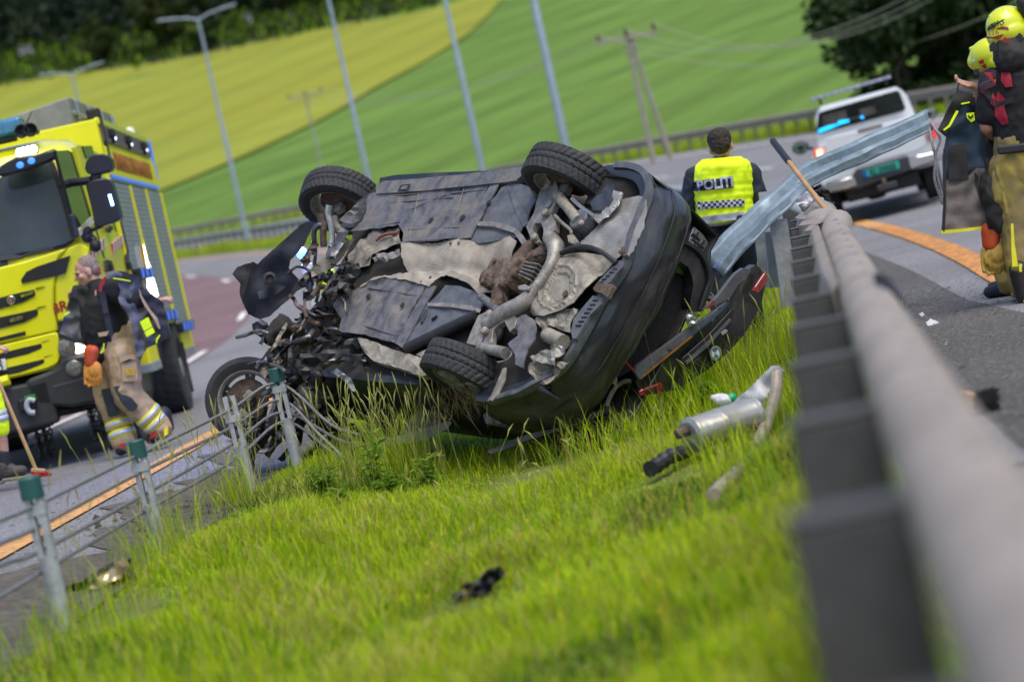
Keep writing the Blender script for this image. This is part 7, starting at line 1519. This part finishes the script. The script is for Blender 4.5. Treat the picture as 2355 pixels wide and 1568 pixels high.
# exhaust silencer, pipe and cloth in the grass
def c4h(x, y, d): return Vector(at(*c4(x, y), d))
D = 13.0; A, B = c4h(1628, 1035, D-.05), c4h(2105, 870, D+.12); mu = empty('exhaust_silencer', 'dented silver exhaust silencer lying in the grass right of the wreck', 'exhaust silencer', tuple((A+B)/2)); mo = Vector(mu.location)
m_muf = mat('weathered_stainless', (.42, .42, .40), .35, .55, var=.2, vs=6, bump=.2, bs=20, col2=(.32, .27, .21), split=(.5, .7)); d_, a_, b_ = basis(B-A)
bm = bmesh.new(); R = Matrix((a_*1.0, b_*.78, d_)).transposed(); L = (B-A).length; add_lathe(bm, [(0, -.012), (.1, -.012), (.128, 0), (.128, .012), (.12, .02), (.12, L*.45), (.122, L*.46), (.122, L*.49), (.12, L*.5), (.12, L-.02), (.128, L-.01), (.128, L), (.1, L+.012), (0, L+.012)], A-mo, n=32, R=R)
for v in bm.verts: v.co += Vector((1, 1, 1))*noise.noise(v.co*9)*.008
shade_auto(bm_obj('silencer_can', bm, m_muf, mu)); bm = bmesh.new(); add_tube(bm, [A-mo-d_*.08+b_*.03, A-mo+b_*.03], .028, 10); shade_auto(bm_obj('inlet_stub', bm, m_rust, mu))
bm = bmesh.new(); pts = [(2290, 560, 13.5), (2285, 680, 13.4), (2250, 830, 13.25), (2195, 980, 13.0), (2125, 1130, 12.7)]; add_tube(bm, smooth_path([c4h(*q) for q in pts], 5), .034, 12); o = bm_obj('exhaust_pipe', bm, mat('tan_exhaust_pipe', (.30, .25, .20), .55, .2, var=.3, vs=9, col2=(.42, .38, .33), split=(.5, .65))); tag(o, 'bent tan exhaust pipe rising from the grass beside the silencer', 'pipe'); shade_auto(o)
bm = bmesh.new(); pts = [(2110, 1190, 12.4), (2050, 1260, 12.0), (1970, 1330, 11.6), (1890, 1400, 11.3), (1800, 1490, 10.9)]; add_tube(bm, smooth_path([c4h(*q) for q in pts], 5), [.03, .034]*10+[.034], 12); o = bm_obj('exhaust_pipe', bm, MATS['tan_exhaust_pipe']); tag(o, 'lower length of tan exhaust pipe half sunk in the grass', 'pipe'); shade_auto(o)
scrap('white_cloth', 'crumpled white cloth draped between the silencer and the tan pipe', 'cloth', T4((1935, 800), (1990, 740), (2060, 690), (2150, 600), (2240, 510), (2300, 505), (2352, 540), (2290, 560), (2260, 640), (2200, 760), (2135, 885), (2105, 860), (2075, 790), (2000, 790)), 13.5, m_wcl, .05, .03, step=5, th=.008)
bt = empty('squashed_bottle', 'squashed white bottle with a green band beside the white cloth', 'bottle', tuple(c4h(1880, 762, 13.7))); bo = Vector(bt.location); bm = bmesh.new(); caps(bm, [c4h(1800, 742, 13.7)-bo, c4h(1850, 755, 13.7)-bo, c4h(1905, 765, 13.7)-bo], [.012, .03, .034]); blob('bottle_body', bm, m_wcl, bt, .006, 2, wr=.006, ws=.03)
bm = bmesh.new(); add_cap(bm, c4h(1915, 765, 13.7)-bo, c4h(1945, 750, 13.7)-bo, .03, .032); shade_auto(bm_obj('green_band', bm, mat('bright_green_plastic', (.0, .28, .10), .4), bt))
bm = bmesh.new(); pts = [(1320, 1290, 12.6), (1380, 1255, 12.7), (1450, 1205, 12.8), (1530, 1175, 12.9), (1615, 1160, 13.0)]; add_tube(bm, smooth_path([c4h(*q) for q in pts], 5), [.045, .04, .03, .034]*5+[.03], 10); o = bm_obj('black_hose', bm, m_boot); tag(o, 'black rubber hose in the grass in front of the silencer', 'hose'); shade_auto(o)
scrap('trim_strip', 'long black bumper trim strip lying in the grass below the wreck', 'trim strip', T4((68, 1155), (180, 1100), (400, 1020), (740, 938), (768, 898), (880, 860), (1010, 808), (1062, 832), (905, 892), (740, 965), (600, 1000), (350, 1082), (100, 1175)), 15.35, m_black, .03, .02, th=.025, step=8)
hb = [hit(1100, 1350)[1], hit(220, 1345)[1]]
scrap('black_fragment', 'torn black plastic fragment lying alone in the middle of the foreground grass', 'fragment', [(1035, 1372), (1060, 1345), (1100, 1330), (1118, 1308), (1150, 1302), (1166, 1318), (1140, 1340), (1128, 1362), (1085, 1372), (1050, 1385)], hb[0]-.35, m_black, .12, .05, th=.02)
hl_ = scrap('broken_headlamp', 'broken black headlamp with amber-lit clear lens on the ground by the rope barrier', 'headlamp', [(145, 1352), (190, 1335), (225, 1310), (262, 1290), (300, 1282), (298, 1330), (262, 1372), (225, 1380), (185, 1362)], hb[1]-.2, m_black, .06, .04, th=.05, extra=(('lens', [(205, 1352), (230, 1325), (262, 1300), (292, 1282), (298, 1300), (280, 1330), (250, 1342), (225, 1355)], mat('clear_amber_lens', (.6, .45, .27), .12, .5, coat=1, var=.3, vs=20), .08),))
# small bits on the two roads
def bits(name, n_, box, m, smin, smax, seed, hh=.3):
    rs = random.Random(seed); V = []; Fc = []
    for k in range(n_):
        x, y = box(rs); z = gh(x, y); s_ = rs.uniform(smin, smax)*(1 if rs.random() < .85 else 2.2); a = rs.uniform(0, 6.28); b0 = len(V)
        for i in range(5): t = a+i*1.256; rr_ = s_*rs.uniform(.5, 1); V.append((x+math.cos(t)*rr_, y+math.sin(t)*rr_*rs.uniform(.5, 1), z+.004))
        V.append((x, y, z+.004+s_*hh*rs.uniform(.4, 1.2))); Fc += [(b0+i, b0+(i+1) % 5, b0+5) for i in range(5)]
    o = pyd(name, V, Fc, m); o['kind'] = 'stuff'; return o
rightbox = lambda r_: (lambda y: (X0+.13*y+r_.uniform(.15, 1.5)**1.0, y))(r_.uniform(4, 20)); leftbox = lambda r_: (lambda y: (X0+.13*y+nLE(y)-abs(r_.gauss(0, .8))-.02, y))(r_.uniform(10, 24))
m_dirt = mat('dark_grit', (.045, .04, .035), .9, var=.5, vs=40); m_pale = mat('pale_grit', (.36, .35, .34), .9, var=.3, vs=40)
bits('road_grit', 900, rightbox, m_dirt, .006, .022, 1); bits('road_grit', 160, rightbox, m_pale, .005, .014, 2); bits('road_grit', 1500, leftbox, m_dirt, .004, .012, 3); bits('road_grit', 300, leftbox, m_pale, .004, .009, 4)
bits('soil_scatter', 500, lambda r_: (-2.25+r_.gauss(0, .28), 15.6+r_.gauss(0, .7)), m_dirt, .008, .026, 6, .6)
for lab, pxs, m in (('white triangular paper scrap on the right road', ((2128, 740), (2140, 733), (2158, 741), (2132, 748)), m_wcl), ('small black rubber lump on the right road', ((2100, 655), (2118, 648), (2124, 656), (2108, 662)), m_black), ('small white scrap beside the paper triangle on the right road', ((2112, 722), (2120, 718), (2126, 724), (2118, 727)), m_wcl)):
    c = np.mean(np.array(pxs), 0); g0 = to_ground(c[0], c[1]); root = empty('litter', lab, 'litter', tuple(g0)); sheet('scrap', pxs, lambda a, b: to_ground(a, b, .012)-g0, m, root, .012, 4, .01, .2, 3, None, (), True, (0, 0, 1), .5)
# blue warning light standing on the left road behind the wreck
bx = Vector(at(693, 582, 19.7)); gz_ = gh(bx.x, bx.y); wl_ = empty('warning_light', 'bright blue warning light on a white and yellow stand behind the torn wing liner', 'warning light', (bx.x, bx.y, gz_)); H = bx.z-gz_
bm = bmesh.new(); add_ell(bm, (0, 0, H), (.045, .045, .05)); bm_obj('beacon', bm, mat('blue_beacon_glow', (.2, .4, 1), .3, emit=5, em=(.07, .2, 1)), wl_)
bm = bmesh.new(); add_box(bm, (.02, 0, H-.16), (.09, .09, .16)); bm_obj('lamp_box', bm, m_wht, wl_, bevel=.02); bm = bmesh.new(); add_box(bm, (.16, .0, H-.26), (.14, .03, .16)); bm_obj('side_panel', bm, m_hv, wl_, bevel=.01); bm = bmesh.new(); add_tube(bm, [(0, 0, H-.24), (0, 0, .4)], .02, 8); bm_obj('pole', bm, m_wht, wl_)
for k in range(3): bm = bmesh.new(); a = k*2.1; add_tube(bm, [(0, 0, .55), (math.cos(a)*.35, math.sin(a)*.35, .01)], .014, 6); bm_obj('leg', bm, m_alum, wl_)
ld = bpy.data.lights.new('beacon_light', 'POINT'); ld.energy = 160; ld.color = (.08, .18, 1); ld.shadow_soft_size = .05; lo_ = bpy.data.objects.new('beacon_light', ld); COL.objects.link(lo_); lo_.parent = wl_; lo_.location = (0, -.02, H+.07)
# ------------------------------------------------------------------ grass, weeds, trees
def leafmat(name, col, tr_=.45, var=.25, col2=None):
    return mat(name, col, .55, var=var, vs=2.2, trans=tr_, col2=col2, split=(.45, .7), spec=.15)
m_g1 = leafmat('grass_bright', (.43, .55, .010)); m_g2 = leafmat('grass_green', (.24, .40, .010)); m_g3 = leafmat('grass_straw', (.42, .37, .10)); m_g4 = leafmat('grass_deep', (.06, .13, .012))
SLn = np.arange(-40, 200, .1); PX = np.array([curve(s)[0] for s in SLn]); TH = np.array([curve(s)[1] for s in SLn]); NLEa = np.array([nLE(s) for s in SLn]); PRa = np.array([prof(s) for s in SLn])
def zvec(S, N):
    i = np.clip(((S+40)*10).astype(int), 0, len(SLn)-1); a = NLEa[i]; t = np.clip((N-a)/(NRE-a), 0, 1); sm = np.clip(t*3, 0, 1); sm = sm*sm*(3-2*sm)
    dr = np.clip((S-21)/8, 0, 1); dr = .13*(1-dr*dr*(3-2*dr)); z = PRa[i]-.21*np.sin(PI*t)**.8*sm-dr*(1-t); x = PX[i, 0]+N*np.cos(TH[i]); y = PX[i, 1]-N*np.sin(TH[i]); return x, y, z
def fbm(x, y, sc, seed=0):
    v = np.zeros_like(x); r = np.random.default_rng(seed)
    for k in range(10):
        a = r.uniform(0, 6.28); f = sc*(.6+.25*k); v += np.sin((x*np.cos(a)+y*np.sin(a))*f+r.uniform(0, 6.28))/(1+.3*k)
    return v/3
def blades(name, x, y, z, h, w, lean, mats, mi, seed=0):
    """one mesh of bent, tapering blades"""
    r = np.random.default_rng(seed); n = len(x); az = r.uniform(0, 2*PI, n); dirx, diry = np.cos(az), np.sin(az); fx, fy = -diry, dirx; le = lean*h*r.uniform(.2, 1.3, n)
    V = np.zeros((n, 7, 3)); 
    for k, (t, ww_) in enumerate(((0, 1), (.4, .85), (.75, .55))):
        b = le*t*t; zz = h*(t-.12*t*t*lean)
        for s_, q in ((-1, 0), (1, 1)):
            V[:, 2*k+q, 0] = x+dirx*b+s_*fx*w*ww_*.5; V[:, 2*k+q, 1] = y+diry*b+s_*fy*w*ww_*.5; V[:, 2*k+q, 2] = z+zz
    V[:, 6, 0] = x+dirx*le; V[:, 6, 1] = y+diry*le; V[:, 6, 2] = z+h*(1-.2*lean)
    base = (np.arange(n)*7)[:, None]; quads = np.concatenate([base+np.array([0, 1, 3, 2]), base+np.array([2, 3, 5, 4])], 1).reshape(-1, 4); tris = (base+np.array([4, 5, 6])).reshape(-1, 3)
    me = bpy.data.meshes.new(name); me.vertices.add(n*7); me.vertices.foreach_set('co', V.ravel()); nl = len(quads)*4+len(tris)*3; me.loops.add(nl); me.loops.foreach_set('vertex_index', np.concatenate([quads.ravel(), tris.ravel()]).astype(np.int32))
    npoly = len(quads)+len(tris); me.polygons.add(npoly); st = np.concatenate([np.arange(len(quads))*4, len(quads)*4+np.arange(len(tris))*3]).astype(np.int32); me.polygons.foreach_set('loop_start', st)
    me.polygons.foreach_set('material_index', np.concatenate([np.repeat(mi, 2), mi]).astype(np.int32)); me.update(calc_edges=True); me.validate()
    o = link(name, me, mats); me.shade_smooth(); o['kind'] = 'stuff'; return o
NB = 330000
S = 2.2+rng.random(NB)**1.15*30; i_ = np.clip(((S+40)*10).astype(int), 0, len(SLn)-1); N = NLEa[i_]-.05+rng.random(NB)*(.22-NLEa[i_]); x, y, z = zvec(S, N)
dep = y; cxp = FPX*(x*CR[0]+dep*CR[1]+(z-1.2)*CR[2])/dep; keep = (np.abs(cxp) < 1177+900/np.maximum(dep, 2)*6) ; x, y, z, S, N = x[keep], y[keep], z[keep], S[keep], N[keep]
pn = fbm(x, y, 1.6, 2); pn2 = fbm(x, y, 4.5, 5); h = (.06+.085*rng.random(len(x)))*(1+.5*pn+.35*pn2); i_ = np.clip(((S+40)*10).astype(int), 0, len(SLn)-1)
eL = N-NLEa[i_]; h *= np.clip(.25+eL*1.6, .25, 1.0)
dens = rng.random(len(x)) < np.clip(.15+eL*2.2, .06, 1); tall = (np.exp(-((eL-.75)/.38)**2)*(pn2 > -.4)+np.exp(-((N+.15)/.3)**2)*.6); h += tall*rng.random(len(x))**2*.14*np.where((y < 15) & (N < -2), .35, 1)
h *= 1-.35*np.exp(-((y-15.3)/1.3)**2)*(x > -.6); 
for ex_, ey_, er_, ek_ in ((-2.16, 11.2, .5, .1), (-.36, 9.95, .3, .42), (.93, 12.6, .5, .35), (1.3, 12.9, .35, .4), (.6, 12.6, .3, .4), (.25, 14.8, .5, .3), (.6, 14.8, .5, .3), (-.1, 14.7, .4, .4), (1.0, 11.2, .35, .5)): h *= 1-(1-ek_)*np.exp(-(((x-ex_)/er_)**2+((y-ey_)/(er_*1.6))**2)**2)
h = np.clip(h, .012, .4); x, y, z, h, pn, pn2 = [q[dens] for q in (x, y, z, h, pn, pn2)]
rm = rng.random(len(x)); mi = np.where(rm < .13+.22*(pn2 > .25), 2, np.where(rm < .52+.25*(pn < -.2), 1, 0)); mi = np.where((pn < -.3) & (rm > .6), 3, mi)
blades('median_grass', x, y, z-.01, h, .005+.004*rng.random(len(x)), .7, [m_g1, m_g2, m_g3, m_g4], mi, 1)
# tall tufts and seed stems by the wreck and the rope fence
def tuft(cx, cy, sx, sy, n_, h0, h1): return np.stack([cx+rng.normal(0, sx, n_), cy+rng.normal(0, sy, n_), rng.uniform(h0, h1, n_)], 1)
TF_ = [tuft(-.95, 16.2, .13, .12, 260, .22, .58), tuft(-1.2, 16.0, .18, .2, 220, .12, .38), tuft(-.6, 15.9, .2, .2, 160, .1, .28), tuft(.25, 14.6, .12, .1, 60, .2, .42), tuft(1.25, 16.6, .3, .9, 1200, .2, .5), tuft(1.7, 17.6, .35, .8, 900, .2, .55), tuft(.75, 15.0, .3, .3, 500, .12, .32), tuft(-2.1, 13.2, .12, .5, 260, .15, .4), tuft(-2.0, 15.9, .1, .3, 160, .15, .42), tuft(-2.15, 10.6, .12, .5, 200, .15, .35), tuft(1.35, 14.2, .12, .8, 500, .12, .3), tuft(.95, 11.5, .12, 1.2, 500, .12, .3), tuft(-1.55, 9.2, .3, .6, 700, .12, .34), tuft(-1.2, 7.4, .3, .5, 600, .1, .3), tuft(-1.0, 11.8, .35, .5, 500, .1, .3), tuft(.45, 8.6, .15, 1.0, 500, .1, .26), tuft(-.2, 12.9, .3, .3, 250, .1, .26)]
T_ = np.concatenate(TF_); zz = np.array([gh(a, b) for a, b in T_[:, :2]]); blades('tall_grass', T_[:, 0], T_[:, 1], zz-.01, T_[:, 2], np.full(len(T_), .006), .5, [m_g1, m_g2, m_g3], rng.choice([0, 1, 1, 2], len(T_), p=[.45, .25, .15, .15]), 5)
bm = bmesh.new(); rs = random.Random(8)
for k in range(380):
    c = rs.choice([(-.95, 16.1, .3), (-.8, 16.2, .25), (-2.1, 13, .5), (-2.0, 15.8, .3), (1.4, 16.5, .5), (1.6, 17.4, .4), (-1.1, 15.5, .4), (-.6, 12.5, 1.1), (-.3, 9.5, 1.2), (-1.3, 9, .9), (.2, 13.8, .8)]); X, Y = c[0]+rs.gauss(0, c[2]*.6), c[1]+rs.gauss(0, c[2]); Z = gh(X, Y); H = rs.uniform(.3, .68)*(1 if Y > 14.6 or X < -1.6 else .55); lx, ly = rs.uniform(-.14, .14), rs.uniform(-.1, .1)
    add_tube(bm, [(X, Y, Z), (X+lx*.3, Y+ly*.3, Z+H*.6), (X+lx, Y+ly, Z+H)], [.0018, .0015, .001], 3); add_tube(bm, [(X+lx*.86, Y+ly*.86, Z+H*.9), (X+lx, Y+ly, Z+H*1.02), (X+lx*1.25, Y+ly*1.2, Z+H*1.12)], [.001, .0055, .001], 4)
tag(bm_obj('seed_stems', bm, mat('seed_head', (.30, .30, .07), .8, var=.3)), kind='stuff')
# leafy weeds
m_weed = leafmat('weed_leaf', (.15, .27, .03), .45); m_weed2 = leafmat('pale_weed_leaf', (.22, .36, .06), .45)
def weed(x, y, H, nl, lab, mm, seed):
    r_ = random.Random(seed); z = gh(x, y); root = empty('weed_plant', lab, 'weed', (x, y, z), 'leafy weeds by the rope barrier'); bm = bmesh.new(); stems = []
    for k in range(5): a = r_.uniform(0, 6.28); e = Vector((math.cos(a)*.1*r_.random(), math.sin(a)*.08, H*r_.uniform(.6, 1))); add_tube(bm, [(0, 0, 0), e*.5+Vector((.01, 0, 0)), e], [.004, .003, .002], 5); stems.append(e)
    bm_obj('stem', bm, m_g2, root); bm = bmesh.new()
    for k in range(nl):
        e = r_.choice(stems); p = e*r_.uniform(.15, 1); a = r_.uniform(0, 6.28); L = r_.uniform(.04, .1); W = L*r_.uniform(.3, .5); d = Vector((math.cos(a), math.sin(a), r_.uniform(-.2, .7))).normalized(); s_ = d.cross(Vector((0, 0, 1))).normalized(); u = s_.cross(d)
        pr = [(0, .15), (.25, .8), (.4, .55), (.55, 1), (.7, .6), (.8, .65), (1, 0)]; c0 = [bm.verts.new(p+d*L*t-u*L*.25*t*t) for t, w in pr]; lft = [bm.verts.new(p+d*L*t+s_*W*w*.5+u*.006-u*L*.25*t*t) for t, w in pr]; rgt = [bm.verts.new(p+d*L*t-s_*W*w*.5+u*.006-u*L*.25*t*t) for t, w in pr]
        for i in range(6): bm.faces.new((c0[i], c0[i+1], lft[i+1], lft[i])); bm.faces.new((c0[i+1], c0[i], rgt[i], rgt[i+1]))
    o = bm_obj('leaves', bm, mm, root, True); o['kind'] = 'stuff'
weed(-1.05, 15.4, .42, 90, 'tall pale leafy weed between the last rope post and the wreck', m_weed2, 1); weed(-1.35, 15.1, .26, 80, 'low spreading weed just right of the last rope post', m_weed, 2); weed(-.95, 14.9, .2, 80, 'dark low weed in front of the tall pale weed', m_weed, 3); weed(-1.2, 14.2, .2, 70, 'small dark weed nearest the camera below the last rope post', m_weed, 4); weed(-.7, 15.2, .24, 60, 'broad leaved weed right of the tall pale weed', m_weed2, 5); weed(1.15, 15.6, .26, 70, 'feathery weed right of the boot lid', m_weed, 6)
# buttercups
bm = bmesh.new()
for k in range(45):
    Y = rs.uniform(4.6, 12); X = X0+.13*Y-rs.uniform(.15, 2.2); Z = gh(X, Y); H = rs.uniform(.12, .22); add_tube(bm, [(X, Y, Z), (X+.01, Y, Z+H)], .0015, 3); g = bmesh.ops.create_icosphere(bm, subdivisions=1, radius=.006)['verts']; bmesh.ops.translate(bm, verts=g, vec=(X+.01, Y, Z+H))
tag(bm_obj('buttercups', bm, mat('buttercup_yellow', (.75, .5, .01), .5)), kind='stuff')
# rougher verge grass further off: median round the bend, foot of the outer barrier
nb = 42000; S = 24+rng.random(nb)*140; i_ = np.clip(((S+40)*10).astype(int), 0, len(SLn)-1); N = NLEa[i_]+.1+rng.random(nb)*(-NLEa[i_]-.2); xx, yy, z_ = zvec(S, N); hh = (.2+.35*rng.random(nb))*(1+.6*fbm(xx, yy, .6, 9)); blades('verge_grass', xx, yy, z_-.02, np.clip(hh, .1, .8), np.full(nb, .03), .4, [m_g1, m_g2, m_g3], rng.choice([0, 1, 2], nb, p=[.4, .38, .22]), 7)
nb = 26000; S = 26+rng.random(nb)*150; N = NRO+.4+rng.random(nb)**1.4*7; P_ = np.array([P3(s, n) for s, n in zip(S[::1], N[::1])]); blades('verge_grass', P_[:, 0], P_[:, 1], P_[:, 2]-.02, .25+.35*rng.random(nb), np.full(nb, .035), .4, [m_g1, m_g2, m_g3], rng.choice([0, 1, 2], nb, p=[.5, .38, .12]), 8)
# trees
m_bark = mat('bark', (.05, .04, .03), .95, var=.4, vs=6, bump=.5, bs=20)
def crown_mesh(name, R, H, nclump, nleaf, leaf, m, seed, low=.25):
    r = np.random.default_rng(seed); V = []; 
    cl = []
    for k in range(nclump):
        t = r.random(); zc = H*(low+(1-low)*t); rad = R*math.sqrt(max(.08, 1-((t-.4)/.62)**2))*r.uniform(.35, 1.0); a = r.uniform(0, 6.28); cl.append((math.cos(a)*rad, math.sin(a)*rad, zc, R*r.uniform(.2, .42)))
    cl = np.array(cl); pick_ = r.integers(0, nclump, nleaf); d = r.normal(size=(nleaf, 3)); d /= np.linalg.norm(d, axis=1)[:, None]; p = cl[pick_, :3]+d*cl[pick_, 3:4]*(r.random((nleaf, 1))**.4); a = r.normal(size=(nleaf, 3)); a /= np.linalg.norm(a, axis=1)[:, None]; b = np.cross(a, d); b /= np.linalg.norm(b, axis=1)[:, None]+1e-9; s_ = leaf*r.uniform(.6, 1.3, (nleaf, 1))
    Vv = np.stack([p-a*s_, p+b*s_*.6, p+a*s_, p-b*s_*.6], 1).reshape(-1, 3); Fq = [tuple(range(i*4, i*4+4)) for i in range(nleaf)]; me = bpy.data.meshes.new(name); me.from_pydata(Vv.tolist(), [], Fq); me.materials.append(m); return me, cl
def trunk_mesh(H, r0, cl, m, seed):
    bm = bmesh.new(); rs = random.Random(seed); add_tube(bm, [(0, 0, -.4), (.04*H*.1, 0, H*.3), (0, .02*H, H*.62), (0, 0, H*.9)], [r0*1.2, r0*.85, r0*.5, r0*.1], 8)
    for c in cl[::max(1, len(cl)//8)]: add_tube(bm, [(0, 0, c[2]*.65), (c[0]*.5, c[1]*.5, c[2]*.85), tuple(c[:3])], [r0*.4, r0*.25, r0*.06], 5)
    me = bpy.data.meshes.new('trunk'); bm.to_mesh(me); bm.free(); me.materials.append(m); me.shade_smooth(); return me
m_lf = [leafmat('dark_leaf', (.022, .042, .012), .25), leafmat('olive_leaf', (.04, .058, .014), .25), leafmat('pine_needle', (.014, .028, .014), .15)]
kinds = []
for k, (R, H, nc, nl, lf, m, low) in enumerate(((4.5, 13, 34, 5200, .42, m_lf[1], .22), (3.6, 15, 30, 4600, .4, m_lf[0], .12), (3.2, 17, 34, 4600, .4, m_lf[2], .08), (2.4, 5.0, 20, 3600, .17, m_lf[0], .02))):
    cm, cl = crown_mesh('crown', R, H, nc, nl, lf, m, 20+k, low); kinds.append((cm, trunk_mesh(H, .32 if k < 3 else .12, cl, m_bark, k)))
tcount = [0]
def tree(px, py, kind, sc, label, group, dd=None):
    b = hit(px, py, 60) if dd is None else at(px, py, dd); b[2] = gh(b[0], b[1]) if dd is not None else b[2]
    root = empty('tree', label, 'tree', tuple(b), group); cm, tm = kinds[kind]; link('crown', cm, None, root); link('trunk', tm, None, root); rs_ = random.Random(int(px*7+py)); root.scale = (sc*rs_.uniform(.9, 1.1),)*2+(sc,); root.rotation_euler = (0, 0, rs_.uniform(0, 6.28))
HG = 'dark trees on the hillside above the yellow field'
for px, py, k, sc, lab in ((30, 110, 2, 1.0, 'dark conifer at the far upper left corner'), (95, 75, 1, 1.1, 'dark tree standing above the far white house'), (160, 95, 2, .9, 'narrow dark conifer right of the far white house'), (238, 158, 0, .75, 'slender olive tree on the slope at upper left, trunk showing'), (290, 60, 2, 1.05, 'dark conifer behind the slender olive tree'),
    (388, 122, 0, 1.15, 'large round olive tree left of the tall two-armed street lamp'), (480, 118, 1, .9, 'dark tree directly left of the tall lamp head'), (440, 40, 2, 1.1, 'tall conifer behind the large round olive tree'), (560, 30, 1, 1.0, 'dark tree beside the small white hut'), (640, 35, 2, .9, 'conifer right of the small white hut'), (700, 20, 0, .9, 'olive tree at the top edge left of the third street lamp'), (790, 10, 1, .9, 'dark tree at the top edge right of the third street lamp'), (880, -5, 0, .8, 'olive tree at the top edge above the yellow field'), (960, -12, 1, .8, 'last dark tree at the top edge above the yellow field'), (-20, 60, 1, 1.2, 'dark tree cut by the left edge of the picture'), (340, 20, 1, 1.2, 'tall dark tree behind and left of the round olive tree'), (200, 20, 2, 1.3, 'tallest conifer at the top of the upper left wood'), (520, -10, 2, 1.2, 'tall conifer above the small white hut'), (60, 0, 2, 1.3, 'tall conifer at the very top left'), (620, -30, 1, 1.3, 'dark tree on the skyline right of the hut')): tree(px, py, k, sc, lab, HG)
RG = 'dark bushy trees behind the outer barrier at upper right'
for px, py, k, sc, lab, dd in ((2062, 178, 3, .95, 'low dark bush at the left end of the right-hand trees', 84), (2085, 180, 3, 1.2, 'second dark bush from the left behind the pickup roof', 86), (2130, 185, 3, 1.4, 'tall dark bush behind the pickup roof', 88), (2180, 185, 3, 1.55, 'tall dark bush right of the pickup roof', 88), (2240, 185, 3, 1.6, 'dark bush behind the second firefighter', 88), (2310, 180, 3, 1.6, 'dark bush behind the nearest firefighter\'s helmet', 88), (2150, 110, 1, .45, 'dark tree behind the bushes at the left of the group', 104), (2190, 105, 1, .5, 'dark tree behind the bushes in the middle of the group', 106), (2290, 100, 1, .5, 'dark tree behind the bushes at the right of the group', 106), (2390, 150, 3, 1.7, 'dark bush cut by the right edge of the picture', 90)): tree(px, py, k, sc, lab, RG, dd)
# undergrowth on the slope above the field: one ragged mass
pp = [hit(rs.uniform(-60, 1000), 0, 60) for _ in range(0)]
nb = 9000; px_ = rng.uniform(-80, 1010, nb); t_ = rng.random(nb); top_line = np.interp(px_, [-80, 0, 180, 380, 600, 800, 1000], [214, 200, 172, 145, 100, 58, 22]); py_ = top_line-4-t_*95; pts = []
for a, b in zip(px_[::6], py_[::6]): pts.append(hit(a, b, 150))
pts = np.array(pts); pts = np.repeat(pts, 6, 0)+np.concatenate([rng.normal(0, 2.2, (len(pts)*6, 2)), np.zeros((len(pts)*6, 1))], 1); zz = np.array([gh(a, b) for a, b in pts[:, :2]]); blades('undergrowth', pts[:, 0], pts[:, 1], zz, rng.uniform(.6, 2.4, len(pts)), rng.uniform(.3, .8, len(pts)), .5, [m_lf[1], m_g4, m_lf[0], m_g2], rng.choice([0, 1, 2, 3], len(pts), p=[.4, .25, .2, .15]), 11)
nb = 26000; px_ = rng.uniform(-120, 1080, nb//8); tl = np.interp(px_, [-80, 0, 180, 380, 600, 800, 1000], [214, 200, 172, 145, 100, 58, 22]); py_ = tl-55-rng.random(len(px_))**.8*190; base = np.array([hit(a, b, 200) for a, b in zip(px_, py_)]); base = np.repeat(base, 8, 0)
hh_ = rng.uniform(1, 13, nb)*np.repeat(rng.uniform(.5, 1.2, len(px_)), 8); c_ = base+np.stack([rng.normal(0, 1.6, nb), rng.normal(0, 1.6, nb), hh_], 1); a_ = rng.normal(size=(nb, 3)); a_ /= np.linalg.norm(a_, axis=1)[:, None]; b_ = np.cross(a_, rng.normal(size=(nb, 3))); b_ /= np.linalg.norm(b_, axis=1)[:, None]; s_ = rng.uniform(.5, 1.15, (nb, 1)); Vv = np.stack([c_-a_*s_, c_+b_*s_*.7, c_+a_*s_, c_-b_*s_*.7], 1).reshape(-1, 3)
wd = pyd('far_wood', Vv.tolist(), [tuple(range(i*4, i*4+4)) for i in range(nb)], m_lf[2]); wd['kind'] = 'stuff'
def hut(px, py, w, h, d_, label, mroof):
    b = hit(px, py, 100); root = empty('house', label, 'house', tuple(b)); bm = bmesh.new(); add_box(bm, (0, 0, h/2), (w, d_, h)); bm_obj('wall', bm, mat('white_boarding', (.6, .6, .62), .7), root)
    bm = bmesh.new(); vv = [bm.verts.new(v) for v in ((-w*.55, -d_*.6, h), (w*.55, -d_*.6, h), (w*.55, d_*.6, h), (-w*.55, d_*.6, h), (-w*.55, 0, h*1.6), (w*.55, 0, h*1.6))]
    for f in ((0, 1, 5, 4), (3, 2, 5, 4)[::-1], (0, 4, 3), (1, 2, 5), (0, 3, 2, 1)): bm.faces.new([vv[i] for i in f])
    bm_obj('roof', bm, mroof, root)
    for k in (-.25, .25): bm = bmesh.new(); add_box(bm, (k*w, -d_/2-.02, h*.55), (w*.16, .05, h*.4)); bm_obj('window', bm, m_wing, root)
m_roofd = mat('dark_roof', (.05, .05, .055), .8)
hut(64, 132, 2.6, 1.5, 2.5, 'small white house far off among the upper left trees', m_roofd); hut(572, 56, 1.3, 1.2, 1.5, 'tiny white hut beside the tall lamp head at upper left', m_roofd)
# a third pole at the upper right
b = at(2335, 200, 99); b[2] = gh(b[0], b[1]); r3 = empty('power_pole', 'grey wooden pole rising behind the firefighters\' helmets', 'power pole', tuple(b), 'wooden power poles in the green field'); bm = bmesh.new(); add_tube(bm, [(0, 0, -.3), (0, 0, 9)], [.25, .2], 10); shade_auto(bm_obj('leg', bm, m_wood, r3)); bm = bmesh.new(); add_box(bm, (0, -.2, 8.6), (2.4, .12, .14)); bm_obj('crossarm', bm, m_wood, r3)
